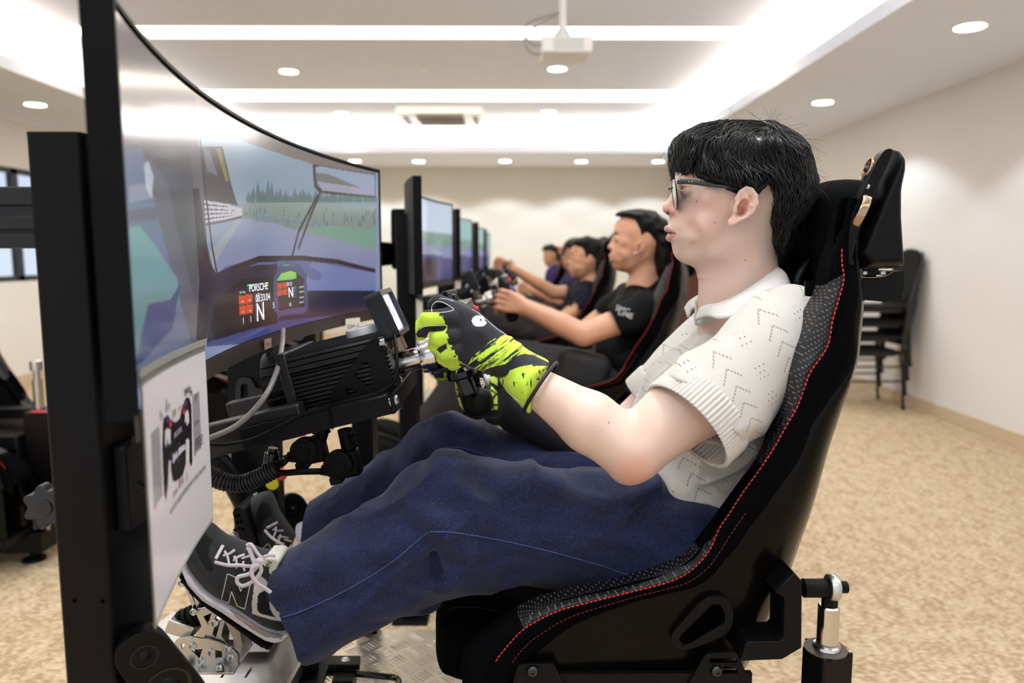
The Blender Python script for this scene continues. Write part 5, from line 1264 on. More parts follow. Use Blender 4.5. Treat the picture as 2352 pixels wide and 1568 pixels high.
# glasses
M_frame = mat('glasses_dark_green', (9,16,14), .15, coat=.5); M_lens = mat('lens_glass', (240,248,246), .02, trans=1)
gl = M_frame; ZL = P(1540, 450, HY_)[2]
fx0, fx1 = pH(1541, 421)[0], pH(1547, 481)[0]; z0g, z1g = pH(1541, 420)[2], pH(1547, 482)[2]
for s in (-1, 1):
    yc = HY_+s*.034; ring = []
    for a in np.linspace(0, 2*math.pi, 40, endpoint=False):
        ca, sa = math.cos(a), math.sin(a); yy = .0245*np.sign(ca)*abs(ca)**.75; zz = .0215*np.sign(sa)*abs(sa)**.75
        zc_ = (z0g+z1g)/2; zz_ = zc_+zz; tt = (z0g-zz_)/(z0g-z1g); ring.append([fx0+(fx1-fx0)*tt+abs(yy+s*.034)*.10, yc+yy, zz_])
    ring = np.array(ring); cen_ = ring.mean(0)
    ring = ring+np.outer((ring[:, 1]-HY_)*.2, [1,0,0]); cen_ = ring.mean(0)
    rg = MB().tube(np.concatenate([ring, ring[:1]]), .0013, 8, caps=False).build('lens_rim', M_frame, drv, smooth=True)
    MB().add(list(ring)+list(ring-[.0008,0,0])+[cen_, cen_-[.0008,0,0]], [(i, (i+1) % 40, 80) for i in range(40)]+[(40+(i+1) % 40, 40+i, 81) for i in range(40)]).build('lens', M_lens, rg, fix=False)
    a, b = pH(1538, 425, s*.062), P(1706, 431, HY_-.076); b[1] = HY_+s*.079
    a = a+np.array([.024 if s > 0 else 0, 0, 0])
    tp = [a, [a[0]+.02, HY_+s*.068, a[2]-.0015], [(a[0]+b[0])/2, HY_+s*.0755, (a[2]+b[2])/2-.001], b, b+[.012, 0, -.004]]
    tem = MB().tube(spline(tp, 20), [(.0014,.0043-.0014*(k/19)) for k in range(20)], 10, up=(0,1,0)).build('temple', M_frame, drv, smooth=True)
    MB().box(a+[.003,0,-.001], (.010,.004,.007)).build('hinge_block', M_frame, tem, bevel=.001)
    for k in (0, 1): MB().lathe(a+[.014+k*.0045, s*.006, -.001], (0,s,0), [(0,.0009),(.0012,.0008)], 8).build('hinge_pin', M_chrome, tem)
    MB().tube(spline([pH(1543,447,s*.012), pH(1548,452,s*.0125), pH(1551,462,s*.011)], 8), .0016, 6).build('nose_pad', M_lens, drv, smooth=True)
MB().tube(spline([pH(1541,434,-.011), pH(1537,431,0), pH(1541,434,.011)], 10), .0015, 8).build('bridge', M_frame, drv, smooth=True)
# ---- hair
hairp = xz([(1547,350),(1548,332),(1556,318),(1574,306),(1607,291),(1645,283),(1690,284),(1732,285),(1761,284),(1794,300),(1820,316),(1844,343),(1853,372),(1864,416),(1862,449),(1848,482),(1812,524),(1790,556),(1772,577),(1758,566),(1747,548),(1741,515),(1741,474),(1738,449),(1726,438),(1712,444),(1702,456),(1690,470),(1674,458),(1655,448),(1620,434),(1595,424),(1580,412),(1574,385),(1562,400),(1552,380)], HY_)
HWq = [xz([p], HY_)[0] for p in ((1560,340),(1600,350),(1700,420),(1720,350),(1850,420),(1780,540),(1640,300),(1800,330))]; HWv = [.058,.074,.086,.088,.072,.062,.07,.078]
HR = [((1547,340),.02),((1600,291),.05),((1690,284),.06),((1780,290),.06),((1853,372),.06),((1860,450),.055),((1812,524),.04),((1772,577),.02),((1741,490),.012),((1741,450),.010),((1706,431),.009),((1665,438),.009),((1620,416),.010),((1578,396),.012),((1556,375),.014),((1700,360),.05)]
HRq = [xz([p], HY_)[0] for p, _ in HR]; HRv = [v for _, v in HR]
def f_hair(p, noise=True):
    W = idw(p, HWq, HWv, 2); d = inflate(p, hairp, HY_, W, idw(p, HRq, HRv, 3))
    ec = P(1706, 478, HY_-.08)
    for s in (-1, 1):
        e = np.array([ec[0], HY_+s*.090, ec[2]]); d = smax(d, -ell(p, e, (.019,.03,.030)), .006)
    
    if noise: d = d+.003*vnoise(p*[1,1,.35], 90)+(.004+.05*np.clip(p[:, 2]-P(1700,330,HY_)[2], 0, .04))*vnoise(p, 42)
    return d
M_hair = mat('hair_black', (9,8,9), .3, spec=.6)
lo = np.append(hairp.min(0), 0)[[0,2,1]]; lo[1] = HY_-.11; hi = np.array([hairp.max(0)[0], HY_+.11, hairp.max(0)[1]])
HV, HQ = surfnet(f_hair, lo-.012, hi+.012, .0028)
hair = mkobj('hair', HV, HQ, M_hair, drv, smooth=True)
FQ = [((1560,330),(-.15,1)),((1600,310),(-.8,.7)),((1600,380),(.12,1)),((1640,400),(.35,1)),((1660,330),(-.45,.9)),((1700,380),(.55,1)),((1740,330),(.1,1)),((1800,350),(.45,.9)),((1850,420),(.05,1)),((1800,500),(-.25,1)),((1770,560),(-.5,1)),((1720,295),(-.9,.35)),((1800,310),(.9,.5)),((1760,300),(.3,.6)),((1690,430),(.3,1))]
FQq = [xz([p], HY_)[0] for p, _ in FQ]; FQx = [v[0] for _, v in FQ]; FQz = [-v[1] for _, v in FQ]
def grad(f, p, e=.0008):
    b_ = f(p); g_ = np.stack([f(p+np.eye(3)[k]*e)-b_ for k in range(3)], 1)/e; return b_, g_/(np.linalg.norm(g_, axis=1)[:, None]+1e-9)
def strands(n, m_, name, lenr, rad, seed=1, lift=(.0004,.003), stray=False):
    rg = np.random.default_rng(seed); idx = rg.integers(0, len(HV), n); p = HV[idx].copy(); keep = p[:, 2] > P(1700, 575, HY_)[2]; p = p[keep]; n = len(p)
    steps = 8; L_ = rg.uniform(lenr[0], lenr[1], n); lf = rg.uniform(lift[0], lift[1], n); fx = idw(p, FQq, FQx); jit = rg.normal(0, .16 if not stray else .8, (n, 3))
    f0_ = lambda q: f_hair(q, False); path = []
    for k in range(steps):
        path.append(p.copy()); b_, nrm = grad(f0_, p)
        d = np.stack([idw(p, FQq, FQx), np.zeros(n), idw(p, FQq, FQz)], 1)+jit; d -= nrm*(d*nrm).sum(1)[:, None]; d /= np.linalg.norm(d, axis=1)[:, None]+1e-9
        p = p+d*(L_/steps)[:, None]; b_, nrm = grad(f0_, p); want = lf*math.sin(math.pi*min((k+1.5)/steps, 1))*(1 if not stray else 2+k*1.6)
        corr = np.clip(want-b_, -.004, .004) if k < steps-2 or stray else np.zeros(n)
        p = p+nrm*corr[:, None]
    path = np.array(path)                                    # steps, n, 3
    T = np.gradient(path, axis=0); T /= np.linalg.norm(T, axis=2)[..., None]+1e-9
    U_ = np.cross(T, np.array([0,1,.1])); U_ /= np.linalg.norm(U_, axis=2)[..., None]+1e-9; V_ = np.cross(T, U_)
    prof = rad*np.array([.6,1,1,1,.95,.8,.55,.12]); rr = prof[:, None, None]*rg.uniform(.7, 1.3, (1, n, 1))
    ring = [path+U_*rr*math.cos(a)+V_*rr*math.sin(a) for a in (0, 2.094, 4.189)]
    V = np.stack(ring, 2).transpose(1, 0, 2, 3).reshape(-1, 3)  # n, steps, 3
    b_ = (np.arange(n)*steps*3)[:, None, None]+(np.arange(steps-1)*3)[None, :, None]; j = np.arange(3)[None, None]; j2 = (j+1) % 3
    Q = np.stack([b_+j, b_+j2, b_+3+j2, b_+3+j], -1).reshape(-1, 4)
    o = mkobj(name, V, Q, m_, hair, smooth=True); o['kind'] = 'stuff'; return o
strands(9000, M_hair, 'hair_strands', (.03, .06), .0008, 1, (.0006,.0048))
strands(160, M_hair, 'flyaway_hair', (.03, .055), .00018, 5, (.003,.008), True)
# ---- shirt
M_knit = mat('cream_knit', (198,194,189), .85, sheen=.3, spec=.25); g = NG(M_knit); ov, X = g.coord()
ca, sa = math.cos(-.42), math.sin(-.42)
xr = g.math('ADD', g.math('MULTIPLY', X[0], ca), g.math('MULTIPLY', X[2], -sa)); zr = g.math('ADD', g.math('MULTIPLY', X[0], sa), g.math('MULTIPLY', X[2], ca))
wob_ = g.math('MULTIPLY', g.math('SUBTRACT', g.noise(5), .5), .012); xr = g.math('ADD', xr, wob_)
col_w = .042; u_ = g.math('DIVIDE', xr, col_w); fu = g.math('SUBTRACT', g.math('FRACT', u_), .5); au = g.math('ABSOLUTE', fu)
ci = g.math('FLOOR', u_); par = g.math('FRACT', g.math('MULTIPLY', ci, .5)); isA = g.math('LESS_THAN', par, .25)
vv = g.math('ADD', g.math('DIVIDE', zr, .022), g.math('MULTIPLY', au, 2.1)); fv = g.math('FRACT', vv)
band = g.math('LESS_THAN', g.math('ABSOLUTE', g.math('SUBTRACT', fv, .5)), .07)
du = g.math('SUBTRACT', g.math('FRACT', g.math('MULTIPLY', fu, 15)), .5); dotA = g.math('MULTIPLY', g.math('LESS_THAN', g.math('ABSOLUTE', du), .24), band)
dotA = g.math('MULTIPLY', dotA, g.math('LESS_THAN', au, .33)); dotA = g.math('MULTIPLY', dotA, isA)
wv = g.math('DIVIDE', zr, .0075); wu = g.math('DIVIDE', xr, .0068); par2 = g.math('MULTIPLY', g.math('FRACT', g.math('MULTIPLY', g.math('FLOOR', wv), .5)), 1.0)
q1 = g.math('SUBTRACT', g.math('FRACT', g.math('ADD', wu, par2)), .5); q2 = g.math('SUBTRACT', g.math('FRACT', wv), .5)
dB = g.math('LESS_THAN', g.math('ADD', g.math('MULTIPLY', g.math('MULTIPLY', q1, q1), 1.2), g.math('MULTIPLY', q2, q2)), .024)
clus = g.math('GREATER_THAN', g.math('SINE', g.math('DIVIDE', zr, .0062)), -.1)
dotB = g.math('MULTIPLY', g.math('MULTIPLY', dB, clus), g.math('MULTIPLY', g.math('LESS_THAN', au, .22), g.math('SUBTRACT', 1, isA)))
dots = g.math('MAXIMUM', dotA, dotB)
g.color(g.mix(g.math('MULTIPLY', dots, .9), (198,194,189), (120,98,82)))
stitch = g.math('SINE', g.math('MULTIPLY', xr, 3800)); st2 = g.math('SINE', g.math('MULTIPLY', zr, 2600))
g.bump(g.math('ADD', g.math('ADD', g.math('MULTIPLY', g.math('MULTIPLY', stitch, st2), .25), g.math('MULTIPLY', g.noise(260), .8)), g.math('MULTIPLY', dots, -1.6)), .5, .0012)
slA, slB = P(1788, 790, 1.055), P(1578, 978, 1.0); slFa, slFb = P(1650, 775, 1.40), P(1490, 925, 1.43)
hemA, hemB = P(1403, 1088, YS), P(1556, 1300, YS)
hd = unit([hemB[0]-hemA[0], 0, hemB[2]-hemA[2]]); hn = np.array([hd[2], 0, -hd[0]]); hn = hn if hn[0] < 0 else -hn
NK = unit(neckB-neckA)
def folds(p, s_=1.0):
    t = p[:, 0]*34+p[:, 2]*26; w1 = np.sin(t+3*vnoise(p, 9)*2)*.5+vnoise(p, 22)
    q = np.stack([(p[:, 0]*.7+p[:, 2]*.7)*5, p[:, 1]*8, (p[:, 2]*.75-p[:, 0]*.65)*17], 1); w1 = w1-1.6*np.clip(1-5*np.abs(vnoise(q, 1.0)), 0, 1)**2
    return .0035*s_*w1
CA, CBp = P(1806, 640, 1.10), P(1640, 722, 1.10); CDn = unit(np.array([-(CBp[2]-CA[2]), 0, CBp[0]-CA[0]])); CDn = CDn if CDn[2] > 0 else -CDn
def f_shirt(p):
    T = lambda a, b, r1, r2, c=.66: cone((p-[0,YS,0])*[1,c,1]+[0,YS,0], a, b, r1, r2)
    d = T(P(1730,838,YS), P(1640,950,YS), .098, .120, .62)
    d = sm(d, T(P(1640,950,YS), P(1560,1135,YS), .120, .112, .66), .03)
    d = sm(d, T(P(1560,1135,YS), P(1560,1240,YS), .112, .085, .7), .03)
    d = sm(d, cone(p, P(1814,745,1.09), P(1690,780,1.38), .055, .058), .05)
    d = sm(d, cone(p, P(1775,745,HY_+.01), P(1710,835,HY_+.01), .05, .085), .03)
    d = smax(d, -ell(p, P(1700,632,HY_+.005), (.082,.092,.046)), .008)
    ra = (p[:, 0]-CA[0])*CDn[0]+(p[:, 2]-CA[2])*CDn[2]; rem = np.maximum(-ra, p[:, 0]-CA[0]-.004); d = smax(d, -rem, .008)
    d = smax(d, (p-hemA)@hn, .006)
    sl = cone(p, slA, slB, .068, .070); ax = unit(slB-slA); cut = (p-slB)@unit(ax+np.array([.05,0,-.05])); sl = smax(sl, cut+.026, .003)
    d = sm(d, sl, .022)
    sf = cone(p, slFa, slFb, .066, .060); sf = smax(sf, (p-slFb)@unit(slFb-slFa)+.024, .003); d = sm(d, sf, .022)
    crease = cone(p, P(1700,905,1.02), P(1660,1005,1.06), .004, .012); d = smax(d, -crease, .018)
    d = d+folds(p, 1.0)
    inn = cone(p, slB-ax*.05, slB+ax*.05, .066, .064); d = smax(d, -inn, .002)
    axf = unit(slFb-slFa); d = smax(d, -cone(p, slFb-axf*.03, slFb+axf*.05, .056, .054), .002)
    nkc = cone(p, neckA, neckB+NK*-.005, .062, .058); d = smax(d, -nkc, .004)
    return d
lo = np.array([P(1390,900,1.4)[0]-.05, .90, P(1500,1310,YS)[2]-.04]); hi = np.array([P(1900,700,1.2)[0]+.06, 1.62, P(1700,640,HY_)[2]+.03])
sdfobj('knit_polo', f_shirt, lo, hi, .0026, M_knit, drv, lev=4)
# ribbed cuffs
M_rib = mat('cream_rib', (200,196,191), .85, sheen=.3, spec=.25)
for a, b, r0, nm in ((slA, slB, .0725, 'sleeve_cuff'), (slFa, slFb, .0625, 'sleeve_cuff')):
    ax = unit(b-a); u, v, _ = frame(ax); G = []; n = 440
    for t, k in ((-.044,.93),(-.040,1.0),(-.034,1.012),(-.018,1.012),(-.001,1.012),(.0008,1.0),(-.002,.95)):
        G.append([b+ax*t+(u*math.cos(g_)+v*math.sin(g_))*(r0*k+.0011*math.cos(72*g_)+.0015*math.sin(3*g_)) for g_ in np.linspace(0, 2*math.pi, n+1)])
    MB().grid(G).build(nm, M_rib, drv, smooth=True)
# collar: a folded strip round the neck
def collar():
    topl = [(1779,614,1.205),(1780,620,1.165),(1758,637,1.135),(1722,662,1.128),(1685,684,1.130),(1650,698,1.145),(1622,704,1.170),(1606,712,1.195)]
    botl = [(1800,655,1.205),(1813,652,1.125),(1775,682,1.092),(1728,710,1.082),(1688,727,1.082),(1652,733,1.098),(1624,727,1.135),(1598,736,1.180)]
    tp = spline([P(*q) for q in topl], 44); bt = spline([P(*q) for q in botl], 44)
    for sgn in (1, -1):
        G = []
        for a, b in zip(tp, bt):
            mid = (a+b)/2+np.array([0, -.006, .006]); inn = a+np.array([0, .004, -.026]); row = spline([inn, a, mid, b], 12)
            if sgn < 0: row = row.copy(); row[:, 1] = 2*1.205-row[:, 1]
            G.append(row)
        o = MB().grid(np.array(G)).build('collar', M_knit2, drv, smooth=True, fix=True)
        s_ = o.modifiers.new('t', 'SOLIDIFY'); s_.thickness = .0034; s_.offset = 0
M_knit2 = mat('cream_collar', (203,201,198), .88, sheen=.3, spec=.2, bump=.3, scale=900)
collar()
# ---- jeans
M_denim = mat('dark_denim', (34,42,84), .8, sheen=.12, spec=.25); g = NG(M_denim); ov, X = g.coord()
n1 = g.noise(900, None, 2); n2 = g.noise(14, None, 4); n3 = g.noise(240, None, 4)
sp_ = g.math('MULTIPLY', g.math('GREATER_THAN', n1, .66), .45)
tone = g.math('ADD', g.math('MULTIPLY', g.math('SUBTRACT', n2, .25), .75), g.math('MULTIPLY', g.math('SUBTRACT', n3, .5), .9))
cA = g.mix(tone, (12,17,46), (42,54,106)); g.color(g.mix(sp_, cA, (150,165,205))); g.bump(g.math('ADD', n1, g.math('MULTIPLY', n3, 1.2)), .35, .001)
kN, aN, hN = P(1040, 1185, 1.10), P(700, 1392, 1.08), P(1545, 1235, 1.12)
kF, aF, hF = P(1045, 1062, 1.36), P(720, 1262, 1.35), P(1500, 1180, 1.36)
hmN = unit((P(760,1497,1.08)-P(635,1290,1.08))*[1,0,1]); nN = np.array([hmN[2],0,-hmN[0]]); nN = nN if nN[0] < 0 else -nN
def f_jeans(p):
    nz = vnoise(p, 16); nz2 = vnoise(p*[1,.6,1], 38)
    def leg(h, k, a, rh, rk, ra, lim):
        d = cone(p, h, k, rh, rk); d = sm(d, cone(p, k, a, rk, ra), .035)
        return d
    dN = leg(hN, kN, aN+(aN-kN)*.3, .090, .090, .080, 0)
    dN = sm(dN, cone(p, P(1070,1240,1.10), P(960,1290,1.10), .075, .07), .03)
    # drape folds at the knee and behind it
    q = p-kN; r_ = np.linalg.norm(q[:, [0,2]], axis=1); th_ = np.arctan2(q[:, 2], q[:, 0])
    along = ((p-kN)@unit(aN-kN)); across = (p-kN)@np.array([hmN[0],0,hmN[2]])
    dN = dN+.0045*np.clip(along/.15, 0, 1.3)*np.sin(across*70+along*9+nz*2.5)*np.clip(1-along/.5, 0, 1)
    cut = (p-P(640,1300,1.08))@nN+.006*np.sin(p[:, 1]*60)-.012*np.abs(((p-P(700,1395,1.08))@hmN)/.08)**2*.0
    dN = smax(dN, cut, .003)
    dN = smax(dN, -cone(p, aN+(kN-aN)*.25, aN+(aN-kN)*.4, .070, .078), .003)
    dF = leg(hF, kF, aF+(aF-kF)*.3, .085, .082, .078, 0)
    qf = p-kF; rf = np.linalg.norm(qf[:, [0,2]], axis=1); tf = np.arctan2(qf[:, 2], qf[:, 0])
    dF = smax(dF, (p-P(715,1215,1.36))@nN, .003)
    dF = smax(dF, -cone(p, aF+(kF-aF)*.25, aF+(aF-kF)*.4, .066, .074), .003)
    d = sm(dN, dF, .015)
    hip = cone((p-[0,YS,0])*[1,.62,1]+[0,YS,0], P(1600,1215,YS), P(1480,1235,YS), .095, .085); d = sm(d, hip, .04)
    rd = lambda q: np.clip(1-5*np.abs(vnoise(q, 1.0)), 0, 1)**2
    qa = np.stack([(p[:, 0]*.8+p[:, 2]*.6)*5, p[:, 1]*7, (p[:, 2]*.8-p[:, 0]*.6)*15], 1)
    qb = np.stack([(p[:, 0]*.85-p[:, 2]*.5)*16, p[:, 1]*7, (p[:, 2]*.85+p[:, 0]*.5)*7], 1)
    lx = np.clip((P(1150,1100,1.1)[0]-p[:, 0])/.12, 0, 1); d = d-.0065*rd(qa)*(.35+.65*lx)-.007*rd(qb+7.3)*(1-.6*lx)
    t = p[:, 0]*8+p[:, 2]*20
    d = d+.006*nz+.004*nz2+.007*np.sin(p[:, 0]*28-p[:, 2]*44+nz*4)*np.clip((p[:, 0]-.0)/.15, 0, 1)+.006*np.exp(-np.abs(p[:, 0]-P(1010,1200,1.1)[0])/.07)*np.sin(p[:, 0]*60+p[:, 2]*75+nz*5)
    crease = cone(p, P(985,1225,1.02), P(1005,1310,1.02), .002, .010); d = smax(d, -crease, .02)
    return d
lo = np.array([P(610,1400,1.0)[0]-.03, .95, P(760,1500,1.08)[2]-.05]); hi = np.array([P(1690,1200,YS)[0]+.04, 1.56, P(1010,945,1.36)[2]+.03])
sdfobj('jeans', f_jeans, lo, hi, .0034, M_denim, drv, lev=4)
M_seam = mat('denim_seam', (62,74,122), .8)
for pts in ([(645,1418),(700,1400),(800,1352),(900,1290),(960,1240),(985,1220)], [(985,1220),(1040,1222),(1130,1236),(1250,1262),(1380,1298),(1440,1318),(1500,1322)]):
    sp2 = spline(pts, 46); MB().tube(onsurf(f_jeans, sp2, .95, 1.3, 160, .0016), .0009, 5).build('seam', M_seam, drv, smooth=True)
sp2 = spline([(985,1052),(1015,1030),(1060,1028),(1120,1048),(1180,1078)], 24)
MB().tube(onsurf(f_jeans, sp2, 1.2, 1.5, 160, .0016), .0008, 5).build('seam', M_seam, drv, smooth=True)
# ---- near glove ------------------------------------------------------------
M_glove = mat('glove_fabric', (40,40,48), .75, attr=True, bump=.15, scale=800, bdist=.0006, spec=.3, sheen=.1)
GY = 1.035
hbp = xz(roundpoly([(1000,690),(1015,684),(1038,688),(1064,699),(1082,709),(1108,725),(1138,749),(1165,769),(1186,781),(1213,804),(1262,829),(1256,850),(1243,885),(1230,915),(1219,947),(1208,946),(1187,921),(1167,901),(1149,877),(1147,866),(1114,855),(1080,843),(1052,832),(1030,834),(1020,815),(1022,790),(1020,760),(1012,735),(1000,722),(990,712),(992,700)], 6, 3), GY)
gWq = [xz([p], GY)[0] for p in ((1000,700),(1020,740),(1040,800),(1090,770),(1160,820),(1235,880),(1090,720))]; gWv = [.010,.016,.017,.022,.034,.055,.016]
gRq = [xz([p], GY)[0] for p in ((1000,700),(1020,760),(1050,830),(1090,770),(1160,820),(1235,880))]; gRv = [.010,.013,.014,.02,.028,.037]
G_ = lambda x, y, Y: P(x, y, Y)
hole = xz(roundpoly([(993,713),(996,700),(1006,695),(1022,697),(1040,708),(1041,712),(1037,714),(1010,718),(993,719)], 3, 3), GY)
def f_glove(p):
    d = inflate(p, hbp, GY, idw(p, gWq, gWv), idw(p, gRq, gRv))
    # recess between thumb and forefinger
    d = smax(d, -np.maximum(poly2(p, hole), p[:, 1]-(GY+.006)), .0015)
    idx = [(1034,728,1.024,.0135),(985,733,1.022,.0125),(968,752,1.026,.0112),(966,766,1.034,.0098)]
    mid_ = [(1034,772,1.018,.0130),(1008,776,1.020,.0125),(1003,792,1.030,.0115),(1008,803,1.042,.0105)]
    rng = [(1042,806,1.022,.0125),(1022,808,1.024,.0115),(1020,820,1.034,.0108),(1027,828,1.046,.010)]
    pky = [(1058,826,1.034,.0105),(1044,832,1.044,.010),(1040,836,1.056,.0095)]
    thb = [(1075,722,1.050,.0135),(1035,705,1.058,.0115),(1008,694,1.062,.0105),(996,700,1.066,.0095)]
    for ch, k in ((idx, .004), (mid_, .004), (rng, .004), (pky, .004), (thb, .005)):
        e = None
        for (x, y, Y, r), (x2, y2, Y2, r2) in zip(ch[:-1], ch[1:]):
            q = cone(p, G_(x,y,Y), G_(x2,y2,Y2), r, r2); e = q if e is None else sm(e, q, .003)
        d = sm(d, e, k)
    # knuckle swells, wrinkles, cuff opening
    for x, y in ((1028,735),(1032,770),(1040,803)): d = sm(d, ell(p, G_(x+6,y,GY-.012), (.012,.009,.010)), .006)
    ax = unit(G_(1241,890,GY)-G_(1100,790,GY)); t = (p-G_(1150,820,GY))@ax
    d = d+.0010*np.sin(t*430+vnoise(p, 40)*4)*np.exp(-((t-.0)/.018)**2)+.0006*vnoise(p, 120)
    d = smax(d, -cone(p, G_(1246,893,1.025), G_(1300,935,1.015), .030, .046), .001)
    return d
def npx(x, y, sx, sy, seed=0.0):
    "2-D value noise in pattern space"
    q = np.stack([x*sx, y*sy, np.full(x.shape, seed)], 1); return vnoise(q, 1.0)+.5*vnoise(q*2.1, 1.0)
LIME, GBLK, GSIL = np.array([196, 232, 74.]), np.array([37, 37, 44.]), np.array([225, 228, 232.])
def glovecol(V):
    x, y = pj(V); c = np.tile(GBLK, (len(V), 1))
    n = npx(x, y, .16, .16, 3.); xb = np.interp(y, [700,722,735,748,765,785,800,815,835], [1000,1006,1020,1024,1026,1028,1036,1044,1058])
    xb = xb+n*16; c[(x < xb) & (y > 717)] = LIME
    # undersides of the fingers
    c[inpoly(x, y, [(955,768),(962,754),(980,748),(1022,746),(1026,752),(1018,760),(1000,762),(984,762),(984,775),(960,775)])] = GBLK
    c[inpoly(x, y, [(1002,802),(1012,795),(1026,788),(1027,800),(1016,808),(1012,812)])] = GBLK
    # brushed lime band
    u = (x-1120)*-.80+(y-810)*.60; v = (x-1120)*.60+(y-810)*.80
    st = npx(u, v, .022, .34, 7.)+.35*npx(u, v, .06, .8, 9.)
    band = inpoly(x, y, [(1060,862),(1085,820),(1110,795),(1135,778),(1160,768),(1175,770),(1195,785),(1216,800),(1262,826),(1262,833),(1225,815),(1205,812),(1185,817),(1160,836),(1130,843),(1105,852),(1085,864)])
    rag = np.clip((1150-x)/90, 0, 1)*.55+np.clip(1-np.abs(v-8)/9, 0, 1)*.35-.02
    c[band & (st > rag-.28)] = LIME
    low = inpoly(x, y, [(1146,870),(1165,862),(1172,850),(1195,842),(1216,838),(1245,834),(1262,836),(1262,960),(1200,960),(1150,892)])
    n3 = npx(x, y, .2, .05, 5.)
    edge = inpoly(x, y, [(1236,850),(1262,845),(1262,875),(1232,872)]) & (npx(x, y, .5, .5, 2.) > .12)
    c[low & (n3 > -.42) & ~edge] = LIME
    c[inpoly(x, y, [(1222,837),(1245,832),(1262,834),(1262,840),(1232,840),(1224,842)])] = GBLK
    c[inpoly(x, y, [(1216,918),(1225,910),(1230,914),(1215,925)])] = GBLK
    # round white emblem with a notch
    em = ((x-1099)/15)**2+((y-737)/13)**2 < 1
    em |= inpoly(x, y, [(1100,726),(1118,740),(1117,743),(1110,749),(1098,749)])
    em &= ~inpoly(x, y, [(1118,743),(1108,751),(1120,752)])
    c[em] = (236, 238, 242); c[inpoly(x, y, [(1101,738),(1103,730.5),(1109,735)])] = (32, 36, 38)
    return to_lin(c/255)
lo = np.array([G_(950,760,1.0)[0], .975, G_(1219,975,GY)[2]]); hi = np.array([G_(1275,760,1.06)[0], 1.10, G_(1010,672,GY)[2]])
gl_ = sdfobj('glove', f_glove, lo, hi, .0010, M_glove, drv, cols=glovecol, lev=4); gl_['label'] = 'black and lime near glove with a white emblem'
M_pipe = mat('glove_piping', (205,208,215), .6); M_cuff = mat('cuff_binding', (14,14,17), .6)
def seamline(f, pts, Ya, Yb, r, m_, par, name='glove_seam', n=60, lift=.0006):
    o = MB().tube(onsurf(f, spline(pts, n), Ya, Yb, 110, lift), r, 6).build(name, m_, par, smooth=True); return o
seamline(f_glove, [(992,716),(992,704),(1000,694),(1012,693),(1025,698),(1040,708),(1039,713),(1020,717),(1004,718)], .99, 1.08, .0006, M_pipe, gl_)
seamline(f_glove, [(1084,710),(1100,719),(1118,734),(1135,750),(1150,761),(1163,769)], .99, 1.08, .0006, M_pipe, gl_)
seamline(f_glove, [(1052,831),(1064,835),(1080,843),(1095,847),(1112,853)], .99, 1.08, .0009, mat('seam_grey', (120,122,132), .6), gl_)
seamline(f_glove, [(1149,868),(1150,880),(1162,896),(1180,912),(1200,926),(1212,942)], .98, 1.08, .0007, M_pipe, gl_)
seamline(f_glove, [(1010,684.5),(1022,686),(1034,689),(1042,692)], 1.0, 1.08, .0006, M_pipe, gl_)
seamline(f_glove, [(962,757),(975,750),(995,748),(1015,748),(1024,746)], 1.0, 1.06, .0005, M_pipe, gl_)
# cuff binding ring round the forearm
ax = unit(elN-wrN); cc_ = P(1242, 889, GY); cu_, cv_, _ = frame(ax)
pts = spline([(1264,826),(1262,842),(1250,872),(1238,904),(1226,930),(1219,948)], 16)
front = onsurf(f_glove, pts, .96, 1.1, 120, .0)
ring = []
for g_ in np.linspace(0, 2*math.pi, 49):
    ring.append(cc_+cu_*math.cos(g_)*.051+cv_*math.sin(g_)*.0405)
MB().tube(ring, .0026, 10, caps=False).build('cuff_binding', M_cuff, gl_, smooth=True)
# ---- far glove ---------------------------------------------------------------
def f_glove2(p):
    g = lambda x, y, Y: P(x, y, Y)
    d = cone(p, g(1300,1020,1.36), g(1190,950,1.34), .040, .034)
    d = sm(d, cone(p, g(1190,950,1.34), g(1140,915,1.31), .034, .034), .02)
    d = sm(d, cone(p, g(1150,890,1.30), g(1120,925,1.28), .024, .026), .02)
    chains = [[(1125,880,1.26,.013),(1085,872,1.25,.0125),(1062,878,1.24,.012),(1060,892,1.22,.011)],
              [(1120,905,1.24,.014),(1085,905,1.22,.0135),(1068,908,1.20,.0125),(1072,925,1.18,.012)],
              [(1120,925,1.24,.013),(1092,928,1.20,.012),(1082,936,1.17,.011),(1095,942,1.15,.010)],
              [(1140,870,1.27,.014),(1070,858,1.28,.013),(1030,852,1.29,.0125),(1012,862,1.29,.011)]]
    for ch in chains:
        e = None
        for a, b in zip(ch[:-1], ch[1:]):
            q = cone(p, g(*a[:3]), g(*b[:3]), a[3], b[3]); e = q if e is None else sm(e, q, .003)
        d = sm(d, e, .006)
    return d+.0012*vnoise(p, 60)
def glove2col(V):
    x, y = pj(V); c = np.tile(np.array([22, 22, 27.]), (len(V), 1)); n = npx(x, y, .12, .12, 4.)
    c[(x < 1108+n*10) & (y > 868) & (y < 945) & (npx(x, y, .07, .09, 1.) > -.35)] = LIME*.97
    c[(y > 918+n*8) & (x > 1070) & (x < 1118)] = [22, 22, 27]
    for tri in ([(1119,867),(1141,862),(1130,880)], [(1143,865),(1143,886),(1129,877)], [(1120,878),(1142,898),(1143,905),(1128,893)], [(1126,898),(1137,904),(1129,917)], [(1139,908),(1143,908),(1143,928),(1130,926)],
                [(1128,930),(1122,940),(1132,941)], [(1134,932),(1143,932),(1143,941),(1134,941)], [(1104,936),(1117,933),(1116,942),(1106,943)]): c[inpoly(x, y, tri)] = LIME*.93
    c[inpoly(x, y, [(1020,856),(1026,856),(1024,868),(1019,865)]) | inpoly(x, y, [(1031,862),(1037,862),(1036,874),(1031,872)])] = LIME
    return to_lin(c/255)
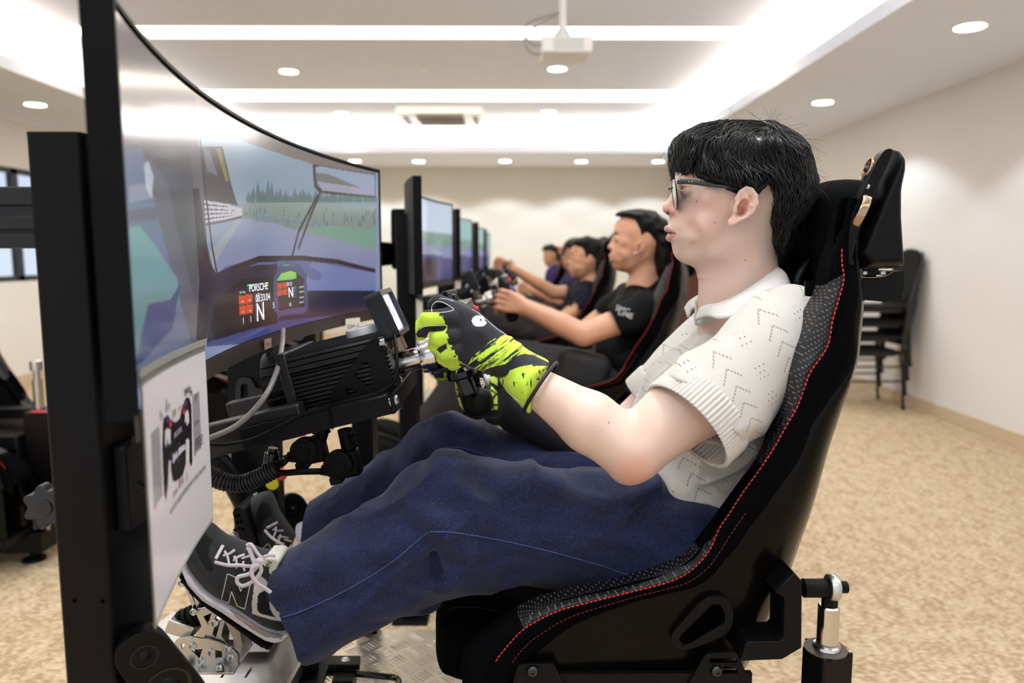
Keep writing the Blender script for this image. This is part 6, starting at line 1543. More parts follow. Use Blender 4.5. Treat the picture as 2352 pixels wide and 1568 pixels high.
lo = np.array([P(1000,900,1.28)[0]-.02, 1.11, P(1290,1080,1.36)[2]-.02]); hi = np.array([P(1330,900,1.40)[0], 1.42, P(1100,835,1.3)[2]+.02])
g2 = sdfobj('glove', f_glove2, lo, hi, .0016, M_glove, drv, cols=glove2col, lev=4); g2['label'] = 'far black and lime glove curled under the wheel grip'
MB().tube(spline([P(1182,940,1.30), P(1190,960,1.31), P(1215,980,1.32), P(1245,1000,1.32), P(1275,1030,1.33)], 30), .0008, 6).build('glove_seam', M_pipe, g2, smooth=True)
# ---- shoes -------------------------------------------------------------------
M_suede_s = mat('shoe_suede', (52,54,56), .9, attr=True, bump=.25, scale=700, bdist=.0008, sheen=.15, spec=.2)
M_sole = mat('shoe_foam', (196,192,200), .6, attr=True, bump=.05, scale=300)
M_lace = mat('shoe_lace', (206,196,206), .85, bump=.4, scale=900, bdist=.0005)
def c8(px, py, ox=380, oy=1100, s=3.921): return (ox+px/s, oy+py/s)
def make_shoe(label, Yc, tf, parent, near=True):
    "tf maps near-shoe photo pixels to photo pixels of this shoe"
    T_ = lambda pts: [tf(*c8(*p)) for p in pts]
    up = xz(roundpoly(T_([(95,640),(110,580),(150,500),(215,428),(280,432),(350,470),(420,530),(470,568),(560,600),(700,650),(800,690),(900,700),(1000,730),(1030,900),(1060,1100),(1090,1200),(1120,1300),(1130,1350),(1100,1400),(1000,1420),(860,1380),(760,1310),(620,1210),(480,1120),(330,1000),(200,840),(130,720)]), 5, 3), Yc-.022)
    so = xz(roundpoly(T_([(75,650),(95,630),(140,720),(210,850),(340,1000),(480,1110),(640,1210),(770,1300),(880,1370),(1010,1420),(1110,1400),(1125,1420),(1080,1470),(1040,1500),(960,1510),(880,1490),(800,1440),(640,1320),(480,1200),(330,1090),(200,950),(110,800)]), 4, 3), Yc-.042)
    q_ = lambda p: P(*tf(*c8(*p)), Yc)
    wq = [xz([tf(*c8(*p))], Yc)[0] for p in ((200,600),(450,850),(800,1000),(1050,1250),(900,750))]
    def f_up(p): return inflate(p, up, Yc, idw(p, wq, [.040,.045,.038,.034,.030]), idw(p, wq, [.030,.034,.034,.03,.024]))
    def f_so(p): return inflate(p, so, Yc, idw(p, wq, [.043,.049,.043,.037,.037]), .0035)+.0
    def inv(x, y):      # photo px -> crop px of the near shoe
        a = np.array(tf(400, 1300)); b = np.array(tf(401, 1300)); c = np.array(tf(400, 1301)); M = np.stack([b-a, c-a], 1); q = np.linalg.solve(M, np.stack([x-a[0], y-a[1]])); return (q[0]+400-380)*3.921, (q[1]+1300-1100)*3.921
    def upcol(V):
        x, y = pj(V); X_, Y_ = inv(x, y); n = npx(X_, Y_, .03, .03, 1.)*8
        c = np.tile(np.array([46, 48, 50.]), (len(V), 1))+n[:, None]*.7
        mesh = [(252,500),(350,480),(440,560),(400,600),(390,680),(440,800),(410,835),(375,820),(320,740),(270,640),(245,560)]
        c[inpoly(X_, Y_, mesh)] = [20, 20, 22]
        c[inpoly(X_, Y_, [(430,570),(480,580),(640,660),(800,720),(860,760),(860,870),(770,830),(650,800),(540,770),(470,720)])] = [38, 38, 40]
        c[inpoly(X_, Y_, [(800,940),(860,870),(925,930),(918,985),(880,1010),(850,1025),(830,1060),(825,1180),(860,1215),(960,1235),(1100,1265),(1100,1285),(960,1268),(840,1232),(780,1210),(780,1100)])] = [190, 184, 176]
        c[inpoly(X_, Y_, [(845,1025),(895,1018),(905,1080),(950,1170),(1020,1215),(1030,1250),(960,1236),(860,1210),(828,1170),(830,1060)])] = [18, 19, 22]
        c[inpoly(X_, Y_, [(650,1205),(780,1215),(960,1275),(1130,1290),(1130,1385),(1000,1380),(860,1320),(760,1260)])] = [44, 44, 46]
        c[inpoly(X_, Y_, [(1020,1225),(1040,1205),(1100,1225),(1110,1270),(1030,1262)])] = [168, 166, 158]
        c[inpoly(X_, Y_, [(820,1320),(900,1350),(1000,1385),(1130,1385),(1130,1400),(1000,1410),(870,1370)])] = [150, 150, 140]
        return to_lin(np.clip(c, 0, 255)/255)
    def socol(V):
        x, y = pj(V); X_, Y_ = inv(x, y); c = np.tile(np.array([188, 184, 192.]), (len(V), 1))
        c[inpoly(X_, Y_, [(560,1160),(640,1200),(780,1290),(900,1360),(1060,1400),(1050,1440),(900,1420),(780,1350),(640,1250)])] = [126, 116, 112]
        return to_lin(c/255)
    up3 = xz(up*0, Yc) if False else up
    lo = np.array([min(up[:, 0].min(), so[:, 0].min())-.01, Yc-.06, min(up[:, 1].min(), so[:, 1].min())-.012]); hi = np.array([up[:, 0].max()+.012, Yc+.06, up[:, 1].max()+.012])
    s = sdfobj('sneaker', f_up, lo, hi, .0012 if near else .0018, M_suede_s, parent, cols=upcol, lev=3); s['label'] = label
    sdfobj('midsole', f_so, lo, hi, .0014, M_sole, s, cols=socol, lev=3)
    # outsole lugs
    ol = [(76,655),(74,695),(108,795),(198,947),(328,1086),(476,1196),(646,1314),(802,1432),(884,1484),(955,1504)]
    pts = [P(*tf(*c8(*p)), Yc-.04)*[1,0,1]+[0,Yc,-.0008] for p in spline(ol, 40)]
    G = [[p+[0,-.041,0], p+[0,.041,0], p+[0,.041,-.004]+np.array([-.002,0,0]), p+[0,-.041,-.004]+np.array([-.002,0,0]), p+[0,-.041,0]] for p in pts]
    MB().grid(G).build('outsole', M_rub, s, angle=40)
    mb = MB()
    for k in range(0, 38, 3): mb.box(pts[k]+[-.0012,0,-.0022], (.010,.083,.0034), rotm(0, .65))
    mb.build('outsole_lugs', M_rub, s)
    S_ = lambda pts_, n=30: onsurf(f_up, spline([tf(*c8(*p)) for p in pts_], n), Yc-.055, Yc+.05, 130, .0008)
    # the big letter: outline piping and raised fill
    Np = [(500,1085),(556,845),(640,880),(672,1000),(695,935),(770,945),(718,1172),(645,1142),(600,1010),(572,1115)]
    NN = [(507,1088),(560,850),(630,880),(682,1010),(700,945),(765,950),(718,1168),(650,1140),(597,1010),(573,1112)]
    loop = NN+[NN[0]]; dn = np.concatenate([np.linspace(a, b, 10, endpoint=False) for a, b in zip(np.array(loop[:-1], float), np.array(loop[1:], float))]+[np.array([loop[-1]], float)])
    vis = (lambda p: True) if near else (lambda p: True)
    MB().tube(onsurf(f_up, [tf(*c8(*p)) for p in dn], Yc-.055, Yc+.05, 130, .0012), .0009, 6).build('letter_outline', mat('letter_piping', (176,178,180), .6), s, smooth=True)
    if near:
        cells = []; V = []; idx = {}
        for i in range(495, 775, 9):
            for j in range(840, 1180, 9):
                if inpoly(np.array([i+4.]), np.array([j+4.]), NN)[0]: cells.append((i, j))
        for i, j in cells:
            for a, b in ((0,0),(9,0),(9,9),(0,9)):
                idx.setdefault((i+a, j+b), len(idx))
        pv = onsurf(f_up, [tf(*c8(*p)) for p in idx], Yc-.055, Yc+.05, 130, .0009)
        mkobj('letter_fill', pv, [tuple(idx[(i+a, j+b)] for a, b in ((0,0),(9,0),(9,9),(0,9))) for i, j in cells], mat('letter_leather', (16,17,20), .4), s, smooth=True)
    # tongue
    tg_ = [T_([(860,860),(885,705),(1000,712),(1030,735),(975,870)])][0]
    MB().prism([P(x, y, Yc-.026) for x, y in tg_], (0,.05,0)).build('tongue', mat('tongue_cream', (214,210,196), .8), s, bevel=.003)
    if near:
        a = P(*c8(925,770), Yc-.0275); ex_ = unit(P(*c8(905,820), Yc-.0275)-P(*c8(945,735), Yc-.0275)); ey_ = unit(np.cross([0,-1,0], ex_))
        textobj('NB', .010, mat('ink_dark', (30,30,34), .6), s, a-ex_*.006, ex_, ey_, 'tongue_lettering')
    # laces
    def lace(pts_, r=.0026, n=24, name='lace', lift=.0): 
        q = S_(pts_, n) if lift == 0 else np.array([P(*tf(*c8(x, y)), Yc-.045+z) for x, y, z in spline(pts_, n)])
        MB().tube(q, [(r*.55, r)]*len(q), 8, up=(0,1,0)).build(name, M_lace, s, smooth=True)
    lace([(520,595),(490,650),(455,715)]); lace([(535,650),(560,700),(575,765)]); lace([(625,640),(580,670),(520,690)]); lace([(620,690),(640,745),(640,800)]); lace([(715,680),(660,700),(610,735)])
    lace([(770,690),(720,705),(690,715)]); lace([(700,745),(705,790),(715,825)]); lace([(800,710),(790,770),(760,790)])
    lace([(445,748,.006),(560,775,.0),(660,775,-.004),(780,785,-.006),(850,770,-.008)], .0028, 26, 'lace', 1)
    if near:
        lace([(735,600,.0),(775,590,-.004),(830,670,-.008),(870,720,-.010),(850,770,-.012),(800,740,-.008),(760,640,-.002),(738,612,.0)], .0032, 40, 'lace_loop', 1)
        lace([(850,760,-.012),(760,850,-.012),(660,880,-.012),(648,930,-.012),(700,960,-.013),(800,910,-.013),(860,830,-.013),(850,770,-.013)], .0030, 44, 'lace_loop', 1)
        lace([(845,770,-.014),(785,800,-.016),(780,870,-.016),(830,940,-.015),(900,985,-.012),(960,1030,-.010)], .0030, 40, 'lace_end', 1)
        MB().sphere(P(*c8(848,745), Yc-.056), (.0065,.004,.0065), 10).build('lace_knot', M_lace, s, smooth=True)
        lace([(880,700,-.006),(940,685,-.004),(990,690,.0)], .0024, 14, 'lace', 1)
    return s, f_up
sh1, fsh = make_shoe('dark suede near sneaker with an outlined letter N', 1.075, lambda x, y: (x, y), drv, True)
# far shoe: rotated, higher and smaller
th2 = math.radians(33); sc2 = .80
def tf2(x, y):
    dx, dy = x-407, y-1262; return 562+sc2*(dx*math.cos(th2)+dy*math.sin(th2)*-1)*1.0, 1178+sc2*(dx*math.sin(th2)+dy*math.cos(th2))-18
sh2, _ = make_shoe('dark suede far sneaker on the brake pedal', 1.36, tf2, drv, False)
# sock
so_ = mat('sock_ribbed', (200,194,206), .9)
mb = MB(); a = P(614, 1352, 1.075); b = P(690, 1388, 1.075); G = []
rr = [(t, .034+.0008*math.sin(t*190)) for t in np.linspace(0, 1, 60)]
MB().tube([a+(b-a)*t for t, _ in rr], [r*(.82+.18*math.sin(math.pi*min(1, t*1.6)*.5)) for t, r in rr], 28).build('sock', so_, drv, smooth=True)
MB().tube([P(700, 1240, 1.36), P(790, 1200, 1.36)], .034, 20).build('sock', so_, drv, smooth=True)
# ================================================================ THE OTHER RIGS OF THE ROW
def low_screen(seed, tint):
    rg = np.random.default_rng(seed); im = raster(150, 44, (150,165,190)); V_ = np.linspace(0, 1, 44)[:, None, None]
    im[:] = np.where(V_ > .62, np.array(tint), np.where(V_ > .45, np.array((120,150,140)), np.array((126,140,180))))*1.0
    fillpoly(im, [(0,0),(1,0),(1,.28),(.7,.36),(.3,.34),(0,.2)], (64,70,120)); fillpoly(im, [(.62,.0),(.82,.0),(.82,.3),(.62,.3)], (40,38,60))
    fillpoly(im, [(.3,.35),(.52,.52),(.6,.52),(.9,.35)], (150,156,178)); fillpoly(im, [(.0,.45),(.18,.6),(.3,.9),(0,1)], (110,112,124))
    for k in range(5): fillpoly(im, [(.28,.62+.03*k),(.52,.5+.02*k),(.52,.508+.02*k),(.28,.64+.03*k)], (92,92,128))
    if seed == 2: fillpoly(im, [(.12,.02),(.17,.02),(.14,.3),(.11,.3)], (210,90,50)); fillpoly(im, [(.12,.36),(.17,.36),(.17,.41),(.12,.41)], (170,200,40))
    return np.clip(im/255*1.12, 0, 1)
ordn = ['second', 'third', 'fourth', 'fifth']
mdx = [.062, .075, .105, .118]; sdx = [.125, .10, .16, .10]
mons = [make_monitor(low_screen(k+2, [(190,205,225),(150,190,190),(150,185,180),(120,160,160)][k]), 'curved monitor on the %s rig of the row, showing a race track' % ordn[k]) for k in range(4)]
for k, m_ in enumerate(mons): m_.location += Vector((mdx[k], 1.56*(k+1), .02))
dk0 = [o for o in bpy.data.objects if o.name.startswith('deck_plate') and o.parent is None][0]
RG = [(pst, 'post', 'thick black monitor post of the %s rig', .08), (sh, 'sheet', 'white instruction sheet seen edge-on under the %s monitor', 0), (wb, 'motor', 'black steering motor of the %s rig', 0), (arms, 'mount', 'black tilted steel mount under the %s steering motor', 0),
      (ds, 'display', 'small dash display on the %s steering motor', 0), (sw, 'steering wheel', 'black steering wheel of the %s rig', 0), (deck, 'frame', 'black base frame of the %s rig', .06), (dk0, 'deck plate', 'silver checker plate deck of the %s rig', .06), (br, 'bracket', 'black monitor bracket of the %s rig', .0),
      (ac2, 'actuator', 'black motion actuator behind the %s seat', .06), (dk, 'cap', 'silver cap on the %s steering motor', 0) if False else (kb2, 'knob', 'black clamp knob under the %s steering motor', 0)]
GRPS = {'post': 'monitor posts', 'sheet': 'instruction sheets under the monitors', 'motor': 'steering motors', 'mount': 'steering motor mounts', 'display': 'dash displays', 'steering wheel': 'steering wheels', 'frame': 'rig base frames', 'deck plate': 'checker plate decks', 'bracket': 'monitor brackets', 'actuator': 'motion actuators', 'knob': 'clamp knobs'}
for k in range(4):
    for src, cat, lab, ddx in RG:
        if k >= 2 and cat in ('sheet', 'knob', 'bracket', 'actuator', 'deck plate'): continue
        c = copytree(src); c.location = src.location+Vector((mdx[k]+ddx, 1.56*(k+1), .0)); c['label'] = (lab % ordn[k])+', counted from the camera'; c['group'] = GRPS[cat]; src['group'] = GRPS[cat]; c['category'] = cat
    c = copytree(seat1); c.location = seat1.location+Vector((sdx[k], 1.56*(k+1), 0)); c['label'] = ['black bucket seat of the man in the black polo', 'black bucket seat of the man with tied-back hair', 'black bucket seat of the driver in a cap', 'farthest black bucket seat, behind the man in purple'][k]

# ---------------------------------------------------------------- other drivers
def mk_skin(nm, rgb): return mat(nm, rgb, .5, bump=.1, scale=300, var=.03, sss=.06, bdist=.001)
def hand(p, wr, kn, tipdir, s=1.0):
    "palm from the wrist to the knuckles, four bent fingers and a thumb"
    wr = np.asarray(wr, float); kn = np.asarray(kn, float); ax = unit(kn-wr); side = np.array([0,0,1.]); side = unit(side-ax*(side@ax))
    d = None
    for k in range(4):
        q = cone(p, wr, kn+side*(.027-.018*k)*s, .021*s, .0125*s); d = q if d is None else sm(d, q, .006)
    L_ = [.036,.042,.039,.030]
    for k in range(4):
        a = kn+side*(.030-.020*k)*s; b = a+unit(ax*.8+tipdir*.3)*L_[k]*s; c = b+unit(ax*.35+tipdir*.9)*.026*s; e = c+unit(tipdir-ax*.4)*.018*s
        q = sm(sm(cone(p, a, b, .0095*s, .0088*s), cone(p, b, c, .0088*s, .008*s), .002), cone(p, c, e, .008*s, .0072*s), .002); d = sm(d, q, .004)
    a = wr+ax*.03*s+side*.02*s+tipdir*.012; b = a+unit(ax+side*.5+tipdir*.8)*.034*s; c = b+unit(ax+tipdir*.3)*.028*s
    return sm(d, sm(cone(p, a, b, .0125*s, .0105*s), cone(p, b, c, .0105*s, .0085*s), .003), .006)
def person(label, Yc, ear, tone, hairpoly, shirt_m, trouser_m, J, s_=1.0, h=.0048, tilt=0, sleeve=.55, extra=None, legs=True):
    t = thing('person', label, 'person', P(ear[0], 1000, Yc)*[1,1,0]+[0,0,ZD], None)
    sk = mk_skin('skin_%s' % tone[0], tone[1]); E0 = P(1706, 478, 1.20); E1 = P(ear[0], ear[1], Yc); c_, s__ = math.cos(tilt), math.sin(tilt)
    def fh(p):
        q = (p-E1)/s_; q = np.stack([q[:, 0]*c_-q[:, 2]*s__, q[:, 1], q[:, 0]*s__+q[:, 2]*c_], 1); return f_head(q+E0)*s_
    g = lambda a, dy=0: P(a[0], a[1], Yc+(a[2] if len(a) > 2 else 0)+dy)
    shN_, elN_, wrN_, knN = (g(a) for a in J['near']); shF_, elF_, wrF_, knF = (g(a) for a in J['far'])
    ch, be, hp = (g(a) for a in J['trunk']); nk = E1+np.array([.01, 0, -.09])*s_; nb = g(J['neck'])
    tipd = np.array([0, .9, -.2])
    def fb(p):
        d = np.full(len(p), 9.); m_ = np.abs(p-E1-[-.03,0,.02]).max(1) < .22
        if m_.any(): d[m_] = fh(p[m_])
        d = sm(d, cone(p, nk, nb, .053*s_, .06*s_), .02)
        d = sm(d, cone(p, nb, ch, .06, .09), .03); d = sm(d, cone(p, ch, be, .09, .085), .03)
        for a, b, c, kn_, sg in ((shN_, elN_, wrN_, knN, 1), (shF_, elF_, wrF_, knF, -1)):
            d = sm(d, cone(p, a, b, .050, .040), .03); d = sm(d, cone(p, b, b+(c-b)*.4, .040, .037), .008); d = sm(d, cone(p, b+(c-b)*.4, c, .037, .026), .008)
            m2 = np.abs(p-(c+kn_)/2).max(1) < .16
            if m2.any(): d[m2] = sm(d[m2], hand(p[m2], c, kn_, tipd*[1, sg, 1]), .01)
        return d
    pts = np.array([E1+[-.14,0,.14], E1+[.14,0,-.15], shN_, elN_, wrN_, knN+[-.08,0,0], shF_, elF_, wrF_, knF+[-.08,0,0], be]); lo = pts.min(0)-.10; hi = pts.max(0)+.10; lo[2] = max(lo[2], be[2]-.1)
    sdfobj('body', fb, lo, hi, h, sk, t, lev=3)
    if hairpoly:
        hp_ = xz(hairpoly, Yc); f_ = lambda p: inflate(p, hp_, Yc, .084*s_, .034)+.006*vnoise(p, 45)
        sdfobj('hair', f_, np.array([hp_[:, 0].min()-.02, Yc-.1, hp_[:, 1].min()-.02]), np.array([hp_[:, 0].max()+.02, Yc+.1, hp_[:, 1].max()+.02]), h*.8, mat('hair_dark_matt', (12,10,10), .6, spec=.3), t)
    for s2 in (-1, 1):
        c = E1+(P(1564, 437, 1.20)-E0+np.array([0, s2*.034, 0]))*s_
        if abs(tilt) < .1:
            e_ = MB().sphere(c+[.004,0,0], .0115*s_, 10).build('eye', mat('eye_white', (232,226,222), .15, coat=.6), t, smooth=True)
            MB().sphere(c+[-.0045,0,0], .0058*s_, 8).build('iris', mat('iris_brown', (44,26,20), .1, coat=.8), e_, smooth=True)
            b0 = E1+(P(1553, 408, 1.20)-E0)*s_
            MB().tube(spline([b0+np.array([.004,s2*.014,.0]), b0+np.array([.002,s2*.030,.003]), b0+np.array([.012,s2*.048,.002])], 8), [.0012,.0028,.003,.003,.003,.0025,.002,.001], 6).build('eyebrow', M_hair, t, smooth=True)
    def fs(p):
        T = lambda a, b, r1, r2: cone((p-[0,Yc,0])*[1,.64,1]+[0,Yc,0], a, b, r1, r2)
        d = T(g(J['trunk'][0], 0), be, .112, .112); d = sm(d, T(be, hp, .112, .10), .03)
        d = sm(d, cone(p, shN_, shF_, .062, .062), .05); d = sm(d, cone(p, nb, ch, .060, .09), .03)
        for a, b in ((shN_, elN_), (shF_, elF_)):
            e = a+(b-a)*sleeve; q = smax(cone(p, a, e, .066, .062), (p-e)@unit(b-a), .003); q = smax(q, -cone(p, e-unit(b-a)*.02, e+unit(b-a)*.06, .054, .056), .002); d = sm(d, q, .02)
        d = smax(d, -cone(p, nk, nb+(nk-nb)*.1, .060, .054), .004)
        return d+.005*vnoise(p, 14)+.004*np.sin(p[:, 0]*40+p[:, 2]*40+6*vnoise(p, 8))
    pts = np.array([shN_, elN_, shF_, elF_, hp, be, nb]); lo = pts.min(0)-.15; hi = pts.max(0)+.14
    sdfobj('shirt', fs, lo, hi, h*1.1, shirt_m, t, lev=3)
    # collar
    G = []
    for i in range(33):
        a = math.radians(-165+330*i/32); ca_, sa_ = math.cos(a), math.sin(a); fr_ = (1-ca_)/2; cN = nb+(nk-nb)*.35
        G.append(spline([cN+[.06*ca_, -.062*sa_, .03*ca_-.02*fr_], cN+[.075*ca_, -.083*sa_, .02*ca_-.018], cN+[.086*ca_, -.100*sa_, .008*ca_-.04]], 5))
    o = MB().grid(np.array(G)).build('collar', shirt_m, t, smooth=True); q = o.modifiers.new('t', 'SOLIDIFY'); q.thickness = .004
    if legs:
        kn_, an_ = g(J['leg'][0]), g(J['leg'][1])
        def fl(p):
            d = None
            for dy in (-.11, .11):
                D = np.array([0, dy, 0]); q = sm(cone(p, hp+D*.8, kn_+D, .088, .070), cone(p, kn_+D, an_+D, .072, .056), .02); d = q if d is None else sm(d, q, .03)
            return d+.006*vnoise(p, 14)+.003*np.sin(p[:, 0]*45-p[:, 2]*50)
        pts = np.array([hp, kn_, an_]); sdfobj('trousers', fl, pts.min(0)-[.12,.26,.1], pts.max(0)+[.12,.26,.12], h*1.2, trouser_m, t, lev=3)
        for dy in (-.11, .11):
            a = an_+np.array([-.0, dy, -.02]); sm_ = MB().sphere(a+[-.07,0,.0], (.14,.045,.05), 12, rotm(0, .5)); sm_.build('shoe', M_rub, t, smooth=True)
    if extra: extra(t, g, E1, fh)
    return t
blk = mat('polo_black', (17,17,19), .85, bump=.2, scale=500, spec=.15); navy = mat('polo_navy', (28,30,46), .85, spec=.15); purp = mat('shirt_purple', (46,38,92), .8, spec=.15); gtr = mat('trouser_charcoal', (54,50,53), .85, spec=.15)
def ex2(t, g, E1, fh):
    for s_, z in (('SMC', 0), ('LINE', -.022)):
        a = P(1414+(6 if z else 0), 706+(10 if z else 0), 2.525); ex_ = unit(P(1450,720,2.53)-P(1408,706,2.53)); textobj(s_, .026, mat('logo_white', (225,225,228), .6), t, a-[0,.0,0], ex_, unit(np.cross([0,-1,0], ex_)), 'sleeve_lettering', depth=.0)
    # waist bag
    c = P(1338, 850, 2.62); q = lambda p: rbox(p, c, (.095,.05,.07), .04, rotm(0, .25))+.003*vnoise(p, 20)
    sdfobj('waist_bag', q, c-.17, c+.17, .005, mat('bag_grey', (34,34,35), .75), t)
    MB().tube(spline([P(1408,600,2.73), P(1401,607,2.72), P(1404,613,2.75)], 8), .004, 6).build('chin_beard', M_hair, t, smooth=True)
person('man in a black polo shirt with a waist bag, driving the second rig', 2.78, (1475,567), ('tan', (216,160,130)),
    [(1412,494),(1424,484),(1470,479),(1505,486),(1528,505),(1540,545),(1537,600),(1522,648),(1500,625),(1494,590),(1492,560),(1480,545),(1464,562),(1455,540),(1448,508),(1432,500)], blk, gtr,
    dict(neck=(1478,668), trunk=[(1470,735),(1440,815),(1440,880)], near=[(1492,712,-.17),(1340,768,-.20),(1215,708,-.17),(1168,692,-.165)], far=[(1440,690,.18),(1330,770,.20),(1215,715,.16),(1165,700,.15)], leg=[(1105,815),(960,1010)]), extra=ex2, h=.0042)
def ex3(t, g, E1, fh):
    c = P(1388, 562, 4.34); MB().sphere(c, (.05,.045,.05), 12).build('hair_bun', M_hair, t, smooth=True)
person('man in a navy shirt with tied-back hair, driving the third rig', 4.34, (1353,603), ('tan2', (212,160,126)),
    [(1310,556),(1322,547),(1350,541),(1375,548),(1395,565),(1392,590),(1378,620),(1366,640),(1362,600),(1352,590),(1345,600),(1336,590),(1332,572),(1318,562)], navy, gtr,
    dict(neck=(1360,655), trunk=[(1345,690),(1325,740),(1320,780)], near=[(1345,690,-.16),(1292,735,-.2),(1215,700,-.17),(1190,690,-.17)], far=[(1330,672,.17),(1272,672,.16),(1180,618,.10),(1152,606,.09)], leg=[(1130,730),(1060,850)]), extra=ex3)
def ex4(t, g, E1, fh):
    cap = mat('cap_black', (20,20,22), .8); c = E1+np.array([-.01, 0, .085])
    q = lambda p: smax(ell(p, c, (.105,.085,.075)), -(p[:, 2]-c[2]+.01), .006); sdfobj('cap_crown', q, c-.13, c+.13, .006, cap, t)
    MB().prism([c+np.array([-.09+x, y, -.012]) for x, y in ((0,-.07),(-.06,-.05),(-.075,0),(-.06,.05),(0,.07))], (.0,0,.006)).build('cap_peak', cap, t)
    for s in (-1, 1): MB().tube([E1+np.array([-.105+.0*k, s*.035+.022*math.cos(a), .012+.018*math.sin(a)]) for k, a in enumerate(np.linspace(0, 6.28, 20))], .002, 6).build('glasses_rim', M_frame, t, smooth=True)
person('driver in a dark cap and glasses, mostly hidden behind the navy shirt', 5.90, (1327,592), ('tan', (216,160,130)), None, purp, gtr,
    dict(neck=(1332,628), trunk=[(1320,655),(1305,700),(1305,730)], near=[(1325,655,-.16),(1285,690,-.2),(1225,668,-.17),(1205,662,-.17)], far=[(1320,655,.17),(1285,690,.2),(1225,668,.17),(1205,662,.17)], leg=[(1180,700),(1120,780)]), extra=ex4, sleeve=.9, h=.006)
person('man in a purple shirt looking down at the farthest wheel of the row', 7.46, (1275,588), ('tan2', (212,160,126)),
    [(1243,572),(1252,562),(1268,559),(1283,566),(1287,585),(1283,600),(1276,598),(1272,582),(1262,578),(1250,577)], purp, gtr,
    dict(neck=(1276,612), trunk=[(1278,635),(1270,670),(1268,700)], near=[(1280,632,-.16),(1262,672,-.2),(1222,662,-.17),(1208,656,-.17)], far=[(1280,632,.17),(1262,672,.2),(1222,662,.17),(1208,656,.17)], leg=[(1190,690),(1150,750)]), tilt=-.25, sleeve=.9, h=.007)

# ================================================================ STACKED BANQUET CHAIRS BY THE RIGHT WALL
M_chb = mat('chair_black_fabric', (26,24,23), .85, spec=.2, bump=.2, scale=300); M_chf = mat('chair_frame_black', (24,22,21), .4)
CB = PZ(2030, 940, 0)
def chair(label, x, y, z, dy=0):
    t = thing('banquet_chair', label, 'chair', (x, y, z), 'stacked banquet chairs')
    L = lambda a, b, c: (x+a, y+b, z+c)
    MB().bb(x-.20, x+.20, y-.20, y+.20, z+.42, z+.465).build('seat', M_chb, t, bevel=.018, bseg=3)
    bp = [(v*.19, w_) for v, w_ in ((-.8,.50),(.8,.50),(1,.62),(1,.76),(.8,.85),(.45,.895),(0,.905),(-.45,.895),(-.8,.85),(-1,.76),(-1,.62))]
    dx = lambda w_: .20+(w_-.45)*.22
    MB().prism([L(dx(w_), v, w_) for v, w_ in roundpoly(bp, .04, 3)], (.032,0,-.006)).build('backrest', M_chb, t, bevel=.008)
    for sy in (-.2, .2):
        MB().tube(spline([L(-.26, sy, 0), L(-.205, sy, .36), L(-.19, sy, .415), L(-.14, sy, .425), L(.16, sy, .425)], 16), .0115, 8).build('leg', M_chf, t, smooth=True)
        MB().tube(spline([L(.25, sy, 0), L(.225, sy, .30), L(.205, sy, .43), L(.245, sy, .60), L(.30, sy*.95, .80), L(.31, sy*.8, .87)], 16), .0115, 8).build('leg', M_chf, t, smooth=True)
        MB().cyl(L(-.225, sy, .22), L(.235, sy, .22), .008, n=8).build('stretcher', M_chf, t, angle=40)
        MB().cyl(L(-.262, sy, 0), L(-.258, sy, .02), .015, n=10).cyl(L(.252, sy, 0), L(.249, sy, .02), .015, n=10).build('foot_cap', M_rub, t)
    MB().cyl(L(.205,-.2,.43), L(.205,.2,.43), .010, n=8).build('cross_bar', M_chf, t, angle=40)
    return t
c0_ = chair('black banquet chair at the bottom of the stack by the right wall', CB[0]-.10, CB[1]+.2, 0)
for k, w_ in enumerate(('second', 'third', 'fourth')):
    c = copytree(c0_); c.location = c0_.location+Vector((.012*(k+1), .004, .113*(k+1))); c['label'] = 'black banquet chair %s from the bottom of the right wall stack' % w_
c = copytree(c0_); c.location = c0_.location+Vector((-.42, .75, 0)); c['label'] = 'black banquet chair at the bottom of the farther stack, half hidden by the headrest'
c = copytree(c0_); c.location = c0_.location+Vector((-.41, .75, .105)); c['label'] = 'black banquet chair on top of the farther stack, half hidden by the headrest'
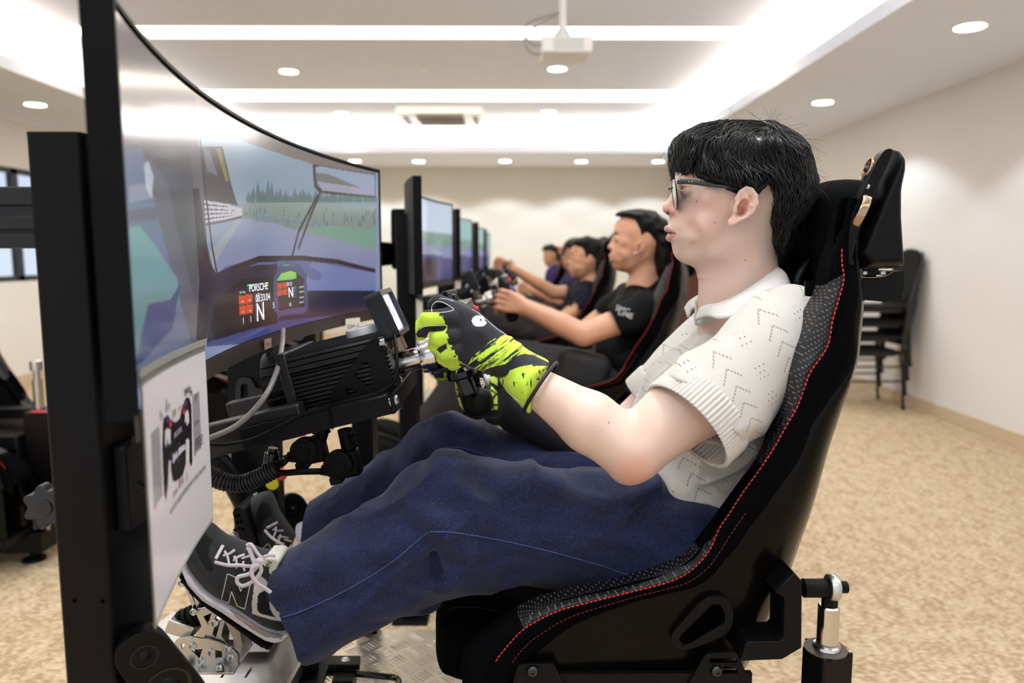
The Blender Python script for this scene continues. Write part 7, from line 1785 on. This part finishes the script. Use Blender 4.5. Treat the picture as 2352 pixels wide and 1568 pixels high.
# ================================================================ OPPOSITE RIGS AT THE LEFT
M_box = mat('amplifier_black', (14,12,12), .4, spec=.2); M_redb = mat('logo_red', (200,36,40), .5)
def opp(x, y, tag_, full=True):
    b = thing('control_box', 'black control box with red and white lettering, %s' % tag_, 'box', (x, y, .12), 'control boxes of the opposite rigs')
    MB().bb(x-.45, x-.0, y-.16, y+.3, .16, .52).build('housing', M_box, b, bevel=.006)
    for k in range(3): MB().bb(x-.452, x-.0, y-.163, y-.16, .46-k*.03, .465-k*.03).build('groove', mat('hole_black', (3,3,3), .95, spec=0), b)
    textobj('motion', .078, mat('logo_white', (225,225,228), .6), b, (x-.285, y-.162, .305), (1,0,0), (0,0,1), 'front_lettering')
    MB().lathe((x-.20, y-.1605, .405), (0,-1,0), [(0,.042),(.002,.042),(.002,.026),(0,.026)], 28).build('red_ring', M_redb, b, angle=30)
    MB().bb(x-.28, x-.19, y-.1615, y-.16, .255, .262).build('red_bar', M_redb, b); MB().bb(x-.185, x-.03, y-.1615, y-.16, .255, .262).build('white_bar', mat('logo_white', (225,225,228), .6), b)
    MB().bb(x-.6, x+.05, y-.14, y-.02, .05, .13).bb(x-.6, x+.05, y+.16, y+.26, .05, .13).build('skid', M_black, b, bevel=.004)
    for px_ in (x-.02,): MB().lathe((px_, y-.08, 0), (0,0,1), [(0,.045),(.012,.04),(.02,.015),(.06,.012)], 16).build('levelling_foot', M_rub, b, angle=40)
    a = thing('opposite_actuator', 'black actuator with a silver rod and red label, %s' % tag_, 'actuator', (x+.06, y, .1), 'actuators of the opposite rigs')
    MB().bb(x+.002, x+.11, y-.12, y-.01, .135, .60).build('housing', M_box, a, bevel=.004)
    MB().bb(x+.015, x+.028, y-.123, y-.119, .14, .30).bb(x+.065, x+.078, y-.123, y-.119, .14, .30).build('side_stripes', M_alu, a)
    MB().bb(x+.03, x+.10, y-.118, y-.09, .6003, .602).build('red_label', M_redb, a)
    MB().lathe((x+.035, y-.065, .60), (0,0,1), [(0,.018),(.12,.018),(.12,.012),(.15,.012),(.155,.022),(.19,.022),(.195,.01)], 18).build('rod', M_steel, a, angle=35)
    s = copytree(seat1); s.rotation_euler = (0, 0, math.pi); s.location = Vector((x-.22, y+.02, .12)); s['label'] = 'black bucket seat facing away to the left, %s' % tag_
    r = thing('opposite_chassis', 'black steel rig frame joining the opposite seat and box, %s' % tag_, 'frame', (x-.3, y+.4, .1), 'opposite rig frames')
    MB().bb(x-.9, x+.1, y+.36, y+.42, .14, .22).bb(x-.9, x+.1, y+.0, y+.06, .55, .59).bb(x-.02, x+.04, y+.36, y+.42, .22, .62).build('beam', M_black, r, bevel=.003)
opp(PZ(95,1290,.0)[0]-.02, 2.93, 'nearest on the left')
opp(-1.62, 4.55, 'second along the left')
opp(-1.66, 6.15, 'farthest along the left')
